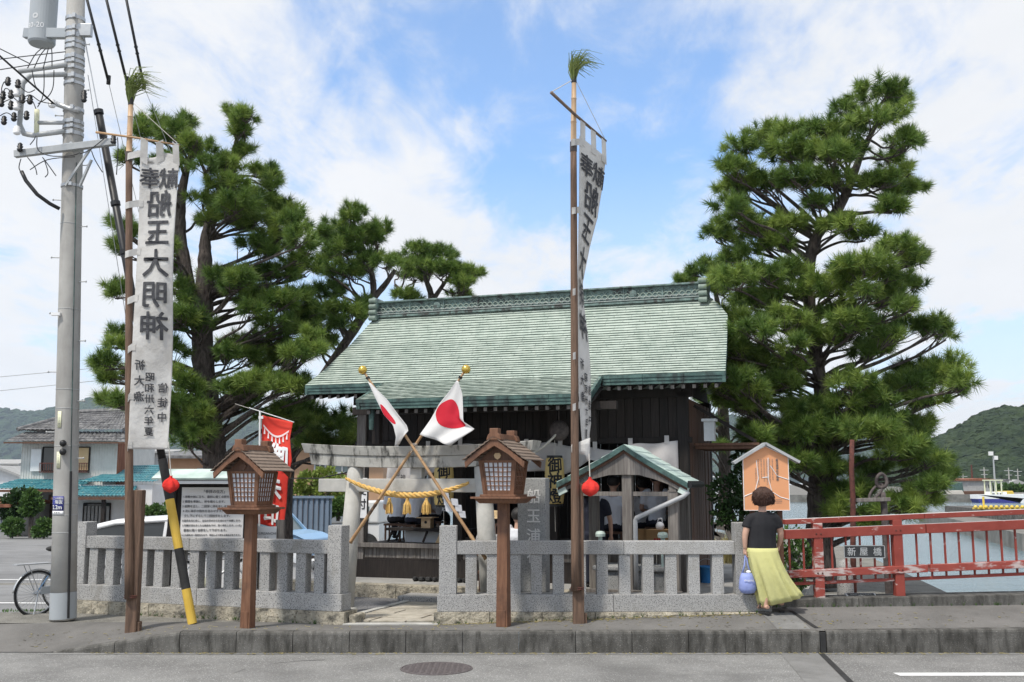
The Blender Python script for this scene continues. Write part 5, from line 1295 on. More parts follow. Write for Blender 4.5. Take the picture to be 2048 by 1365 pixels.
# ================================================================== wooden street lanterns
def street_lantern(label, base, lat_side):
    t = thing('wooden_lantern', label, 'lantern', base, -TH, 'wooden lanterns by the road'); h = 1.50 if lat_side else 1.385
    m = MB(); m.add([(x*(.074 if z < .5 else .062), y*(.074 if z < .5 else .062), z) for z in (-.03, h) for x, y in ((-1,-1),(1,-1),(1,1),(-1,1))], [(3,2,1,0),(4,5,6,7),(0,1,5,4),(1,2,6,5),(2,3,7,6),(3,0,4,7)]); m.build('post', 'wood_lantern', t, bevel=.006)
    m = MB(); m.box(-.06,.05,-.082,-.0745,.0,.20); m.build('inspection_cover', 'wood_lantern', t, bevel=.003)
    z = h
    m = MB(); m.add([(sx*a, sy*a, zz) for zz, a in ((z-.0,.24),(z+.055,.29)) for sx, sy in ((-1,-1),(1,-1),(1,1),(-1,1))], [(3,2,1,0),(4,5,6,7),(0,1,5,4),(1,2,6,5),(2,3,7,6),(3,0,4,7)]); m.build('tray_bracket', 'wood_lantern', t, bevel=.01)
    m = MB(); m.box(-.325,.325,-.325,.325,z+.056,z+.082); m.build('tray', 'wood_lantern', t, bevel=.004)
    zb, zt = z + .11, z + .53; hb, ht = .180, .228
    m = MB(); m.box(-.235,.235,-.235,.235,z+.083,z+.109); m.build('base_frame', 'wood_lantern', t, bevel=.004)
    for sx, sy in ((-1,-1),(1,-1),(1,1),(-1,1)):
        m = MB(); m.bar((sx*hb,sy*hb,zb),(sx*ht,sy*ht,zt), .040,.040,(0,1,0)); m.build('corner_post', 'wood_lantern', t)
    for q in range(4):
        Mq = Matrix.Rotation(q*math.pi/2, 4, 'Z')
        f = lambda a, zz, off: Mq @ Vector((a * lerp(hb,ht,(zz-zb)/(zt-zb)), -lerp(hb,ht,(zz-zb)/(zt-zb)) + off, zz))
        m = MB(); m.add([f(-1,zb,.012),f(1,zb,.012),f(1,zt,.012),f(-1,zt,.012)], [(0,1,2,3)]); m.build('paper_pane', 'paper_white', t)
        for za, zz_ in ((zb, zb+.05), (zt-.03, zt)):
            m = MB(); m.add([f(-.93,za,-.012),f(.93,za,-.012),f(.93,zz_,-.012),f(-.93,zz_,-.012),f(-.93,za,.008),f(.93,za,.008),f(.93,zz_,.008),f(-.93,zz_,.008)], [(0,1,2,3),(0,4,5,1),(3,2,6,7),(0,3,7,4),(1,5,6,2)]); m.build('frame_rail', 'wood_lantern', t)
        z1, z2 = zb + .05, zt - .03; nv, nh = 6, 6; sw = .011
        for i in range(1, nv - 1 + 1):
            a = -.84 + 1.68 * i / nv
            if i == nv: continue
            m = MB(); e = sw / 2 / .2
            m.add([f(a-e,z1,-.004),f(a+e,z1,-.004),f(a+e,z2,-.004),f(a-e,z2,-.004),f(a-e,z1,.01),f(a+e,z1,.01),f(a+e,z2,.01),f(a-e,z2,.01)], [(0,1,2,3),(0,3,7,4),(1,5,6,2)]); m.build('lattice_bar', 'wood_lantern', t)
        for a in (-.86, .86):
            m = MB(); e = .05
            m.add([f(a-e,z1,-.008),f(a+e,z1,-.008),f(a+e,z2,-.008),f(a-e,z2,-.008),f(a-e,z1,.01),f(a+e,z1,.01),f(a+e,z2,.01),f(a-e,z2,.01)], [(0,1,2,3),(0,3,7,4),(1,5,6,2)]); m.build('lattice_stile', 'wood_lantern', t)
        for i in range(1, nh):
            zz_ = lerp(z1, z2, i/(nh-1)) if False else lerp(z1, z2, i/nh); m = MB(); e = sw/2
            m.add([f(-.82,zz_-e,-.0055),f(.82,zz_-e,-.0055),f(.82,zz_+e,-.0055),f(-.82,zz_+e,-.0055),f(-.82,zz_-e,.01),f(.82,zz_-e,.01),f(.82,zz_+e,.01),f(-.82,zz_+e,.01)], [(0,1,2,3),(0,4,5,1),(3,2,6,7)]); m.build('lattice_bar', 'wood_lantern', t)
    # gable roof: bargeboards, overlapping boards, ridge blocks
    za, ze, hw, d = zt + .275, zt - .015, .39, .36
    for yy in (-.225, .205): m = MB(); m.prism([(-.24,zt+.002),(.24,zt+.002),(.0,zt+.20)], yy, yy + .02); m.build('gable_panel', 'wood_brown', t)
    m = MB(); m.prism([(-.048,zt+.062),(-.035,zt+.03),(0,zt+.005),(.035,zt+.03),(.048,zt+.062),(.03,zt+.09),(-.03,zt+.09)], -.24, -.226); m.build('gable_pendant', 'wood_pale' if lat_side else 'wood_brown', t, bevel=.004)
    for s in (-1, 1):
        for yy in (-d, d - .035):
            m = MB(); m.prism([(0,za),(s*hw,ze),(s*hw*.97,ze-.075),(s*hw*.45,zt+.075),(0,za-.10)], yy, yy + .035); m.build('bargeboard', 'wood_lantern', t, fixn=True)
        nb = 7; L = math.hypot(hw + .02, za - ze)
        for i in range(nb):
            a0, a1 = i / nb, (i + 1.18) / nb; 
            x0, x1 = s*(hw+.02)*a0, s*(hw+.02)*min(a1,1.02); z0, z1 = lerp(za, ze, a0) + .006, lerp(za, ze, min(a1,1.02)) + .020
            m = MB(); m.add([(x0,-d-.02,z0),(x1,-d-.02,z1),(x1,d+.02,z1),(x0,d+.02,z0),(x0,-d-.02,z0+.013),(x1,-d-.02,z1+.013),(x1,d+.02,z1+.013),(x0,d+.02,z0+.013)], [(0,1,2,3),(7,6,5,4),(0,4,5,1),(1,5,6,2),(2,6,7,3),(3,7,4,0)])
            m.build('roof_board', 'wood_roofboard', t, fixn=True)
    m = MB(); m.prism([(-.07,za-.015),(.07,za-.015),(.045,za+.05),(-.045,za+.05)], -d, d); m.build('ridge_board', 'wood_lantern', t, bevel=.004)
    for yy in (-d - .02, d - .10):
        m = MB(); m.prism([(-.10,za-.03),(.10,za-.03),(.075,za+.04),(.055,za+.05),(.055,za+.115),(-.055,za+.115),(-.055,za+.05),(-.075,za+.04)], yy, yy + .12); m.build('ridge_block', 'wood_lantern', t, bevel=.008)
    return t
b = G(495, 1258); b.z = walk_z(b.x, b.y); t = street_lantern('wooden post lantern in front of the left fence and white notice board', b, False); t.scale = (.92, .92, 1)
b = G(1007, 1258); b.z = walk_z(b.x, b.y); street_lantern('wooden post lantern in front of the right end of the torii gate', b, True)

# ================================================================== notice board, flags and signs
nb_ = thing('notice_board', 'white notice board with printed lines under a small copper roof behind the left fence', 'notice board', P(426, 1200, 14.8)); nb_.location.z = -.02
o = nb_.location
q = lambda px, py: P(px, py, 14.8) - o
a, b = q(365, 975), q(486, 1078)
m = MB(); m.box(a.x, b.x, -.02, .0, b.z, a.z); m.build('panel', 'board_white', nb_, bevel=.003)
m = MB(); m.box(a.x - .10, b.x + .10, .004, .03, b.z - .08, a.z + .22)
m.build('backing_boards', 'wood_dark', nb_)
for x in (a.x - .13, b.x + .13):
    m = MB(); m.box(x-.055, x+.055, -.03, .08, 0, a.z + .20); m.build('post', 'wood_dark', nb_, bevel=.006)
r0, r1 = q(318, 930), q(505, 948); zt = r0.z - .07
m = MB(); m.add([(r0.x, -.28, zt-.13), (r1.x, -.28, zt-.13), (r1.x, .10, zt), (r0.x, .10, zt)], [(0,1,2,3)]); m.build('copper_roof', 'patina_pale', nb_, solid=.025)
m = MB(); m.box(r0.x + .05, r1.x - .05, -.25, -.23, zt - .20, zt - .155); m.build('fascia', 'plaster_white', nb_)
m = MB(); fn = lambda x, z: (x, -.0235, z)
w = b.x - a.x; h = a.z - b.z; cx = (a.x + b.x) / 2
put_text(m, '「参拝の仕方」', cx + .02, a.z - h*.09, .052, fn, .012)
for i, s_ in enumerate(('1 拝殿の前に立ち、最初に軽く会釈をします。', '2 賽銭を奉納し、鈴を鳴らします。', '3 姿勢を正し、二回深く拝礼をします。', '4 次に両手の指先を合わせます。続いて右手を', '少し下にずらして二回拍手をします。', 'の指先を元に戻し、左右の手のひらを合わせて祈願します。', '5 祈願が済みましたら両手を下げ、深く拝礼します。(一礼)', '最後に軽く会釈をして下がります。', '※この拝礼は一般的なもので、神社により異なる場合があります。')):
    vs, _ = glyph(s_); wd = (vs[:,0].max() - vs[:,0].min()); sz = min(.040, w * .94 / wd)
    put_text(m, s_, a.x + .03 + wd*sz/2 + (.03 if i in (4,5,7) else 0)*(1 if wd*sz < w*.9 else 0), a.z - h*(.19 + .092*i), sz, fn, .006)
m.build('printed_lines', 'print_grey', nb_)

# red nobori flag on a white pole
nf = thing('nobori_flag', 'red vertical flag with white brush characters behind the left lantern', 'banner', P(519, 1150, 15.3)); nf.location.z = 0; o = nf.location.copy()
q = lambda px, py, dy=0: P(px, py, 15.3) - o + Vector((0, dy, 0))
m = MB(); m.tube([Vector((.03,0,-.02)), q(518, 1000), q(520, 822)], .014, 8); m.tube([q(498, 816), q(588, 845)], .008, 6); m.build('white_pole', 'white_paint', nf)
def nfn(a, b):
    px = lerp(interp(b, [(0,524),(.3,521),(.6,516),(.85,513),(1,511)]), interp(b, [(0,584),(.15,579),(.35,585),(.55,577),(.75,574),(.9,570),(1,571)]), a)
    py = lerp(lerp(831, 844, a), lerp(1047, 1063, a), b)
    return q(px, py, .05*math.sin(b*7 + a*2.5) + .05*a*math.sin(b*5+1) - .04*math.sin(a*6+b*3)*b)
m = MB(); m.grid(nfn, 20, 50); m.build('cloth', 'cloth_red', nf, smooth=True, solid=.003)
def on(x, y):
    p = nfn(min(1,max(0,x)), min(1,max(0,y))); return p + Vector((0,-.02,0))
m = MB()
for ch, a, b, sx, sy in (('御',.60,.345,.62,.245),('朱',.52,.625,.60,.235),('印',.50,.875,.58,.21)):
    vs, fs = glyph(ch)
    for k_ in range(9): e_ = 0 if k_ == 0 else .034; m.add([on(a + (p[0]+e_*math.cos(k_*.785))*sx, b - (p[1]+e_*math.sin(k_*.785))*sy) - Vector((0,.0006*k_,0)) for p in vs], fs)
for k in range(24):        # rope and tassel ornament
    a0, a1 = .06 + k*.036, .06 + (k+1)*.036; zz = lambda a: .10 + .075*math.sin((a-.06)/.87*math.pi) - .02
    m.add([on(a0, zz(a0)), on(a1-.006, zz(a1)), on(a1-.006, zz(a1)+.018), on(a0, zz(a0)+.018)], [(3,2,1,0)])
for k in range(7):
    a = .10 + k*.13; z0 = .10 + .075*math.sin((a-.06)/.87*math.pi); m.add([on(a-.008,z0), on(a+.008,z0), on(a+.03,z0+.055), on(a-.03,z0+.055)], [(3,2,1,0)])
m.build('white_lettering', 'sign_white', nf)
for t_ in (.02, .35, .68, .97):
    p = nfn(0, t_); m = MB(); pp = Vector((.03,0,0)).lerp(q(520,822), (p.z)/(q(520,822).z)); m.box(min(p.x,pp.x)-.02, p.x+.02, -.012, .012, p.z-.02, p.z+.02); m.build('pole_tab', 'sign_white', nf)
m = MB(); m.tube([P(498,817,15.3)-o, P(470,808,15.4)-o], .004, 4); m.build('tie_cord', 'rope_pale', nf)
# small name sign behind the post
p = P(533, 1069, 15.0); t = thing('small_sign', 'small white sign with black capital letters beside the left lantern post', 'sign', (p.x, p.y, 0))
m = MB(); m.box(-.14,.14,0,.015,p.z-.10,p.z+.11); m.build('panel', 'sign_white', t)
m = MB(); put_text(m, 'KURISANCHI', 0, p.z+.01, .048, lambda x,z:(x,-.004,z), .006); put_text(m, '月 日', 0, p.z-.045, .03, lambda x,z:(x,-.004,z)); m.build('lettering', 'print_grey', t)
m = MB(); m.box(-.13,-.10,.02,.05,0,p.z); m.build('stake', 'wood_dark', t)
m = MB(); m.box(.12,.24,.03,.12,0,1.25); m.build('prop_post', 'wood_grey', t)

# orange story board with grey gable roof
ob = thing('story_board', 'orange house-shaped information board with grey gable edge behind the woman', 'information board', P(1533, 1100, 14.15)); ob.location.z = 0.05; o = ob.location.copy()
q = lambda px, py: P(px, py, 14.15) - o
c = [q(1488,1021), q(1579,1021), q(1577,915), q(1526,893), q(1488,916)]
c[2].x = c[1].x; c[4].x = c[0].x; c[3].x = (c[0].x + c[1].x)/2
m = MB(); m.prism([(p.x, p.z) for p in c], -.02, .02); m.build('panel', 'orange_board', ob)
m = MB()
for i in range(5):
    a, b = c[i], c[(i+1) % 5]; m.bar((a.x,-.021,a.z),(b.x,-.021,b.z),.008,.012,(0,1,0))
m.build('pale_border', 'sign_white', ob)
for s in (0, 1):
    e = q(1466,927) if s == 0 else q(1597,925); ap = Vector((c[3].x, 0, c[3].z + .035)); m = MB(); m.bar((ap.x,.0,ap.z),(e.x,.0,e.z),.16,.035,(0,0,1)); m.build('roof_edge', 'steel_dull', ob)
for x in (c[0].x + .12, c[1].x - .12):
    m = MB(); m.box(x-.03,x+.03,.025,.085,0,c[3].z-.1); m.build('post', 'wood_brown', ob)
m = MB(); fn = lambda x, z: (x, -.0235, z); W0 = c[1].x - c[0].x; zt = c[4].z; x0 = c[0].x
put_column(m, '船玉浦神社の由来', x0+W0*.75, zt-.03, .036, .038, fn, .008)
rr = random.Random(8); kan = '此地焼津湊漁船安全大漁祈願古来海神祀伝承村人崇敬社殿再建昭和年間奉納'
for i, n in enumerate((13,15,16,14,12,16,10)):
    put_column(m, ''.join(rr.choice(kan) for _ in range(n)), x0+W0*(.65 - .062*i), zt-.03-(.12 if i == 6 else 0), .020, .0222, fn)
for i in range(3): put_text(m, ''.join(rr.choice(kan) for _ in range(9)), x0+W0*.72, c[0].z+.14-.022*i, .016, fn)
m.build('printed_columns', 'print_grey', ob)
m = MB()
for pts in ([(.56,1.0),(.55,.6),(.62,.35),(.8,.25),(1.0,.20)],[(.60,.85),(.75,.65),(1.0,.58)],[(.30,.95),(.33,.6),(.25,.35),(.0,.26)],[(.42,.62),(.56,.63)]):
    ps = [Vector((x0+W0*a, -.022, lerp(c[0].z, zt, b))) for a, b in pts]; m.tube(ps, .006, 4)
m.build('map_lines', 'sign_white', ob)

# ================================================================== red bridge railing
br = thing('bridge_railing', 'red painted bridge railing with worn white patches at the right', 'railing', (3.6, 13.78, 0))
SL = .042
def rz_(x, z): return z + SL * max(-.2, x)
def rail(name, x0, x1, za, zb_, d0, d1, mat='red_rail'):
    m = MB(); m.add([(x,y,rz_(x,z)) for x in (x0,x1) for y,z in ((d0,za),(d1,za),(d1,zb_),(d0,zb_))], [(0,1,2,3),(7,6,5,4),(0,4,5,1),(1,5,6,2),(2,6,7,3),(3,7,4,0)]); return m.build(name, mat, br, bevel=.006, fixn=True)
for x0, x1 in ((0,1.85),(1.855,5.2)):
    rail('top_rail', x0, x1, 1.235, 1.30, -.05, .06); rail('hand_rail', x0+.005, x1, 1.045, 1.165, -.07, .05)
    rail('lower_rail', x0+.03, x1, .545, .64, -.074, .04, 'red_rail_worn')
rail('bottom_rail', .10, .37, .445, .485, -.03, .02); rail('bottom_rail', .50, 1.42, .445, .485, -.03, .02, 'red_rail_worn'); rail('bottom_rail', 1.55, 5.2, .445, .485, -.03, .02)
for x0, x1, mt in ((.375,.495,'red_rail_worn'),(1.425,1.545,'red_rail'),(3.6,3.72,'red_rail')):
    m = MB(); m.add([(x,y,z) for x in (x0,x1) for y,z in ((-.06,.22),(.07,.22),(.07,rz_(x,1.237)),(-.06,rz_(x,1.237)))], [(0,1,2,3),(7,6,5,4),(0,4,5,1),(1,5,6,2),(2,6,7,3),(3,7,4,0)]); m.build('post', mt, br, bevel=.006, fixn=True)
    rail('white_paint_top', x0, x1, 1.30, 1.304, -.045, .055, 'white_paint')
for z_ in (1.166, 1.301): rail('pale_top_face', .01, 5.19, z_, z_ + .003, -.045, .04, 'white_paint')
x = .06
while x < 5.15:
    if not any(a - .02 < x < b + .02 for a, b in ((.375,.495),(1.425,1.545),(3.6,3.72))):
        m = MB(); m.box(x-.011,x+.011,-.012,.012,rz_(x,.46),rz_(x,1.05)); m.build('baluster', 'red_rail', br)
    x += .187
for x0, x1 in ((.375,.495),(1.425,1.545),(3.6,3.72)):
    for zc, yf in ((1.10,-.07),(.592,-.074)):
        for dx in (-.03,.03):
            m = MB(); m.lathe([(.012,0),(.012,.008),(.006,.011)], 6, (0,0,0), Matrix.Translation(((x0+x1)/2+dx, yf+.002, rz_((x0+x1)/2, zc))) @ Matrix.Rotation(math.pi/2,4,'X')); m.build('bolt', 'rust', br)
a = P(1688,1092,13.7) - br.location; b = P(1770,1116,13.7) - br.location
m = MB(); m.box(a.x,b.x,-.075,-.055,b.z,a.z+.005, None); np_ = m.build('name_plate', 'plaque_dark', br, bevel=.003); np_['label'] = 'dark name plate with three raised characters'
m = MB(); fn = lambda x, z: (x, -.079, z); cz = (a.z+b.z)/2+.002
for i, ch in enumerate('新屋橋'): put_text(m, ch, lerp(a.x,b.x,(.18,.48,.82)[i]), cz, .115, fn, .012)
m.build('raised_lettering', 'steel_dull', br)
m = MB()
for p0, p1 in (((a.x,a.z),(b.x,a.z)),((a.x,b.z),(b.x,b.z)),((a.x,a.z),(a.x,b.z)),((b.x,a.z),(b.x,b.z))): m.bar((p0[0],-.077,p0[1]),(p1[0],-.077,p1[1]),.008,.008,(0,1,0))
m.build('plate_border', 'steel_dull', br)
# concrete upstand below the railing
bw = thing('bridge_upstand', 'low mossy concrete upstand carrying the red railing', 'parapet', (3.45, 13.62, 0))
for x0, x1 in ((0,1.05),(1.055,3.2),(3.205,6.5)):
    m = MB(); m.add([(x,y,z) for x in (x0,x1) for y,z in ((0,.05),(.42,.05),(.42,.285+.02*x),(.015,.285+.02*x))], [(0,1,2,3),(7,6,5,4),(0,4,5,1),(1,5,6,2),(2,6,7,3),(3,7,4,0)]); m.build('concrete_length', 'kerb_concrete', bw, bevel=.01, fixn=True)
m = MB(); m.box(0.05,6.5,.42,2.2,-.5,.12); m.build('abutment', 'concrete', bw)
c = P(1720,1189,13.9); t = thing('bronze_plaque', 'small framed plaque lying on the concrete below the name plate', 'plaque', (c.x, 13.86, .285))
m = MB(); Mx = Matrix.Rotation(math.radians(22),4,'X'); m.box(-.20,.20,-.07,.07,0,.03,Mx); m.build('frame', 'steel_dull', t, bevel=.004)
m = MB(); m.box(-.175,.175,-.052,.052,.03,.034,Mx); m.build('plate', 'plaque_dark', t)
m = MB(); fx = lambda x, y: Mx @ Vector((x, y, .036)); put_text(m, '昭和四十年三月竣工', 0, .015, .032, fx); put_text(m, '新屋川', 0, -.025, .03, fx); m.build('lettering', 'steel_dull', t)
# old anchor and rusty mooring pole beyond the railing
an = thing('old_anchor', 'old iron anchor shank with ring and pale wooden stock beyond the railing', 'anchor', P(1772, 1150, 15.2)); an.location.z = -.4; o = an.location.copy()
q = lambda px, py: P(px, py, 15.2) - o
m = MB(); m.tube([Vector((.05,0,0)), q(1775,1140), q(1768,1010), q(1764,985)], [.06,.055,.05,.045], 10); m.build('shank', 'iron_old', an, smooth=True)
c = q(1763, 962); m = MB(); m.tube([c + Vector((.075*math.cos(a), .02*math.sin(2*a), .10*math.sin(a))) for a in [i*6.283/20 for i in range(21)]], .026, 8, False); m.build('eye', 'iron_old', an, smooth=True)
c = q(1752, 984); m = MB(); m.tube([c + Vector((.12*math.cos(a)*.8+.05*math.sin(a), .04*math.sin(a), .10*math.sin(a)+.05*math.cos(a))) for a in [i*6.283/20 for i in range(21)]], .020, 8, False); m.build('ring', 'iron_old', an, smooth=True)
m = MB(); m.bar(q(1697,1001) + Vector((0,-.07,0)), q(1777,999) + Vector((0,-.07,0)), .05, .055); m.build('stock', 'wood_grey', an, bevel=.006)
rp_ = thing('mooring_pole', 'thin rusty red steel pole standing left of the anchor', 'pole', P(1708, 1195, 15.1)); rp_.location.z = 0.0; o = rp_.location.copy()
m = MB(); pts = [P(x, y, 15.1) - o for x, y in ((1708,1195),(1706,1100),(1706,1000),(1703,940),(1704,880))]; m.tube(pts, [.045,.042,.04,.038,.034], 10); m.build('shaft', 'rust', rp_, smooth=True)
m = MB(); m.lathe([(.09,-.02),(.09,.06),(.05,.08)], 12); m.build('foot', 'rust', rp_)
m = MB(); m.lathe([(.12,0),(.115,.4),(.105,.62),(.07,.72),(.02,.75)], 14); o_ = m.build('stone_bollard', 'granite', None, smooth=True); o_.location = (P(1690,1160,14.9).x, 14.9, -.05); tag(o_, 'rounded grey stone bollard behind the name plate', 'bollard')
bw_ = MB(); bw_.box(-.9,.45,0,.5,-.6,.16); o_ = bw_.build('bank_block', 'concrete', None, bevel=.03); o_.location = (P(1660,1170,14.6).x, 14.55, 0); tag(o_, 'low concrete block on the bank behind the railing posts', 'concrete block')
# ================================================================== pines
NR = np.random.default_rng(12)
def tuft_templates(k=10, n=96):
    out = []
    for _ in range(k):
        ph = NR.uniform(0, 2*np.pi, n); th = np.radians(NR.uniform(4, 100, n)); ln = NR.uniform(.10, .175, n)
        d = np.stack([np.sin(th)*np.cos(ph), np.sin(th)*np.sin(ph), np.cos(th)], 1)
        side = np.cross(d, NR.normal(size=(n,3))); side /= np.linalg.norm(side, axis=1)[:,None]
        base = d * .012 + np.stack([np.zeros(n), np.zeros(n), NR.uniform(-.09,.03,n)], 1); tip = base + d * ln[:,None]; w = .0050
        out.append((np.stack([base - side*w, base + side*w, tip], 1), None))
    return out
TT = tuft_templates()
def crown_mesh(pos, dirs, tone, scale):
    N = len(pos); n = TT[0][0].shape[0]; V_ = np.empty((N, n, 3, 3), np.float32); T_ = np.empty((N, n, 3), np.float32)
    z = dirs / np.linalg.norm(dirs, axis=1)[:,None]; r = NR.normal(size=(N,3)); x = np.cross(r, z); x /= np.linalg.norm(x, axis=1)[:,None]; y = np.cross(z, x)
    R = np.stack([x, y, z], 2)
    idx = NR.integers(0, len(TT), N)
    for k in range(len(TT)):
        s = np.where(idx == k)[0]
        if len(s) == 0: continue
        V_[s] = np.einsum('aij,bcj->abci', R[s], TT[k][0]) * scale[s][:,None,None,None] + pos[s][:,None,None,:]
    T_[:] = (tone[:,None] + NR.normal(0, .08, (N, n)))[:,:,None]; T_[:,:,2] += .12
    vv = V_.reshape(-1, 3); nt = N * n
    me = bpy.data.meshes.new('crown')
    me.vertices.add(len(vv)); me.vertices.foreach_set('co', vv.ravel())
    me.loops.add(nt*3); me.loops.foreach_set('vertex_index', np.arange(nt*3, dtype=np.int32))
    me.polygons.add(nt); me.polygons.foreach_set('loop_start', np.arange(0, nt*3, 3, dtype=np.int32)); me.polygons.foreach_set('loop_total', np.full(nt, 3, np.int32))
    a = me.attributes.new('tone', 'FLOAT', 'POINT'); a.data.foreach_set('value', np.clip(T_, 0, 1).ravel().astype(np.float32))
    me.update(); me.validate(); me.materials.append(M['pine_needles']); return me
def spline(q, k=6):
    s = []
    for i in range(len(q) - 1):
        p0, p1, p2, p3 = q[max(0,i-1)], q[i], q[i+1], q[min(len(q)-1,i+2)]
        for j in range(k):
            t = j/k; s.append(.5*((2*p1)+(p2-p0)*t+(2*p0-5*p1+4*p2-p3)*t*t+(3*p1-p0-3*p2+p3)*t**3))
    s.append(q[-1]); return s
def pine(label, d, trunks, pads, seed, dens=1.0, tone0=.5, spread=1.25, group='pine trees around the shrine', gap=.190):
    """trunks: lists of (px,py,radius px[,depth offset]); pads: (px,py,rx,ry) foliage clouds in photo pixels at distance d"""
    rr = random.Random(seed); k = d / F_PX
    b = P(trunks[0][0][0], trunks[0][0][1], d); t = thing('pine_tree', label, 'pine tree', (b.x, b.y, land_z(b.x, b.y) - .05), 0, group); o = t.location.copy()
    axis = []
    for tr in trunks:
        q = [P(p[0], p[1], d + (p[3] if len(p) > 3 else 0)) - o for p in tr]; rs = [p[2]*k*.74 for p in tr]
        s = spline(q, 6); R = []
        for i in range(len(s)):
            f = i / 6; j = min(int(f), len(rs) - 2); R.append(lerp(rs[j], rs[j+1], min(1, f - j)) * rr.uniform(.93, 1.08))
        m = MB(); m.tube(s, R, 14); m.build('trunk', 'bark', t, smooth=True); axis += [(s[i], R[i]) for i in range(len(s))]
    pos, dirs, tone, sc_ = [], [], [], []
    extra = [(px + rr.uniform(-.9,.9)*rx, py + rr.uniform(-.2,.9)*ry, rx*rr.uniform(.5,.75), ry*rr.uniform(.6,.85)) for px, py, rx, ry in pads if rr.random() < .9]
    for (px, py, rx, ry) in list(pads) + extra:
        dd = rr.uniform(-spread, spread)
        tx = min(axis, key=lambda a: abs(a[0].z - (P(px, py, d) - o).z))[0]
        c0 = P(px, py, d) - o
        if abs(c0.x - tx.x) < rx * k * 1.3 + .1: dd = -rr.uniform(.35, .9) if rr.random() < .8 else rr.uniform(.4, .9)
        c = P(px, py, d + dd) - o; a, h = rx * k * 1.16, ry * k * 1.38; dp = a * rr.uniform(.75, 1.0)
        # limb from the trunk into the pad
        cand = min(axis, key=lambda q: (q[0] - (c - Vector((0,0,.25 + .25*math.hypot(c.x - q[0].x, c.y - q[0].y))))).length)
        s0, r0 = cand; e = c - Vector((0,0,h*.45)); L = (e - s0).length
        if L > .12:
            mid = s0.lerp(e, .5) + Vector((rr.uniform(-.12,.12), rr.uniform(-.12,.12), rr.uniform(-.10,.16))) * min(1, L); rl = min(r0*.5, .016 + .014*L)
            q = spline([s0, s0.lerp(mid,.5)+Vector((rr.uniform(-.05,.05),rr.uniform(-.05,.05),rr.uniform(-.04,.06))), mid, mid.lerp(e,.55)+Vector((rr.uniform(-.06,.06),0,rr.uniform(-.04,.05))), e], 4)
            m = MB(); m.tube(q, [lerp(rl, .014, i/(len(q)-1)) for i in range(len(q))], 7); lb_ = m.build('limb', 'bark', t, smooth=True)
            m = MB()
            for _ in range(7):
                an = rr.uniform(0, 6.28); w = rr.uniform(.45, .85); tip = c + Vector((math.cos(an)*a*w, math.sin(an)*dp*w, h*rr.uniform(-.35,.35)))
                st = q[rr.randrange(len(q)*2//3, len(q))]; m.tube([st, st.lerp(tip,.5)+Vector((0,0,rr.uniform(-.05,.02))), tip], [.011,.009,.005], 5)
            m.build('twigs', 'bark', lb_)
        n = max(14, int(dens * 5.2 * (a*dp + a*h + dp*h) / (gap*gap) * .62))
        u = NR.normal(size=(n,3)); u /= np.linalg.norm(u, axis=1)[:,None]; u[:,2] = np.where(u[:,2] < -.25, -u[:,2]*.6, u[:,2])
        rad = NR.uniform(.30, 1.0, n) ** .40
        lump = 1 + .16*np.sin(u[:,0]*5 + seed + px) * np.cos(u[:,1]*6 + py)
        p = u * (rad*lump)[:,None] * np.array([a, dp, h*.92])
        dr = u*np.array([.8,.8,.6]) + np.array([0,0,.62]) + NR.normal(0,.25,(n,3))
        pos.append(p + np.array(c[:])); dirs.append(dr); padtone = tone0 + rr.uniform(-.18,.20)
        tone.append(np.clip(padtone + NR.normal(0,.20,n), 0, 1)); sc_.append(NR.uniform(.85, 1.35, n))
    me = crown_mesh(np.concatenate(pos), np.concatenate(dirs), np.concatenate(tone), np.concatenate(sc_)); link('crown', me, None, t)
    return t
cv = lambda L, ox, oy, s: [(ox + s*a, oy + s*b, s*c, s*e) for a, b, c, e in L]
R_PADS = cv([(740,90,85,48),(830,130,55,52),(620,150,62,42),(720,190,85,42),(840,270,65,58),(800,340,62,45),(560,230,82,44),(450,240,75,44),(340,240,65,44),(240,290,62,50),(210,370,55,46),
 (420,310,100,50),(560,310,100,50),(640,290,65,45),(230,430,82,50),(340,420,82,44),(460,400,85,40),(600,410,72,34),(760,410,75,40),(830,460,55,42),(890,440,45,28),(800,510,45,32),(200,500,55,42),(530,490,55,24),
 (150,610,55,45),(230,560,75,45),(300,620,82,42),(420,580,82,42),(600,580,72,34),(700,610,62,36),(380,640,50,32),(230,690,72,36),(820,660,72,42),(880,700,55,45),(700,730,100,42),(620,740,55,36),(780,765,62,36),
 (220,780,82,44),(340,760,72,44),(440,740,55,44),(420,830,82,44),(560,800,82,44),(850,800,72,52),(300,850,82,44),(700,820,52,34),(820,870,75,44),(620,900,82,50),(400,930,82,44),(300,970,82,44),(960,950,55,42),
 (850,960,90,50),(720,960,90,42),(500,990,80,42),(640,1010,72,42),(270,1090,82,50),(400,1100,72,50),(180,1170,62,44),(300,1190,82,42),(420,1160,55,36),(1000,1110,82,50),(1050,1160,45,42),(900,1120,82,50),(850,1180,82,42),
 (930,1220,72,34),(720,1220,90,34),(620,1240,72,34),(330,1330,90,42),(480,1320,90,50),(620,1300,72,42),(720,1340,90,42),(880,1320,62,36),(780,1290,70,36)], 1350, 140, .542)
R_PADS += [(1530,868,50,28),(1600,872,48,28),(1690,858,50,30),(1770,868,50,30),(1850,925,48,28),(1800,905,48,26),(1560,900,40,22),(1700,985,36,24),(1880,950,34,18),(1510,885,36,22),(1760,840,45,26),(1830,850,36,24),
 (1740,935,40,22),(1830,1000,46,22),(1790,1020,40,20),(1740,1040,34,16),(1650,935,36,20),(1590,930,40,22),(1860,975,30,16),(1690,1020,28,18)]
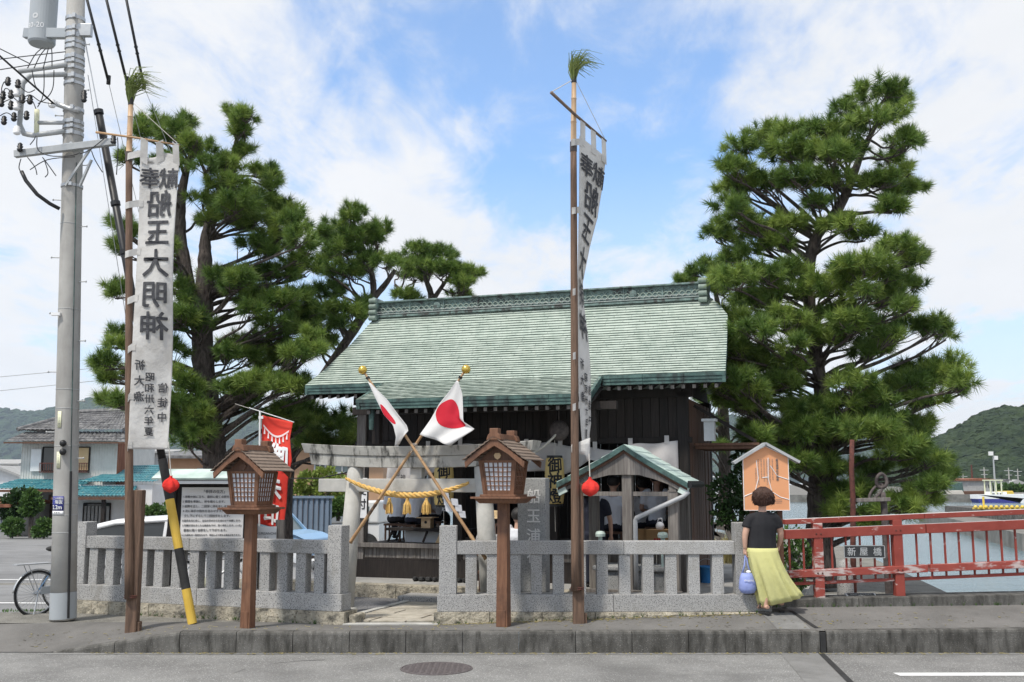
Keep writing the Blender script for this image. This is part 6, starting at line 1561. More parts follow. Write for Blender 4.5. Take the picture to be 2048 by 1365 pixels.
R_PADS += [(1470,640,36,24),(1462,700,34,24),(1480,765,38,24),(1495,815,38,24),(1460,800,30,20),(1505,710,40,24),(1560,765,40,24),(1600,815,40,24),(1705,770,42,24),(1755,800,42,24),(1815,770,40,24),(1560,640,40,24),(1700,640,40,22),(1760,690,40,24),(1545,560,36,22),(1520,600,36,22)]
pine('tall broad pine at the right, behind the red railing', 17.6, [[(1645,1175,40),(1640,1080,37),(1645,960,35),(1655,860,29),(1640,760,19),(1622,640,17),(1618,560,16),(1630,480,15),(1672,425,14),(1700,370,11),(1722,310,9),(1752,250,6),(1770,210,4)]],
     R_PADS, 3, 1.0, .50)
L_PADS = cv([(240,90,62,34),(360,90,44,34),(320,130,55,34),(540,60,42,34),(592,64,42,34),(570,115,34,32),(590,190,26,18),(520,240,44,26),(430,190,52,34),(440,250,52,26),(390,160,36,26),(210,110,46,36),(150,230,46,36),
 (690,300,38,50),(640,280,50,26),(520,330,82,36),(430,380,62,36),(560,400,72,42),(640,390,80,44),(720,430,72,44),(760,470,72,44),(650,470,82,34),(560,470,62,34),(450,450,52,26),(800,530,52,42),(700,540,80,32),(620,560,70,30),
 (130,490,52,42),(110,560,36,52),(780,610,50,26),(480,680,70,40),(600,690,90,48),(720,660,80,42),(820,650,54,34),(640,740,72,26),(760,760,80,48),(560,720,52,34),(90,720,46,36),(330,720,50,42),(110,900,46,36),
 (340,820,52,34),(420,860,52,44),(700,850,72,32),(800,880,70,42),(60,1000,52,42),(100,1040,46,34),(560,930,70,32),(640,960,90,42),(760,960,80,42),(700,1010,90,32),(540,1100,70,32),(640,1080,90,34),(740,1090,90,34),
 (820,1110,52,34),(600,1130,52,26),(70,1140,46,26),(120,1150,36,26),(360,1160,70,42),(340,1240,70,50),(420,1260,52,42),(400,1190,52,34),(330,640,40,30),(300,560,34,30)], 180, 200, .5273)
L_PADS += [(475,560,36,22),(505,605,38,22),(560,605,40,22),(600,645,38,24),(540,680,40,24),(480,715,40,22),(525,765,42,22),(585,765,40,22),(610,705,36,22),(560,835,40,22),(605,850,34,20),(480,800,36,22),(350,640,32,24),(342,705,34,24),(352,765,34,24),(335,850,34,24),(380,880,34,20),(500,400,36,20),(450,330,30,20),(330,330,28,22)]
pine('large many-branched pine behind the long left banner', 19.0, [[(440,1135,40),(438,1000,36),(428,900,33),(415,800,31),(405,700,29),(408,600,25),(410,520,19),(412,470,13),(430,410,9),(455,365,6)],
     [(412,720,24),(393,640,19),(372,545,18),(360,470,17),(362,400,14),(372,345,10),(388,290,6)],[(420,480,8),(440,380,9),(462,330,8),(475,270,6),(470,245,4)]], L_PADS, 8, 1.0, .48)
B_PADS = cv([(1000,430,52,34),(930,480,52,34),(1090,500,52,34),(1010,520,80,34),(900,530,36,34),(970,570,72,30),(900,600,44,34),(960,640,62,34),(1020,660,52,34),(1120,620,50,26),(1070,600,52,26),(880,740,54,42),(950,800,72,42),
 (830,830,54,42),(900,850,72,42),(1040,780,36,26),(940,710,36,26),(880,920,50,40),(820,1200,72,42),(900,1250,72,50),(850,1300,72,42),(960,1220,54,42),(780,1250,52,34),(1000,1290,44,40),(760,1180,60,36),(930,1330,70,40)], 180, 200, .5273)
pine('dark pine with a slanting trunk between the red flag and the shrine roof', 21.5, [[(575,1130,20),(572,1000,17),(585,900,15),(620,800,14),(668,720,13),(715,650,12),(745,600,10),(742,540,7),(720,480,5),(700,440,3)],[(735,610,9),(770,570,8),(790,540,5)]], B_PADS, 15, .95, .40, 1.0)
C_PADS = cv([(1250,580,54,34),(1330,590,44,34),(1210,610,52,34),(1280,640,80,34),(1370,650,62,34),(1450,660,44,26),(1230,670,54,26),(1420,700,44,34),(1190,740,54,20),(1400,740,44,18)], 180, 200, .5273)
pine('pine top showing above the left end of the shrine ridge', 24.5, [[(868,1080,18),(868,800,15),(866,640,11),(862,590,9),(852,560,6),(845,530,4)],[(866,600,7),(890,565,5),(905,545,3)],[(866,640,8),(810,590,6),(790,570,4)]], C_PADS, 23, 1.0, .46, .8)
D_PADS = [(1402,535,26,16),(1376,562,22,11),(1432,548,24,18),(1445,580,26,18),(1400,850,36,20),(1390,832,26,15),(1440,800,34,24),(1425,895,26,12),(1395,905,22,10),(1470,760,26,20),(1455,700,26,20),(1500,850,22,14)]
pine('slender pine half hidden behind the right end of the shrine roof', 22.5, [[(1448,1060,19),(1450,950,17),(1447,850,16),(1444,760,13),(1440,660,10),(1432,590,6),(1415,550,4)]], D_PADS, 31, .9, .42, .8)

# ================================================================== broad-leaved plants
def leaf_cloud(name, mat, parent, blobs, n, size, seed, o=Vector((0,0,0))):
    g = np.random.default_rng(seed); V_, F_ = [], []; k = 0
    for (c, r) in blobs:
        nn = max(8, int(n * r[0]*r[2] / sum(b[1][0]*b[1][2] for b in blobs)))
        u = g.normal(size=(nn,3)); u /= np.linalg.norm(u, axis=1)[:,None]; rad = g.uniform(.35, 1, nn) ** .5
        p = u * rad[:,None] * np.array(r) * (1 + .15*np.sin(u[:,:1]*7+seed)) + np.array(c) - np.array(o)
        d = u + g.normal(0, .7, (nn,3)); d /= np.linalg.norm(d, axis=1)[:,None]; s = np.cross(d, g.normal(size=(nn,3))); s /= np.linalg.norm(s, axis=1)[:,None]
        L = size * g.uniform(.7, 1.3, nn)[:,None]; q = np.stack([p, p + d*L*.5 + s*L*.28, p + d*L, p + d*L*.5 - s*L*.28], 1)
        V_.append(q.reshape(-1,3)); F_.append(np.arange(nn*4).reshape(-1,4) + k); k += nn*4
    me = bpy.data.meshes.new(name); me.from_pydata(np.concatenate(V_).tolist(), [], np.concatenate(F_).tolist()); me.update()
    return link(name, me, mat, parent)
def shrub(name, label, cat, px, py, d, blobs, n, size, mat, seed, trunk=None, group=None):
    b = P(px, py, d); t = thing(name, label, cat, (b.x, b.y, b.z), 0, group)
    k = d / F_PX; bl = [((P(x, y, d + dy) - b), (rx*k, rx*k*.8, ry*k)) for x, y, rx, ry, dy in blobs]
    leaf_cloud('foliage', mat, t, bl, n, size, seed)
    m = MB(); 
    for (c, r) in bl: m.tube([Vector((0,0,-.1)), Vector((c.x*.4, c.y*.4, c.z*.5)), Vector(c)], [.05,.035,.01] if trunk is None else [trunk, trunk*.8, .02], 6)
    m.build('stems', 'bark', t); return t
shrub('evergreen_shrub', 'dark glossy evergreen shrub between the shrine corner and the orange board', 'shrub', 1480, 1090, 16.4, [(1450,985,34,30,0),(1490,960,36,34,.2),(1510,1000,34,34,-.1),(1470,1030,32,24,0),(1525,1040,34,36,.3),(1440,1035,22,16,0),(1490,920,28,24,.4)], 2600, .085, 'leaf_dark', 41)
shrub('bank_shrub', 'leafy shrub behind the left end of the red railing', 'shrub', 1585, 1185, 15.2, [(1580,1080,26,24,0),(1600,1110,22,26,.2),(1575,1135,22,24,0),(1590,1165,26,14,0)], 900, .075, 'leaf_mid', 42)
shrub('lime_bush', 'light green bush above the blue panel fence left of the torii', 'bush', 640, 1000, 29, [(620,965,26,20,0),(650,955,24,18,.3),(675,970,26,18,0),(600,982,20,14,0),(660,985,30,12,-.3),(690,988,22,14,0)], 2600, .13, 'leaf_lime', 43)
shrub('clipped_hedge', 'clipped green hedge beside the blue panel fence', 'hedge', 676, 1035, 28, [(672,1018,18,16,0),(682,1008,14,12,0)], 900, .10, 'leaf_mid', 44)
def house_z(x, y): return land_z(x, y)
shrub('garden_tree', 'round dark garden tree in front of the two-storey house', 'tree', 36, 1072, 57, [(30,1010,22,26,0),(45,1000,18,20,1),(22,1030,14,16,0)], 2400, .24, 'leaf_dark', 45, .09)
shrub('garden_tree', 'lighter green garden tree with a pale stem before the two-storey house', 'tree', 60, 1072, 55, [(62,1000,14,18,0),(70,1012,12,12,0),(58,1020,12,10,0)], 1500, .24, 'leaf_mid', 46, .09)
shrub('garden_bush', 'low rounded bush at the house corner on the far left', 'bush', 25, 1073, 54, [(25,1053,18,16,0)], 900, .2, 'leaf_mid', 47)
shrub('garden_bush', 'low mixed plants between garden tree and utility pole', 'bush', 88, 1073, 54, [(80,1062,16,9,0),(95,1058,12,10,0),(88,1045,12,6,0)], 900, .2, 'leaf_mid', 48)
shrub('porch_bush', 'green bush beside the tiled house entrance', 'bush', 305, 1065, 50, [(300,1030,14,16,0),(318,1026,14,16,0),(308,1046,18,12,0)], 1200, .2, 'leaf_mid', 49)
# dry grass and weeds on the bank
def grass_patch(label, px0, px1, py, d, n, h, mat, seed):
    rr = random.Random(seed); m = MB()
    for _ in range(n):
        b = P(rr.uniform(px0, px1), py, d + rr.uniform(-.6, .6)); b.z = land_z(b.x, b.y); l = rr.uniform(.5, 1) * h; a = rr.uniform(0, 6.28); w = .007
        tip = b + Vector((math.cos(a)*l*.35, math.sin(a)*l*.35, l)); s = Vector((math.sin(a), -math.cos(a), 0)) * w
        m.add([b - s, b + s, b.lerp(tip,.6) + Vector((0,0,l*.1)) + s*.7, b.lerp(tip,.6) + Vector((0,0,l*.1)) - s*.7, tip], [(0,1,2,3),(3,2,4)])
    o = m.build('dry_grass', mat); o['kind'] = 'stuff'; o['label'] = label; return o
grass_patch('dry yellow grass on the bank behind the right fence', 1385, 1475, 1080, 24, 900, .75, 'dry_grass', 1)
grass_patch('weeds round the bicycle and pole foot', 5, 100, 1200, 15.6, 160, .05, 'leaf_mid', 2)
grass_patch('weedy strip beside the parked blue car', 585, 705, 1085, 25.5, 900, .5, 'dry_grass', 3)

# ================================================================== buildings on the left
def tiled_roof(name, mat, parent, a, b, c, d, amp, n, courses=8):
    """pantile surface over the quad a(eave left) b(eave right) c(top right) d(top left)"""
    a, b, c, d = map(Vector, (a, b, c, d)); nrm = (b - a).cross(d - a).normalized()
    if nrm.z < 0: nrm = -nrm
    N = n * 6; m = MB(); vs = []
    for j in range(courses):
        for e in (0, 1):
            t = (j + e) / courses; l, r = a.lerp(d, t), b.lerp(c, t)
            for i in range(N + 1):
                s = i / N; wv = abs(math.sin(math.pi * s * n)) ** .7
                vs.append(l.lerp(r, s) + nrm * (amp * wv + (amp*.55 if e == 0 else 0)))
    fs = []
    for r_ in range(2 * courses - 1):
        for i in range(N): fs.append((r_*(N+1)+i, r_*(N+1)+i+1, (r_+1)*(N+1)+i+1, (r_+1)*(N+1)+i))
    m.add(vs, fs); return m.build(name, mat, parent, smooth=False)
HD = 62.0; hb = P(140, 1070, HD); hz = land_z(hb.x, hb.y)
def H(px, py, dy=0.0): return P(px, py, HD + dy) - Vector((hb.x, HD, hz))
hs = thing('two_storey_house', 'old two-storey house with grey tiled hip roof and blue-green tiled lower roofs', 'house', (hb.x, HD, hz))
w0, w1 = H(40, 960).x, H(232, 960).x; zE = H(0, 884).z; zM = H(0, 965).z; zB = 0.0; DPH = 6.5
m = MB(); m.box(w0, w1, 0, DPH, zM - .3, zE + .1); m.build('upper_wall', 'metal_wall', hs)
m = MB(); m.box(w0 + .3, w1 + .4, .2, DPH, -.1, zM - .28); m.build('lower_wall', 'plaster_grey', hs)
m = MB(); m.box(w1 - .001, w1 + .03, 0.01, 2.2, zM - .2, zE); m.build('rusty_side_wall', 'rust_wall', hs)
# corrugations on the upper wall
m = MB(); x = w0
while x < w1: m.box(x, x + .03, -.025, .002, zM - .28, zE); x += .16
m.build('corrugation', 'metal_wall', hs)['kind'] = 'stuff'
e0, e1 = H(20, 884, -.8), H(246, 880, -.8); t0, t1 = H(52, 868), H(232, 865)
zr = H(0, 820).z; ze2 = H(0, 885).z
tiled_roof('lower_roof_skirt', 'tile_grey', hs, (w0-.75,-.75,ze2), (w1+.75,-.75,ze2), (w1+.25,.35,ze2+.62), (w0-.05,.35,ze2+.62), .05, 26, 4)
zs = ze2 + .72
tiled_roof('roof_front', 'tile_grey', hs, (w0-.35,.0,zs), (w1+.35,.0,zs), (H(215,820).x,DPH/2,zr+.15), (H(118,828).x,DPH/2,zr), .05, 24, 8)
tiled_roof('roof_side', 'tile_grey', hs, (w1+.35,DPH,zs), (w1+.35,0,zs), (H(215,820).x,DPH/2,zr+.15), (H(215,820).x,DPH/2+.01,zr+.15), .05, 20, 8)
tiled_roof('roof_side', 'tile_grey', hs, (w0-.35,0,zs), (w0-.35,DPH,zs), (H(118,828).x,DPH/2+.01,zr), (H(118,828).x,DPH/2,zr), .05, 20, 8)
m = MB(); m.tube([(H(118,828).x-.1,DPH/2,zr+.08), (H(215,820).x+.1,DPH/2,zr+.22)], .16, 8); m.build('ridge_tiles', 'tile_grey', hs)
m = MB(); m.tube([(w1+.35,0,zs+.05),(H(215,820).x,DPH/2,zr+.22)], .13, 8); m.tube([(w0-.35,0,zs+.05),(H(118,828).x,DPH/2,zr+.1)], .13, 8); m.build('hip_tiles', 'tile_grey', hs)
m = MB(); m.box(w0-.75,w1+.75,-.80,-.70,ze2-.10,ze2-.01); m.build('eave_board', 'wood_brown', hs)
def hwin(px0, px1, py0, py1, mat, fr=True, dy=-.03, name='window'):
    a, b = H(px0, py1), H(px1, py0); m = MB(); m.box(a.x, b.x, dy - .05, dy, a.z, b.z); w_ = m.build(name, mat, hs)
    if fr:
        m = MB()
        for p, q in (((a.x,a.z),(b.x,a.z)),((a.x,b.z),(b.x,b.z)),((a.x,a.z),(a.x,b.z)),((b.x,a.z),(b.x,b.z))): m.bar((p[0],dy-.06,p[1]),(q[0],dy-.06,q[1]),.07,.09,(0,1,0))
        m.build('window_frame', 'wood_dark', w_)
    return w_
hwin(85, 128, 895, 942, 'glass_dark'); hwin(128, 181, 895, 942, 'blind_tan'); hwin(62, 85, 899, 943, 'plaster_white', False, -.08, 'shutter')
a, b = H(84, 944), H(181, 928); m = MB(); x = a.x
while x < b.x: m.box(x, x + .03, -.42, -.39, a.z, b.z); x += .14
m.box(a.x, b.x, -.43, -.38, b.z, b.z + .05); m.box(a.x, b.x, -.43, -.05, a.z - .05, a.z); m.build('window_railing', 'rust', hs)
# blue-green tiled lean-to roofs and entrance
q0, q1 = H(10, 978, -2.4), H(110, 980, -2.4)
tiled_roof('lean_to_roof', 'tile_blue', hs, (H(8,979).x,-2.2,H(0,979).z), (H(190,981).x,-2.2,H(0,981).z), (H(182,962).x,0,H(0,961).z), (H(38,961).x,0,H(0,960).z), .07, 24, 6)
tiled_roof('entrance_roof', 'tile_blue', hs, (H(150,995).x,-3.2,H(0,993).z), (H(305,995).x,-3.2,H(0,993).z), (H(290,970).x,-1.2,H(0,972).z), (H(178,970).x,-1.2,H(0,972).z), .07, 22, 5)
tiled_roof('upper_lean_to', 'tile_blue', hs, (H(176,968).x,-1.6,H(0,966).z), (H(330,966).x,-1.6,H(0,966).z), (H(325,930).x,2.2,H(0,930).z), (H(240,932).x,2.2,H(0,932).z), .07, 24, 8)
m = MB(); m.box(H(150,995).x, H(305,995).x, -3.24, -3.12, H(0,998).z, H(0,993.5).z); m.box(H(10,979).x, H(190,979).x, -2.24, -2.14, H(0,984).z, H(0,979.5).z); m.build('eave_board', 'wood_brown', hs)
m = MB(); m.box(H(168,1000).x, H(320,1000).x, -1.4, 2.0, -.1, H(0,970).z); m.build('entrance_wall', 'plaster_white', hs)
for px in (172, 246, 292): m = MB(); m.box(H(px,1000).x-.1, H(px,1000).x+.1, -3.0, -2.8, 0, H(0,996).z); m.build('entrance_post', 'wood_dark', hs)
dr = hwin(186, 240, 1006, 1056, 'glass_dark', True, -1.42, 'entrance_door')
a, b = H(186,1056), H(240,1008)
for k in range(7):
    x = lerp(a.x, b.x, (k + .5) / 7); m = MB(); m.box(x - .16, x + .12, -1.50, -1.475, a.z + .1, b.z - .1); m.build('door_curtain', 'plaster_grey', dr)
m = MB(); m.box(H(95,1000).x, H(112,1000).x, .1, .18, H(0,1045).z, H(0,990).z); m.build('brown_door', 'wood_brown', hs)
m = MB(); m.box(H(160,1020).x, H(170,1020).x, -3.3, -3.2, 0, H(0,1022).z); m.build('yellow_panel', 'blind_tan', hs)
m = MB(); m.box(H(12,1020).x, w0 + .3, .3, 4, -.1, H(0,985).z); m.build('annex_wall', 'wood_brown', hs)

def simple_house(label, px0, px1, py_e, py_r, py_b, d, wall, roof, wins=(), dep=8.0, gable=False):
    a, b = P(px0, py_b, d), P(px1, py_b, d); t = thing('house', label, 'house', ((a.x+b.x)/2, d, a.z)); w = (b.x - a.x)/2; ze, zr = P(px0,py_e,d).z - a.z, P(px0,py_r,d).z - a.z
    m = MB(); m.box(-w, w, 0, dep, -.2, ze); m.build('wall', wall, t)
    ov = .06 * w + .3
    if gable:
        m = MB(); m.prism([(-w-ov,ze-.1),(0,zr),(w+ov,ze-.1),(w+ov,ze+.08),(0,zr+.18),(-w-ov,ze+.08)], -.5, dep); m.build('roof', roof, t, fixn=True)
        m = MB(); m.prism([(-w,ze),(w,ze),(0,zr-.05)], .0, dep); m.build('gable_wall', wall, t, fixn=True)
    else:
        m = MB(); m.add([(-w-ov,-.6,ze),(w+ov,-.6,ze),(w+ov,dep/2,zr),(-w-ov,dep/2,zr),(w+ov,dep+.6,ze),(-w-ov,dep+.6,ze)], [(0,1,2,3),(3,2,4,5)]); m.build('roof', roof, t, solid=.15)
    for (x0, y0, x1, y1, mt) in wins:
        p, q = P(x0, y1, d), P(x1, y0, d); m = MB(); m.box(p.x-t.location.x, q.x-t.location.x, -.06, -.02, p.z-a.z, q.z-a.z); f_ = m.build('window', mt, t)
        m = MB()
        for u_, v_ in (((p.x,p.z),(q.x,p.z)),((p.x,q.z),(q.x,q.z)),((p.x,p.z),(p.x,q.z)),((q.x,p.z),(q.x,q.z)),(((p.x+q.x)/2,p.z),((p.x+q.x)/2,q.z))): m.bar((u_[0]-t.location.x,-.07,u_[1]-a.z),(v_[0]-t.location.x,-.07,v_[1]-a.z),.06,.08,(0,1,0))
        m.build('window_frame', 'steel_dull', f_)
    return t
simple_house('white gabled house at the far left edge', -60, 38, 956, 936, 1045, 78, 'plaster_white', 'plaster_grey', ((8,1005,20,1030,'glass_dark'),), 9, True)
simple_house('pale flat-roofed building just above the left edge rooftops', -60, 30, 929, 919, 1000, 120, 'plaster_white', 'plaster_grey', ((-10,932,26,940,'glass_dark'),))
simple_house('small low shed with reddish roof at the far left edge', -60, 14, 1012, 1000, 1078, 57, 'plaster_grey', 'rust_wall', ((2,1018,12,1050,'sign_blue'),), 5)
simple_house('tan house with grey window behind the red flag and torii', 560, 765, 884, 868, 1050, 42, 'plaster_tan', 'tile_grey', ((630,926,652,944,'glass_dark'),(660,926,710,946,'glass_car')), 8)
simple_house('tan and grey building behind the large pine trunk', 330, 465, 915, 900, 1060, 52, 'plaster_tan', 'tile_grey', ((395,938,430,955,'glass_car'),), 8)
simple_house('grey building with white railings behind the left banner foot', 225, 335, 905, 898, 1050, 90, 'plaster_grey', 'plaster_grey', ((250,915,300,935,'glass_dark'),), 8)

# blue panel fence
a, b = P(576, 1058, 27.0), P(662, 1058, 27.0); bf = thing('panel_fence', 'slate blue corrugated panel fence behind the light blue car', 'fence', (a.x, 27, land_z(a.x, 27)))
zt = P(600, 997, 27).z - bf.location.z; n = 8; w = (b.x - a.x) / n
for i in range(n):
    m = MB(); m.prism([(0,0),(w*.5,.0),(w*.5,zt),(0,zt)], 0, .03, Matrix.Translation((i*w,0,0))); m.prism([(w*.5,0),(w,0),(w,zt),(w*.5,zt)], .04, .07, Matrix.Translation((i*w,0,0))); m.build('panel', 'blue_sheet', bf, fixn=True)
m = MB(); m.box(-.05, n*w+.05, -.03, .10, zt, zt + .06); m.build('cap_rail', 'blue_sheet', bf)

# ================================================================== vehicles
def car(name, label, loc, rz, paint, L=3.4, Wd=1.48, prof=None, glass='glass_car', cat='car'):
    t = thing(name, label, cat, loc, rz)
    # side outline (x forward, z up): lower body and greenhouse
    body = [(-L/2,.32),(-L/2-.02,.55),(-L/2+.02,.92),(-L/2+.10,1.0)] + prof['belt'] + [(L/2,.62),(L/2+.02,.45),(L/2-.03,.28)]
    def wheelcut(pts): return pts
    m = MB(); n = len(body); ys = [(-Wd/2+.05,.0),(-Wd/2,.03),(Wd/2,.03),(Wd/2-.05,0)]
    vs = []
    for y, ins in ((-Wd/2+.06,.05),(-Wd/2,.0),(Wd/2,.0),(Wd/2-.06,.05)):
        for x, z in body: vs.append((x*(1-ins*.12), y, lerp(z, .62, ins*.9)))
    fs = [tuple(range(n-1,-1,-1)), tuple(range(3*n,4*n))] + [(k*n+i,k*n+(i+1)%n,(k+1)*n+(i+1)%n,(k+1)*n+i) for k in range(3) for i in range(n)]
    m.add(vs, fs); m.build('body', paint, t, bevel=.03, fixn=True)
    gh = prof['cabin']; n = len(gh); m = MB(); vs = []
    for s in (-1, 1):
        for x, z in gh: vs.append((x, s*(Wd/2 - .03 - (z-.95)*.22), z))
    m.add(vs, [tuple(range(n)), tuple(range(2*n-1,n-1,-1))] + [(i,(i+1)%n,(i+1)%n+n,i+n) for i in range(n)]); m.build('cabin', glass, t, fixn=True)
    rf_ = prof['roof']; m = MB(); vs = []
    for y in (-Wd/2+.10, -Wd/2+.22, Wd/2-.22, Wd/2-.10):
        for x, z in rf_: vs.append((x, y, z - (.05 if abs(y) > Wd/2-.15 else 0)))
    k = len(rf_); m.add(vs, [(j*k+i, j*k+i+1, (j+1)*k+i+1, (j+1)*k+i) for j in range(3) for i in range(k-1)]); m.build('roof', paint, t, smooth=True, solid=.05)
    for (x0,z0),(x1,z1) in prof['pillars']:
        for s in (-1, 1):
            m = MB(); m.bar((x0,s*(Wd/2-.02-(z0-.95)*.22),z0),(x1,s*(Wd/2-.02-(z1-.95)*.22),z1),.05,.06,(0,1,0)); m.build('pillar', paint if prof.get('pp') else 'black_plastic', t)
    for x in (-L/2+.62, L/2-.62):
        for s in (-1, 1):
            wh = MB(); Mx = Matrix.Translation((x, s*(Wd/2-.08), .28)) @ Matrix.Rotation(math.pi/2,4,'X'); wh.lathe([(.17,-.09),(.26,-.09),(.285,-.06),(.285,.06),(.26,.09),(.17,.09)], 24, (0,0,0), Mx); w_ = wh.build('wheel', 'black_rubber', t, smooth=False)
            h_ = MB(); h_.lathe([(.001,s*-.07),(.05,s*-.075),(.17,s*-.06),(.175,s*-.085)], 16, (0,0,0), Mx, False); h_.build('rim', 'steel', w_)
            m = MB(); m.lathe([(.001,-.005),(.335,-.005),(.335,.005),(.001,.005)], 24, (0,0,0), Matrix.Translation((x, s*(Wd/2+.002), .30)) @ Matrix.Rotation(math.pi/2,4,'X')); m.build('wheel_arch', 'black_plastic', t)
    for s in (-1, 1):
        m = MB(); m.ball((L/2-.16, s*(Wd/2-.18), .74 if L > 4 else .86), .13, 14, 10, .75, 1.25); m.build('headlight', 'lamp_lens', t, smooth=True)
        m = MB(); m.box(L/2-1.05,L/2-.92,s*(Wd/2+.02)-.07,s*(Wd/2+.02)+.07,1.0,1.14); m.build('mirror', paint, t, bevel=.02)
    m = MB(); m.box(L/2-.02,L/2+.035,-.38,.38,.40,.52); m.build('grille', 'black_plastic', t)
    return t
kei = dict(belt=[(-.2,1.08),(.72,1.13),(1.05,1.11),(1.35,1.06),(1.62,.95)], cabin=[(-1.62,.98),(-1.5,1.5),(-1.3,1.6),(.25,1.6),(.55,1.5),(.92,1.08)], roof=[(-1.58,1.50),(-1.35,1.63),(-.3,1.68),(.25,1.64),(.50,1.56)], pillars=[((.50,1.56),(.94,1.10)),((-.35,1.62),(-.35,1.0)),((-1.5,1.52),(-1.62,1.0))], pp=True)
c = P(600, 1085, 23.4); car('parked_car', 'light blue small car parked beyond the left fence, nose to the right', (c.x - 1.08, 23.6, land_z(c.x-.7, 23.6)), math.radians(-14), 'car_blue', 3.4, 1.48, kei)
hatch = dict(belt=[(-.4,.98),(.7,.97),(1.2,.92),(1.75,.82),(2.05,.72)], cabin=[(-1.95,.95),(-1.55,1.36),(-.9,1.48),(.0,1.50),(.5,1.42),(1.3,.93)], roof=[(-1.75,1.36),(-1.2,1.49),(-.3,1.545),(.25,1.51),(.58,1.42)], pillars=[((.55,1.43),(1.32,.95)),((-.35,1.52),(-.38,.97)),((-1.55,1.40),(-1.95,.97))], pp=True)
c = P(250, 1090, 17.6); car('parked_car', 'white hatchback parked behind the left end of the granite fence', (c.x + 1.05, 18.2, land_z(c.x - .5, 18.2)), math.radians(3), 'car_white', 4.3, 1.7, hatch, 'glass_dark')
# white kei truck with canopy box behind the gate
c = P(715, 1075, 30); tk = thing('white_truck', 'white box truck parked behind the torii left pillar', 'truck', (c.x, 30, land_z(c.x, 30)), math.radians(-6))
zf = lambda py: P(715, py, 30).z - tk.location.z
m = MB(); xw = 55*30/F_PX; m.prism([(-xw,zf(1045)),(-xw,zf(1018)),(-xw*.72,zf(1003)),(xw,zf(1001)),(xw,zf(1045))], -.8, .8); m.build('canopy_box', 'car_white', tk, bevel=.05, fixn=True)
m = MB(); m.box(-xw,xw,-.75,.75,.35,zf(1046)); m.build('chassis_bed', 'car_white', tk)
m = MB(); m.box(xw*.2,xw*.65,-.815,-.803,zf(1040),zf(1012)); m.build('side_window', 'glass_car', tk)
for x in (-xw*.6, xw*.6):
    m = MB(); m.lathe([(.15,-.1),(.30,-.1),(.30,.1),(.15,.1)], 18, (0,0,0), Matrix.Translation((x,-.7,.30)) @ Matrix.Rotation(math.pi/2,4,'X')); m.build('wheel', 'black_rubber', tk)
# timber and pipe heap left of the gate
hp_ = thing('scrap_heap', 'heap of pipes and timber left of the gate pillar', 'scrap heap', P(675, 1085, 24.5)); hp_.location.z = land_z(hp_.location.x, 24.5); rr = random.Random(6)
for k in range(12):
    a = Vector((rr.uniform(-.6,.2), rr.uniform(-.3,.3), rr.uniform(0,.5))); m = MB(); m.tube([a, a + Vector((rr.uniform(.5,1.1), rr.uniform(-.2,.2), rr.uniform(-.35,.25)))], rr.uniform(.02,.045), 6); m.build('timber', rr.choice(['wood_grey','iron_old','pvc_grey']), hp_)

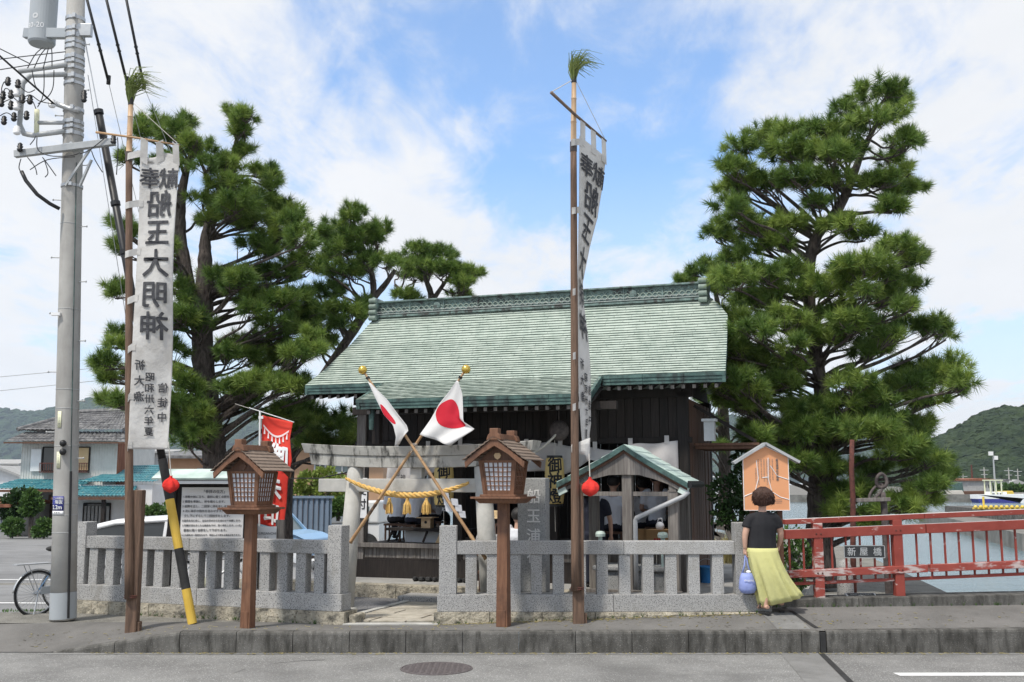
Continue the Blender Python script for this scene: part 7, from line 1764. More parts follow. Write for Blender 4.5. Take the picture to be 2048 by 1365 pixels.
# bicycles
def bicycle(label, loc, rz, frame, r=.335, basket=False):
    t = thing('bicycle', label, 'bicycle', loc, rz, 'bicycles by the fence')
    hubs = [Vector((-.53,0,r)), Vector((.53,0,r))]
    for h in hubs:
        m = MB(); m.tube([h + Vector((r*math.cos(a),0,r*math.sin(a))) for a in [i*6.2832/40 for i in range(41)]], .018, 8, False); w_ = m.build('tyre', 'black_rubber', t, smooth=True)
        m = MB(); m.tube([h + Vector(((r-.022)*math.cos(a),0,(r-.022)*math.sin(a))) for a in [i*6.2832/40 for i in range(41)]], .010, 6, False); m.build('rim', 'steel', w_, smooth=True)
        m = MB()
        for k in range(28): a = k*6.2832/28; m.tube([h + Vector((.02*math.cos(a+1),.025*(-1)**k,.02*math.sin(a+1))), h + Vector(((r-.03)*math.cos(a),0,(r-.03)*math.sin(a)))], .0022, 3, False)
        m.build('spokes', 'steel', w_)
        m = MB(); m.tube([h + Vector((0,-.05,0)), h + Vector((0,.05,0))], .022, 8); m.build('hub', 'steel', w_)
        m = MB(); m.tube([h + Vector(((r+.03)*math.cos(a),0,(r+.03)*math.sin(a))) for a in [math.radians(x) for x in range(15,185,10)]], .022, 6, True, .35); m.build('mudguard', 'steel', t, smooth=True)
    bb = Vector((-.10,0,.29)); st = Vector((-.27,0,.80)); hd0, hd1 = Vector((.34,0,.60)), Vector((.29,0,.88))
    m = MB()
    for a, b, rr_ in ((bb,st,.016),(bb,hd0,.02),(st.lerp(bb,.3),hd0.lerp(hd1,.3),.014),(hubs[0],bb,.011),(hubs[0],st.lerp(bb,.15),.010),(hd0,hd1,.018),(hd0,hubs[1],.014)): m.tube([a,b], rr_, 8)
    m.build('frame', frame, t, smooth=True)
    m = MB(); m.tube([hd1, hd1+Vector((-.02,0,.12)), hd1+Vector((-.02,.25,.15)), hd1+Vector((-.18,.28,.14))], .012, 6); m.tube([hd1+Vector((-.02,0,.12)), hd1+Vector((-.02,-.25,.15)), hd1+Vector((-.18,-.28,.14))], .012, 6); m.build('handlebar', 'steel', t)
    m = MB(); m.ball(st+Vector((-.04,0,.10)), .12, 12, 8, .35, .7); m.build('saddle', 'black_rubber', t, smooth=True)
    m = MB(); m.box(-.86,-.36,-.07,.07,.70,.715); m.tube([(-.53,.07,.33),(-.7,.07,.70)], .006, 5); m.tube([(-.53,-.07,.33),(-.7,-.07,.70)], .006, 5); m.build('carrier', 'steel', t)
    m = MB(); m.tube([(-.53,-.06,.33),(-.60,-.10,.03)], .010, 6); m.build('kickstand', 'steel', t)
    m = MB(); m.lathe([(.02,-.01),(.09,-.008),(.09,.008),(.02,.01)], 18, (0,0,0), Matrix.Translation(bb+Vector((0,-.05,0))) @ Matrix.Rotation(math.pi/2,4,'X')); m.box(-.5,-.02,-.075,-.045,.29,.39); m.build('chain_case', 'plate_cream' if not basket else 'transformer_grey', t)
    m = MB(); m.bar(bb+Vector((0,-.09,0)), bb+Vector((.12,-.09,-.11)), .015,.02); m.box(.07-.10,.17-.10,-.16,-.08,.16,.185); m.build('crank', 'steel', t)
    if basket:
        m = MB(); c = hd1 + Vector((.20,0,.02))
        for k in range(9):
            for s in (-1,1): x = -.14+.035*k; m.tube([c+Vector((x,s*.15,-.13)), c+Vector((x*1.15,s*.18,.13))], .003, 3)
        for z in (-.13,-.05,.04,.13): q=1+.06*(z+.13)/.13; m.tube([c+Vector((sx*.14*q,sy*.15*q,z)) for sx,sy in ((-1,-1),(1,-1),(1,1),(-1,1),(-1,-1))], .004, 3)
        m.build('basket', 'steel', t)
    return t
b = G(70, 1226, 0.0); bicycle('silver blue bicycle standing behind the utility pole foot', (b.x + .53*.62, b.y + .53*.79, land_z(b.x, b.y + .3)), math.radians(52), 'car_blue', .30, True)
c = P(425, 1180, 16.6); bicycle('bicycle behind the left granite fence by the notice board', (c.x, 16.6, land_z(c.x, 16.6)), math.radians(12), 'steel')
c = P(205, 1170, 16.0); bicycle('dark bicycle behind the left end of the granite fence', (c.x, 16.0, land_z(c.x, 16.0)), math.radians(8), 'cloth_black')
c = P(645, 1150, 17.5); 
bk = thing('bicycle_rack', 'dark stack of folding trestles beside the hall platform', 'rack', (c.x, 17.5, land_z(c.x, 17.5)), 0)
for k in range(6):
    m = MB(); m.bar((-.45,k*.06,.08+.09*k),(.40,k*.06,.12+.09*k),.04,.05); m.build('trestle_bar', 'iron_old', bk)

# ================================================================== harbour on the right
def hb_(px, py, d): return P(px, py, d)
QZ = -.6
bo = thing('work_boat', 'blue and white work boat with open cabin moored at the far quay', 'boat', (P(1990,1000,196).x, 196, -2.0))
s = 196 / F_PX; q = lambda px, py: (P(px, py, 196).x - bo.location.x, P(px, py, 196).z + 2.0)
x0, z0 = q(1952, 1006); x1, z1 = q(2040, 1000)
m = MB(); m.prism([(x0,.0),(x0-.3,.7),(q(1985,0)[0],.7),(q(1990,0)[0],.0)], -1.6, 1.6); m.build('hull', 'sign_blue', bo, fixn=True)
m = MB(); m.prism([(x0-.35,.7),(x0-.35,1.5),(q(1996,0)[0],1.6),(x1+.2,1.1),(x1-.8,.0),(q(1990,0)[0]+.05,.0),(q(1985,0)[0],.7)], -1.62, 1.62); m.build('bulwark', 'white_paint', bo, fixn=True)
a, b = q(1976, 988), q(1996, 962)
for xx in (a[0], (a[0]+b[0])/2, b[0]):
    for y in (-1.2, 1.2): m = MB(); m.box(xx-.09,xx+.09,y-.09,y+.09,1.4,b[1]); m.build('cabin_post', 'plate_cream', bo)
m = MB(); m.box(a[0]-.3,b[0]+.3,-1.4,1.4,b[1],b[1]+.2); m.build('cabin_roof', 'plate_cream', bo)
m = MB(); m.box(a[0],b[0]+1.0,-1.1,1.1,1.5,a[1]+.4); m.build('wheelhouse', 'white_paint', bo)
for k in range(3): m = MB(); m.box(a[0]+.3+k*.7,a[0]+.75+k*.7,-1.13,-1.1,a[1]-.5,a[1]+.1); m.build('cabin_window', 'glass_dark', bo)
m = MB(); m.bar((q(2025,1002)[0],0,1.2),(q(2042,990)[0],0,q(0,990)[1]),.3,.3); m.build('loading_arm', 'boom_yellow', bo)
def shed(label, px0, px1, py0, py1, d, mat, roof, slope=.1):
    a, b = P(px0, py1, d), P(px1, py0, d); t = thing('harbour_shed', label, 'shed', ((a.x+b.x)/2, d, QZ), 0, 'harbour sheds'); w = (b.x-a.x)/2; h = b.z - QZ
    m = MB(); m.box(-w,w,0,12,0,h); m.build('wall', mat, t)
    m = MB(); m.prism([(-w-.5,h),(w+.5,h),(w+.5,h+.3),(0,h+.3+w*slope),(-w-.5,h+.3)], -.5, 12.5); m.build('roof', roof, t, fixn=True)
    m = MB(); m.box(-w*.3,w*.2,-.06,-.02,0,h*.6); m.build('door', 'plaster_grey', t); 
    for k in range(2): m = MB(); m.box(w*.35+k*w*.3,w*.5+k*w*.3,-.06,-.02,h*.45,h*.7); m.build('window', 'glass_dark', t)
shed('brownish grey shed with posters behind the moored work boat', 1937, 1984, 962, 1000, 222, 'plaster_grey', 'rust_wall')
shed('long pale shed right of the moored boat', 1990, 2018, 962, 990, 260, 'metal_wall', 'tile_grey')
shed('small white house right of the harbour sheds', 2022, 2046, 968, 985, 290, 'plaster_white', 'plaster_grey', .5)
wb = thing('white_office_building', 'white three-storey building across the water, right of the shrine', 'building', (P(1424,1000,215).x, 215, QZ))
w = 32*215/F_PX; zt = P(1424, 955, 215).z - QZ
m = MB(); m.box(-w,w,0,12,0,zt); m.build('wall', 'plaster_white', wb)
for r_ in range(3):
    for k in range(4):
        m = MB(); x = -w + .8 + k*(2*w-1)/4; m.box(x, x+1.0, -.08, -.02, zt*(.12+.3*r_), zt*(.12+.3*r_)+.9); m.build('window', 'glass_car', wb)
m = MB(); m.box(-w-.2,w+.2,-.2,12.2,zt,zt+.25); m.build('parapet', 'plaster_white', wb)
for i, (px, pt, d, mt, lb_) in enumerate(((1991,914,240,'steel','tall lamp mast with twin floodlights behind the moored boat'),(1946,930,230,'rust','rusty mast left of the moored boat'),(1971,935,330,'pole_concrete','far concrete pole left of the lamp mast'),(2020,936,330,'pole_concrete','far concrete pole with crossarms right of the lamp mast'),(2038,938,350,'pole_concrete','far concrete pole nearest the right edge'),(1928,948,340,'pole_concrete','thin far pole above the green bank'))):
    b = P(px, 985, d); t = thing('harbour_mast', lb_, 'mast', (b.x, d, QZ), 0, 'harbour masts'); h = P(px, pt, d).z - QZ
    m = MB(); m.tube([(0,0,0),(0,0,h)], [.28,.16], 8); m.build('shaft', mt, t)
    if i == 0:
        for s in (-1, 1): m = MB(); m.box(s*.5-.45,s*.5+.35,-.5,.3,h-.2-s*.5,h+.7-s*.5); m.build('floodlight', 'white_paint', t)
    elif i != 1:
        m = MB(); m.box(-1.4,1.4,-.1,.1,h-1.0,h-.8); m.box(-1.0,1.0,-.1,.1,h-2.4,h-2.2); m.build('crossarm', 'steel_dull', t)
fb = thing('floating_boom', 'yellow floating boom with upright marker in front of the work boat', 'boom', (P(1990,1020,84).x, 84, -.36))
x0 = P(1948,1018,84).x - fb.location.x; x1 = 16.0; k = x0
m = MB(); m.box(x0, x1, -.3, .3, 0.0, .12); m.build('frame', 'boom_yellow', fb)
while k < x1: m = MB(); m.ball((k,-.3,.17), .15, 10, 7); m.build('float', 'boom_yellow' if random.random() < .75 else 'black_rubber', fb, smooth=True); k += .42
m = MB(); m.tube([(P(1968,1018,84).x-fb.location.x,0,0),(P(1968,1018,84).x-fb.location.x,0,1.0)], .09, 8); m.build('marker_post', 'boom_yellow', fb)
for i, (px, py, d, mt, w, h) in enumerate(((1918,1000,205,'patina_dark',2.2,2.4),(1905,1003,203,'rope_pale',5.0,.8),(1880,1002,203,'white_paint',3.0,.9),(1945,1002,205,'wood_brown',6.5,.7),(2012,992,205,'boom_yellow',3.5,.7))):
    b = P(px, py, d); m = MB(); m.prism([(-w/2,0),(w/2,0),(w*.42,h),(-w*.40,h*.9)], 0, 2); o_ = m.build('quay_goods', mt, None, bevel=.1, fixn=True); o_.location = (b.x, d, QZ); tag(o_, ('green container on the far quay', 'low pale heap of nets on the far quay', 'white bundle at the left of the far quay', 'flat brown timber pile on the far quay', 'yellow coil of hose right of the boat')[i], 'quay goods')
for i, (px, w) in enumerate(((1905,20),(1985,14),(2030,18))):
    shrub('quay_bush', ('green scrub at the left of the far quay', 'green scrub behind the work boat', 'green scrub near the right edge of the far quay')[i], 'bush', px, 992, 250, [(px-w*.4,980,w*.6,8,0),(px+w*.4,981,w*.6,7,0)], 700, 1.2, 'leaf_mid', 60+i)
rk = thing('mooring_barge', 'small dark barge at the left of the far quay', 'barge', (P(1850,1006,190).x, 190, -2.0))
m = MB(); m.prism([(-3,0),(3,0),(3.3,.8),(-3.3,.8)], -1, 1); m.build('hull', 'wood_dark', rk, fixn=True); m = MB(); m.box(-2.5,1.0,-.8,.8,.8,1.2); m.build('cargo', 'wood_grey', rk)

# debris, mesh fence, bucket behind the right fence
db = thing('timber_pile', 'broken timbers piled on the bank right of the shrine', 'timber pile', P(1425, 1075, 22)); db.location.z = land_z(db.location.x, 22); o = db.location.copy()
for a, b in (((1395,1045),(1452,1058)),((1393,1058),(1448,1072)),((1400,1040),(1425,1075)),((1412,1050),(1440,1080)),((1430,1045),(1418,1085)),((1450,1050),(1462,1080))):
    m = MB(); m.bar(P(*a,22)-o, P(*b,22)-o, .06, .09); m.build('timber', 'wood_grey', db)
mf = thing('mesh_fence', 'fine wire mesh fence on the bank right of the shrine', 'fence', P(1430, 1070, 29)); mf.location.z = 0; o = mf.location.copy()
a, b = P(1370,1035,29)-o, P(1500,1080,29)-o
m = MB(); x = a.x
while x < b.x: m.tube([(x,0,0),(x,0,a.z)], .006, 4, False); x += .11
for k in range(9): m.tube([(a.x,0,a.z*k/8),(b.x,0,a.z*k/8)], .006, 4, False)
m.build('wire_mesh', 'steel', mf)
for x in (a.x, (a.x+b.x)/2, b.x): m = MB(); m.tube([(x,.03,0),(x,.03,a.z+.05)], .025, 8); m.build('fence_post', 'steel', mf)
c = P(1413, 1133, 16.8); bu = thing('blue_bucket', 'blue plastic bucket behind the right end of the granite fence', 'bucket', (c.x, 16.8, .2))
m = MB(); m.lathe([(.10,0),(.135,.24),(.145,.24),(.145,.26),(.128,.26),(.095,.02),(.001,.02)], 20, caps=False); m.build('pail', 'bucket_blue', bu, smooth=True)
m = MB(); m.tube([(.14*math.cos(a),.02,.25+.12*math.sin(a)) for a in [i*math.pi/10 for i in range(11)]], .005, 5); m.build('handle', 'steel', bu)
# ================================================================== people
def fused(name, mat, parent, tubes, balls=(), voxel=.010, smooth=8):
    m = MB()
    for pts, rs, *fl in tubes: m.tube(spline([Vector(p) for p in pts], 4) if len(pts) > 2 else pts, ([lerp(rs[min(i//4,len(rs)-1)], rs[min(i//4+1,len(rs)-1)], (i%4)/4) for i in range((len(pts)-1)*4+1)] if len(pts) > 2 else list(rs)), 12, True, fl[0] if fl else None)
    for c, r, sz, sy in balls: m.ball(c, r, 16, 12, sz, sy)
    o = m.build(name, mat, parent, smooth=True, fixn=True)
    md = o.modifiers.new('fuse', 'REMESH'); md.mode = 'VOXEL'; md.voxel_size = voxel; md.use_smooth_shade = True
    if smooth:
        s = o.modifiers.new('soft', 'SMOOTH'); s.factor = .5; s.iterations = smooth
    return o
def loft(name, mat, parent, rings, n=28, smooth=True, solid=0.0, caps=False):
    """rings: (cx, cy, z, rx, ry[, wobble])"""
    m = MB(); vs = []
    for k, (cx, cy, z, rx, ry, *w) in enumerate(rings):
        wb, ti = (w + [0, 0])[:2] if w else (0, 0)
        for i in range(n):
            a = 2*math.pi*i/n; f = 1 + wb*math.sin(a*9 + k*.16) + wb*.7*math.sin(a*14 + 1 - k*.10); x = rx*f*math.cos(a); vs.append((cx + x, cy + ry*f*math.sin(a), z + ti*x))
    fs = [(k*n+i, k*n+(i+1)%n, (k+1)*n+(i+1)%n, (k+1)*n+i) for k in range(len(rings)-1) for i in range(n)]
    if caps: fs += [tuple(range(n-1,-1,-1)), tuple(range((len(rings)-1)*n, len(rings)*n))]
    m.add(vs, fs); return m.build(name, mat, parent, smooth=smooth, solid=solid)
def hand(tubes, wrist, d, down, thumb_side, curl=.6, r=.0085):
    """palm and five bent fingers; d = palm direction, thumb_side = sideways vector"""
    wrist, d, ts, dn = Vector(wrist), Vector(d).normalized(), Vector(thumb_side).normalized(), Vector(down).normalized()
    palm = wrist + d*.075
    tubes.append(([wrist, wrist + d*.03, palm], [.022,.030,.030], .55))
    for i, L in enumerate((.066,.074,.068,.052)):
        s = palm + ts*(.026 - .0175*i); k1 = s + d*L*.45 + dn*curl*.012; k2 = k1 + d*L*.30*(1-curl*.5) + dn*curl*.026; k3 = k2 + d*L*.22*(1-curl*.9) + dn*curl*.026
        tubes.append(([s - d*.02, k1, k2, k3], [r, r*.95, r*.85, r*.7]))
    s = wrist + d*.028 + ts*.022; tubes.append(([s, s + d*.025 + ts*.022, s + d*.052 + ts*.024 + dn*.01], [.0115,.0100,.0080]))

wx = P(1525, 1222, 13.3).x; wz = walk_z(wx, 13.3)
wo = thing('person', 'woman in black t-shirt and long yellow skirt seen from behind, reading the orange board', 'person', (wx, 13.3, wz))
def wl_(px, py, y=0.0): p = P(px, py, 13.3); return Vector((p.x - wx, y, p.z - wz))
sho_l, sho_r = wl_(1500, 1039), wl_(1550, 1038)
el_l, wr_l = wl_(1490, 1068, -.02), wl_(1490, 1097, -.01)
el_r, wr_r = wl_(1562, 1068, .02), wl_(1561, 1092, .09)
ft_l, ft_r = wl_(1529, 1218, -.06), wl_(1566, 1213, .08)
hipc = wl_(1524, 1112)
head = wl_(1526, 996, .02)
tubes = [([hipc, wl_(1524,1080), wl_(1524,1045), wl_(1525,1030)], [.135,.115,.130,.10], .75),
         ([wl_(1525,1032), wl_(1525,1018,.01), head - Vector((0,0,.06))], [.062,.050,.052]),
         ([sho_l + Vector((.05,0,.0)), sho_l, el_l, wr_l], [.052,.050,.041,.026]), ([sho_r - Vector((.05,0,0)), sho_r, el_r, wr_r], [.052,.050,.041,.026]),
         ([hipc + Vector((-.07,0,-.02)), wl_(1532,1165,-.02), ft_l + Vector((0,-.0,.08)), ft_l + Vector((0,0,.03))], [.090,.060,.038,.034]),
         ([hipc + Vector((.07,0,-.02)), wl_(1548,1165,.05), ft_r + Vector((0,0,.08)), ft_r + Vector((0,0,.03))], [.090,.060,.038,.034])]
for f_, ang in ((ft_l, -.35), (ft_r, .15)):      # feet, toes forward
    d = Vector((math.sin(ang), math.cos(ang), 0)); s = Vector((d.y, -d.x, 0))
    tubes.append(([f_ - d*.05 + Vector((0,0,.028)), f_ + d*.06 + Vector((0,0,.034)), f_ + d*.14 + Vector((0,0,.020))], [.032,.036,.034], .75))
    for i in range(5): q = f_ + d*(.15 - .008*abs(i-1)) + s*(.026 - .013*i); tubes.append(([q, q + d*.035 + Vector((0,0,.012))], [.010, .008]))
hand(tubes, wr_l, (wl_(1491,1112) - wr_l), (1,0,-.1), (0,1,0), .9); hand(tubes, wr_r, (wl_(1559,1106,.12) - wr_r), (-1,0,0), (0,1,0), .5)
body = fused('body', 'skin', wo, tubes, [(head, .092, 1.22, 1.08), (head + Vector((0,.095,-.015)), .018, 1.3, 1.0), (head + Vector((-.092,.0,-.01)), .022, 1.4, .6), (head + Vector((.092,.0,-.01)), .022, 1.4, .6), (head + Vector((0,.075,-.075)), .035, .8, 1.0)], .0065, 3)
for s in (-1, 1):
    m = MB(); m.ball(head + Vector((s*.034,.090,.012)), .012, 8, 6); m.build('eye', 'sign_white', body)
m = MB(); m.box(head.x-.022, head.x+.022, head.y+.098, head.y+.104, head.z-.058, head.z-.050); m.build('mouth', 'rust', body)
# wavy bobbed hair: a rounded mass with fine locks lying over it
rr = random.Random(9); hc = head + Vector((0,-.018,.008))
hair = fused('hair', 'hair', wo, [([hc + Vector((0,-.02,.06)), hc + Vector((0,-.03,-.04)), hc + Vector((.006,-.02,-.10))], [.09,.118,.085], .85), ([hc + Vector((.08,-.01,.0)), hc + Vector((.102,-.01,-.06)), hc + Vector((.128,-.01,-.092))], [.055,.036,.012]), ([hc + Vector((-.08,-.01,.0)), hc + Vector((-.096,-.005,-.06)), hc + Vector((-.100,.0,-.105))], [.055,.036,.012])], [(hc + Vector((0,0,.025)), .110, 1.0, .98)], .010, 4)
m = MB()
for k in range(520):
    a = rr.uniform(math.radians(165), math.radians(375)); el = rr.uniform(.0, 1.4)
    d0 = Vector((math.cos(a)*math.cos(el), math.sin(a)*math.cos(el), math.sin(el))); st = hc + Vector((d0.x*.110, d0.y*.106, .025 + d0.z*.110))
    out = Vector((math.cos(a), math.sin(a), 0)); L = rr.uniform(.06, .15); ph = rr.uniform(0, 6.28); pts = []
    for j in range(6):
        t_ = j/5; z = st.z - L*t_; zz_ = (z - hc.z); R_ = interp(zz_, [(-.13,.092),(-.06,.124),(0,.124),(.06,.112),(.105,.070),(.135,.02)]) + .003 + .005*math.sin(ph + t_*6)
        sw = .10*math.sin(ph*2 + t_*4); R_ += (.022*t_**3 if k % 3 == 0 else 0); pts.append(Vector((hc.x + math.cos(a+sw)*R_, hc.y - .01 + math.sin(a+sw)*R_*.92, z)))
    m.tube(pts, [.003,.0055,.006,.0055,.004,.001], 5)
m.build('hair_locks', 'hair', hair, smooth=True)
# t-shirt
ts = [([wl_(1524,1100), wl_(1524,1075), wl_(1525,1050), wl_(1525,1034), wl_(1525,1024)], [.192,.182,.184,.150,.088], .62),
      ([sho_l + Vector((.10,0,.01)), sho_l + Vector((.0,0,.0)), wl_(1492,1056,-.01)], [.070,.066,.064]), ([sho_r - Vector((.10,0,-.01)), sho_r, wl_(1558,1056,.01)], [.070,.066,.064])]
fused('t_shirt', 'cloth_black', wo, ts, (), .010, 5)
# long skirt blown to the right
rings = []; pl_ = [(1096,1494,1555,.135,.0,0),(1104,1494,1556,.15,.0,.006),(1120,1497,1561,.17,.0,.015),(1140,1502,1569,.19,.0,.045),(1160,1508,1578,.20,.01,.065),(1178,1513,1588,.20,.02,.080),(1192,1517,1597,.19,.02,.09),(1203,1521,1603,.18,.02,.095)]
for py, xa, xb, ry, cy, wb in pl_:
    a, b = wl_(xa, py), wl_(xb, py); rings.append(((a.x+b.x)/2, cy, (a.z+b.z)/2, (b.x-a.x)/2, ry, wb, interp(py, [(1140,0),(1203,.22)])))
loft('skirt', 'skirt_yellow', wo, rings, 110, True, .006)
m = MB(); a = wl_(1524,1100); m.lathe([(.20,-.018),(.204,0),(.20,.018)], 28, (0,0,0), Matrix.Translation((a.x,0,a.z-.01)) @ Matrix.Diagonal((1,.66,1,1)), False); m.build('waistband', 'skirt_yellow', wo, smooth=True)
for f_, ang in ((ft_l, -.35), (ft_r, .15)):
    d = Vector((math.sin(ang), math.cos(ang), 0)); s = Vector((d.y, -d.x, 0)); m = MB(); vs = []
    out = [(-.075,.026),(-.03,.034),(.05,.040),(.12,.046),(.17,.040),(.20,.015)]
    pts = [f_ + d*a + s*b for a, b in out] + [f_ + d*a - s*b for a, b in reversed(out)]; n = len(pts)
    m.add([(p.x,p.y,.002) for p in pts] + [(p.x,p.y,.024) for p in pts], [tuple(range(n-1,-1,-1)), tuple(range(n,2*n))] + [(i,(i+1)%n,(i+1)%n+n,i+n) for i in range(n)])
    m.tube([f_ + d*.06 + s*.044 + Vector((0,0,.02)), f_ + d*.07 + s*.03 + Vector((0,0,.065)), f_ + d*.07 - s*.03 + Vector((0,0,.065)), f_ + d*.06 - s*.044 + Vector((0,0,.02))], .014, 6)
    m.build('sandal', 'black_rubber', wo, fixn=True)
# shopping bag hanging from her left hand
bc = wl_(1495, 1163, -.01); bg = thing('shopping_bag', 'light blue cloth bag hanging from the woman\'s left hand', 'bag', (wx + bc.x, 13.3 + bc.y, wz + bc.z))
loft('bag_body', 'bag_blue', bg, [(.0,0,-.150,.03,.02),(.0,0,-.140,.085,.05,.02),(.0,0,-.09,.112,.07,.04),(0,0,-.02,.105,.07,.05),(-.01,0,.05,.085,.055,.05),(-.012,0,.105,.062,.035,.04)], 26, True, .004)
hp2 = wl_(1491,1111) - bc
for s in (-1, 1):
    m = MB(); m.tube([Vector((-.012+s*.055,0,.09)), Vector((hp2.x*.8+s*.022,0,.20)), Vector((hp2.x+s*.006,0,hp2.z-.01)), Vector((hp2.x-s*.004,.012,hp2.z+.004))], [.014,.011,.009,.008], 6); m.build('handle', 'bag_blue', bg, smooth=True)
m = MB(); m.ball((.015,0,.115), .035, 10, 7, .7); m.build('contents', 'sign_white', bg, smooth=True)
m = MB(); put_text(m, 'shopping', 0, .02, .034, lambda x, z: (x, -.0765*math.sqrt(max(.05,1-(x/.12)**2))-.004, z), .004); m.build('lettering', 'sign_white', bg)

# worshippers and helpers inside and beside the hall
def sitter(label, pos, rz, shirt, trousers, seat=.42, lean=.0, hairm='hair_black', hat=None, stand=False, scale=1.0, check=False, arms='front'):
    t = thing('person', label, 'person', pos, rz, 'people in and beside the hall')
    S = scale
    if stand:
        hip, kn, an = .88*S, .47*S, .07*S; ch = 1.22*S; sh_ = 1.40*S; hd = 1.60*S
        legs = [([(s*.09,0,hip),(s*.10,.01,kn),(s*.11,0,an)], [.095,.07,.052]) for s in (-1,1)]; feet = [(s*.11,.06) for s in (-1,1)]; fz = 0
    else:
        hip = seat + .08; ch = hip + .34*S; sh_ = hip + .50*S; hd = hip + .70*S; kn = seat + .06
        legs = [([(s*.09,0,hip),(s*.13,.38,kn),(s*.13,.36,.06)], [.10,.075,.05]) for s in (-1,1)]; feet = [(s*.13,.42) for s in (-1,1)]; fz = 0
    L = lean; sx = .185*S
    T = [([(0,0,hip),(0,L*.35,lerp(hip,ch,.6)),(0,L*.8,ch),(0,L,sh_-.02)], [.155,.150,.172,.11], .68)]
    A = []
    for s in (-1, 1):
        e = (s*(sx+.07), L+.02, sh_-.28); h = (s*(sx-.02), L+.26, sh_-.34) if arms == 'front' else (s*(sx+.08), L+.04, sh_-.52)
        A.append(((s*.10,L,sh_-.03),(s*sx,L,sh_-.05),e,h))
        T.append(([(s*.10,L,sh_-.03),(s*sx,L,sh_-.05),(s*(sx+.05),L+.01,sh_-.22)], [.075,.070,.062]))
    fused('shirt', shirt, t, T, (), .016, 5)
    fused('trousers', trousers, t, legs + [([(0,0,hip+.05),(0,0,hip-.05)], [.150,.150], .72)], (), .018, 4)
    B = [([(0,L,sh_-.05),(0,L+.01,sh_+.05),(0,L+.02,hd-.05)], [.06,.052,.055])]
    for a in A: B.append((a[1:], [.045,.038,.027]))
    for a in A: hand(B, a[3], Vector(a[3]) - Vector(a[2]), (0,0,-1), (-1 if a[3][0] > 0 else 1,0,0), .5, .009)
    fused('body', 'skin', t, B, [((0,L+.03,hd), .088, 1.22, 1.1), ((0,L+.125,hd-.01), .016, 1.2, 1), ((-.09,L+.03,hd-.01), .02, 1.4, .6), ((.09,L+.03,hd-.01), .02, 1.4, .6)], .010, 3)
    m = MB(); m.ball((0,L+.012,hd+.028), .104, 16, 12, 1.02, 1.0); 
    for i in range(len(m.v)):
        x, y, z = m.v[i]
        if y - L > .06 and z < hd + .05: m.v[i] = (x*.9, L+.06, z)
        if z < hd - .03: m.v[i] = (m.v[i][0]*.92, m.v[i][1], max(z, hd-.05))
    m.build('hair', hairm, t, smooth=True)
    for x, y in feet: 
        m = MB(); m.ball((x,y,.035), .05, 10, 7, .7, 2.2); m.build('shoe', 'black_rubber', t, smooth=True)
    if hat:
        m = MB(); m.lathe([(.17,.0),(.165,.012),(.105,.03),(.10,.09),(.07,.115),(.001,.12)], 22, (0,L+.02,hd+.03), None, False); m.build('hat', hat, t, smooth=True)
    if not stand:
        m = MB(); m.box(-.2,.2,-.18,.18,seat-.04,seat-.005); 
        for x in (-.17,.17):
            for y in (-.15,.15): m.box(x-.015,x+.015,y-.015,y+.015,0,seat-.04)
        c_ = m.build('stool', 'wood_brown', None); c_.location = pos; c_.rotation_euler = (0,0,rz); tag(c_, 'plain stool under the ' + ' '.join(label.split()[:12]), 'stool', 'stools in the hall')
    return t
pm('cloth_check', (0.34,0.34,0.34), (0.46,0.46,0.45), 40.0, 0.85, speck=(0.12,0.12,0.13), kscale=90, kramp=(0.5,0.56))
def at_px(px, v, z): 
    u = V(px, 1000, v)[0]; p = W(u, v, z); return (p.x, p.y, p.z)
sitter('person in a checked shirt and straw hat sitting right of the torii pillar', at_px(985, -1.45, .2), -TH + .25, 'cloth_check', 'cloth_olive', .30, .03, 'hair_black', 'blind_tan', scale=.92)
sitter('person in a pale shirt standing inside the hall above the straw hat', at_px(992, .45, .75), -TH, 'cloth_shirt', 'cloth_navy', stand=True, scale=.80)
sitter('person in a white shirt and olive trousers standing left of the granite monument', at_px(1036, -1.75, .05), -TH - .1, 'cloth_shirt_white', 'cloth_olive', stand=True, scale=.78, arms='down')
sitter('person in dark clothes standing behind the right banner pole', at_px(1188, -.5, .2), -TH + .1, 'cloth_navy', 'cloth_navy', stand=True, scale=.93, arms='down')
sitter('person in a pale shirt sitting left of the pavilion centre post, seen from behind', at_px(1226, .55, .75), -TH, 'cloth_shirt', 'cloth_navy', .25, .02, scale=1.0)
sitter('person in a pale shirt behind the slanting drainpipe, seen from behind', at_px(1314, .75, .75), -TH + .15, 'cloth_shirt', 'cloth_navy', .32, .0, scale=1.0)
sitter('person in a pale shirt partly hidden left of the drainpipe', at_px(1287, 1.2, .75), -TH + .3, 'cloth_shirt', 'cloth_navy', .25, .05, scale=.95)
sitter('person in a pale shirt bending over the table behind the middle tassel', at_px(826, .95, .75), -TH - .2, 'cloth_shirt', 'cloth_navy', .30, .16, scale=.95)
sitter('person in a pale shirt sitting behind the left tassel', at_px(794, 1.3, .75), -TH + .2, 'cloth_shirt', 'cloth_black', .30, .08, scale=.95)
sitter('person in a pale shirt standing in the hall behind the third tassel', at_px(868, 1.5, .75), -TH + .1, 'cloth_shirt', 'cloth_black', .34, .05, scale=.95)
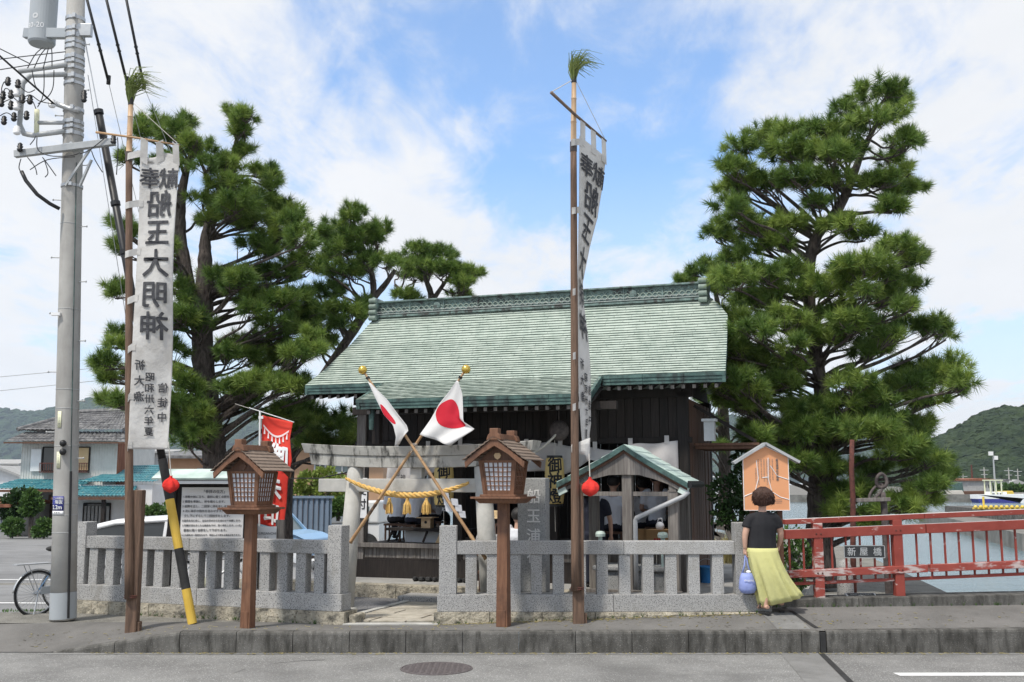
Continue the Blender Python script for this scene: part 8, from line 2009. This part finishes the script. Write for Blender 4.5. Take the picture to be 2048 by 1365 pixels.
# shoes left on the platform
for i, px in enumerate((838, 852, 866, 926, 938)):
    u = V(px, 1153, -.45)[0]; p = W(u, -.45, .2)
    t = thing('shoes', ('pair of dark shoes on the platform below the hall, leftmost', 'pair of dark shoes on the platform, second from the left', 'pair of dark shoes on the platform, beside the fence end post', 'pair of dark shoes seen just right of the fence end post', 'pair of dark shoes seen behind the first baluster')[i], 'shoes', p, -TH, 'shoes left below the hall')
    for s in (-1, 1):
        m = MB(); m.ball((s*.05,0,.03), .045, 10, 7, .75, 2.4); m.ball((s*.05,-.05,.05), .036, 10, 7, .8, 1.2); m.build('shoe', 'black_rubber', t, smooth=True)

# fallen needles and grit along the gutter, kerb back and fence foot
rr = random.Random(77); m = MB()
for k in range(1500):
    w_ = rr.random()
    if w_ < .40: x = rr.uniform(-5, 7); y = 12.55 - abs(rr.gauss(0, .05)) - .004; z = -.213
    elif w_ < .75: x = rr.uniform(-1.0, 3.2); y = 13.31 - abs(rr.gauss(0, .05)); z = walk_z(x, y) + .004
    else: x = rr.uniform(-6, 7); y = rr.uniform(12.75, 13.25); z = walk_z(x, y) + .004
    a = rr.uniform(0, 6.28); l = rr.uniform(.008, .03); b_ = rr.uniform(.003, .008); c, s_ = math.cos(a), math.sin(a)
    m.add([(x-c*l-s_*b_, y-s_*l+c*b_, z), (x+c*l-s_*b_, y+s_*l+c*b_, z+.003), (x+c*l+s_*b_, y+s_*l-c*b_, z+.005), (x-c*l+s_*b_, y-s_*l-c*b_, z+.002)], [(0,1,2,3)])
lt = struct(m.build('leaf_litter', 'dry_grass'), 'stuff'); lt['label'] = 'fallen needles and grit along the gutter and fence foot'
m = MB()
for k in range(110):
    x = rr.choice((rr.uniform(-1, 3.1), rr.uniform(-5.2,-2.3), rr.uniform(3.4, 7))); y = 13.315 if x < 3.3 else 13.60
    if x < -2: y = 13.42 - (x + 2.19) * math.tan(TH) - .10
    z = walk_z(x, min(y,13.5)) ; h = rr.uniform(.02, .07); a = rr.uniform(0, 6.28)
    for q in range(4):
        t_ = a + q*1.6; e = Vector((math.cos(t_)*h*.5, math.sin(t_)*h*.4 - .01, h)); m.add([Vector((x-.004,y,z)), Vector((x+.004,y,z)), Vector((x,y,z)) + e], [(0,1,2)])
wd = struct(m.build('kerb_weeds', 'leaf_mid'), 'stuff'); wd['label'] = 'small weeds growing from the joint at the fence foot'

# ================================================================== air
hz_ = MB(); hz_.box(-3400, 2900, -30, 3200, -4.5, 330)
HAZE = pm('haze_air', (1,1,1)); nt = HAZE.node_tree; nt.nodes.clear()
ho = nt.nodes.new('ShaderNodeOutputMaterial'); pv = nt.nodes.new('ShaderNodeVolumePrincipled')
pv.inputs['Color'].default_value = (0.72, 0.84, 1.0, 1); pv.inputs['Density'].default_value = 0.00009; pv.inputs['Anisotropy'].default_value = 0.2
nt.links.new(pv.outputs[0], ho.inputs['Volume'])
USE_HAZE = True
if USE_HAZE:
    h_ = struct(hz_.build('haze', HAZE), 'stuff'); h_['label'] = 'thin blue haze filling the air'
bpy.data.objects.remove(_fo); bpy.data.curves.remove(_fc)
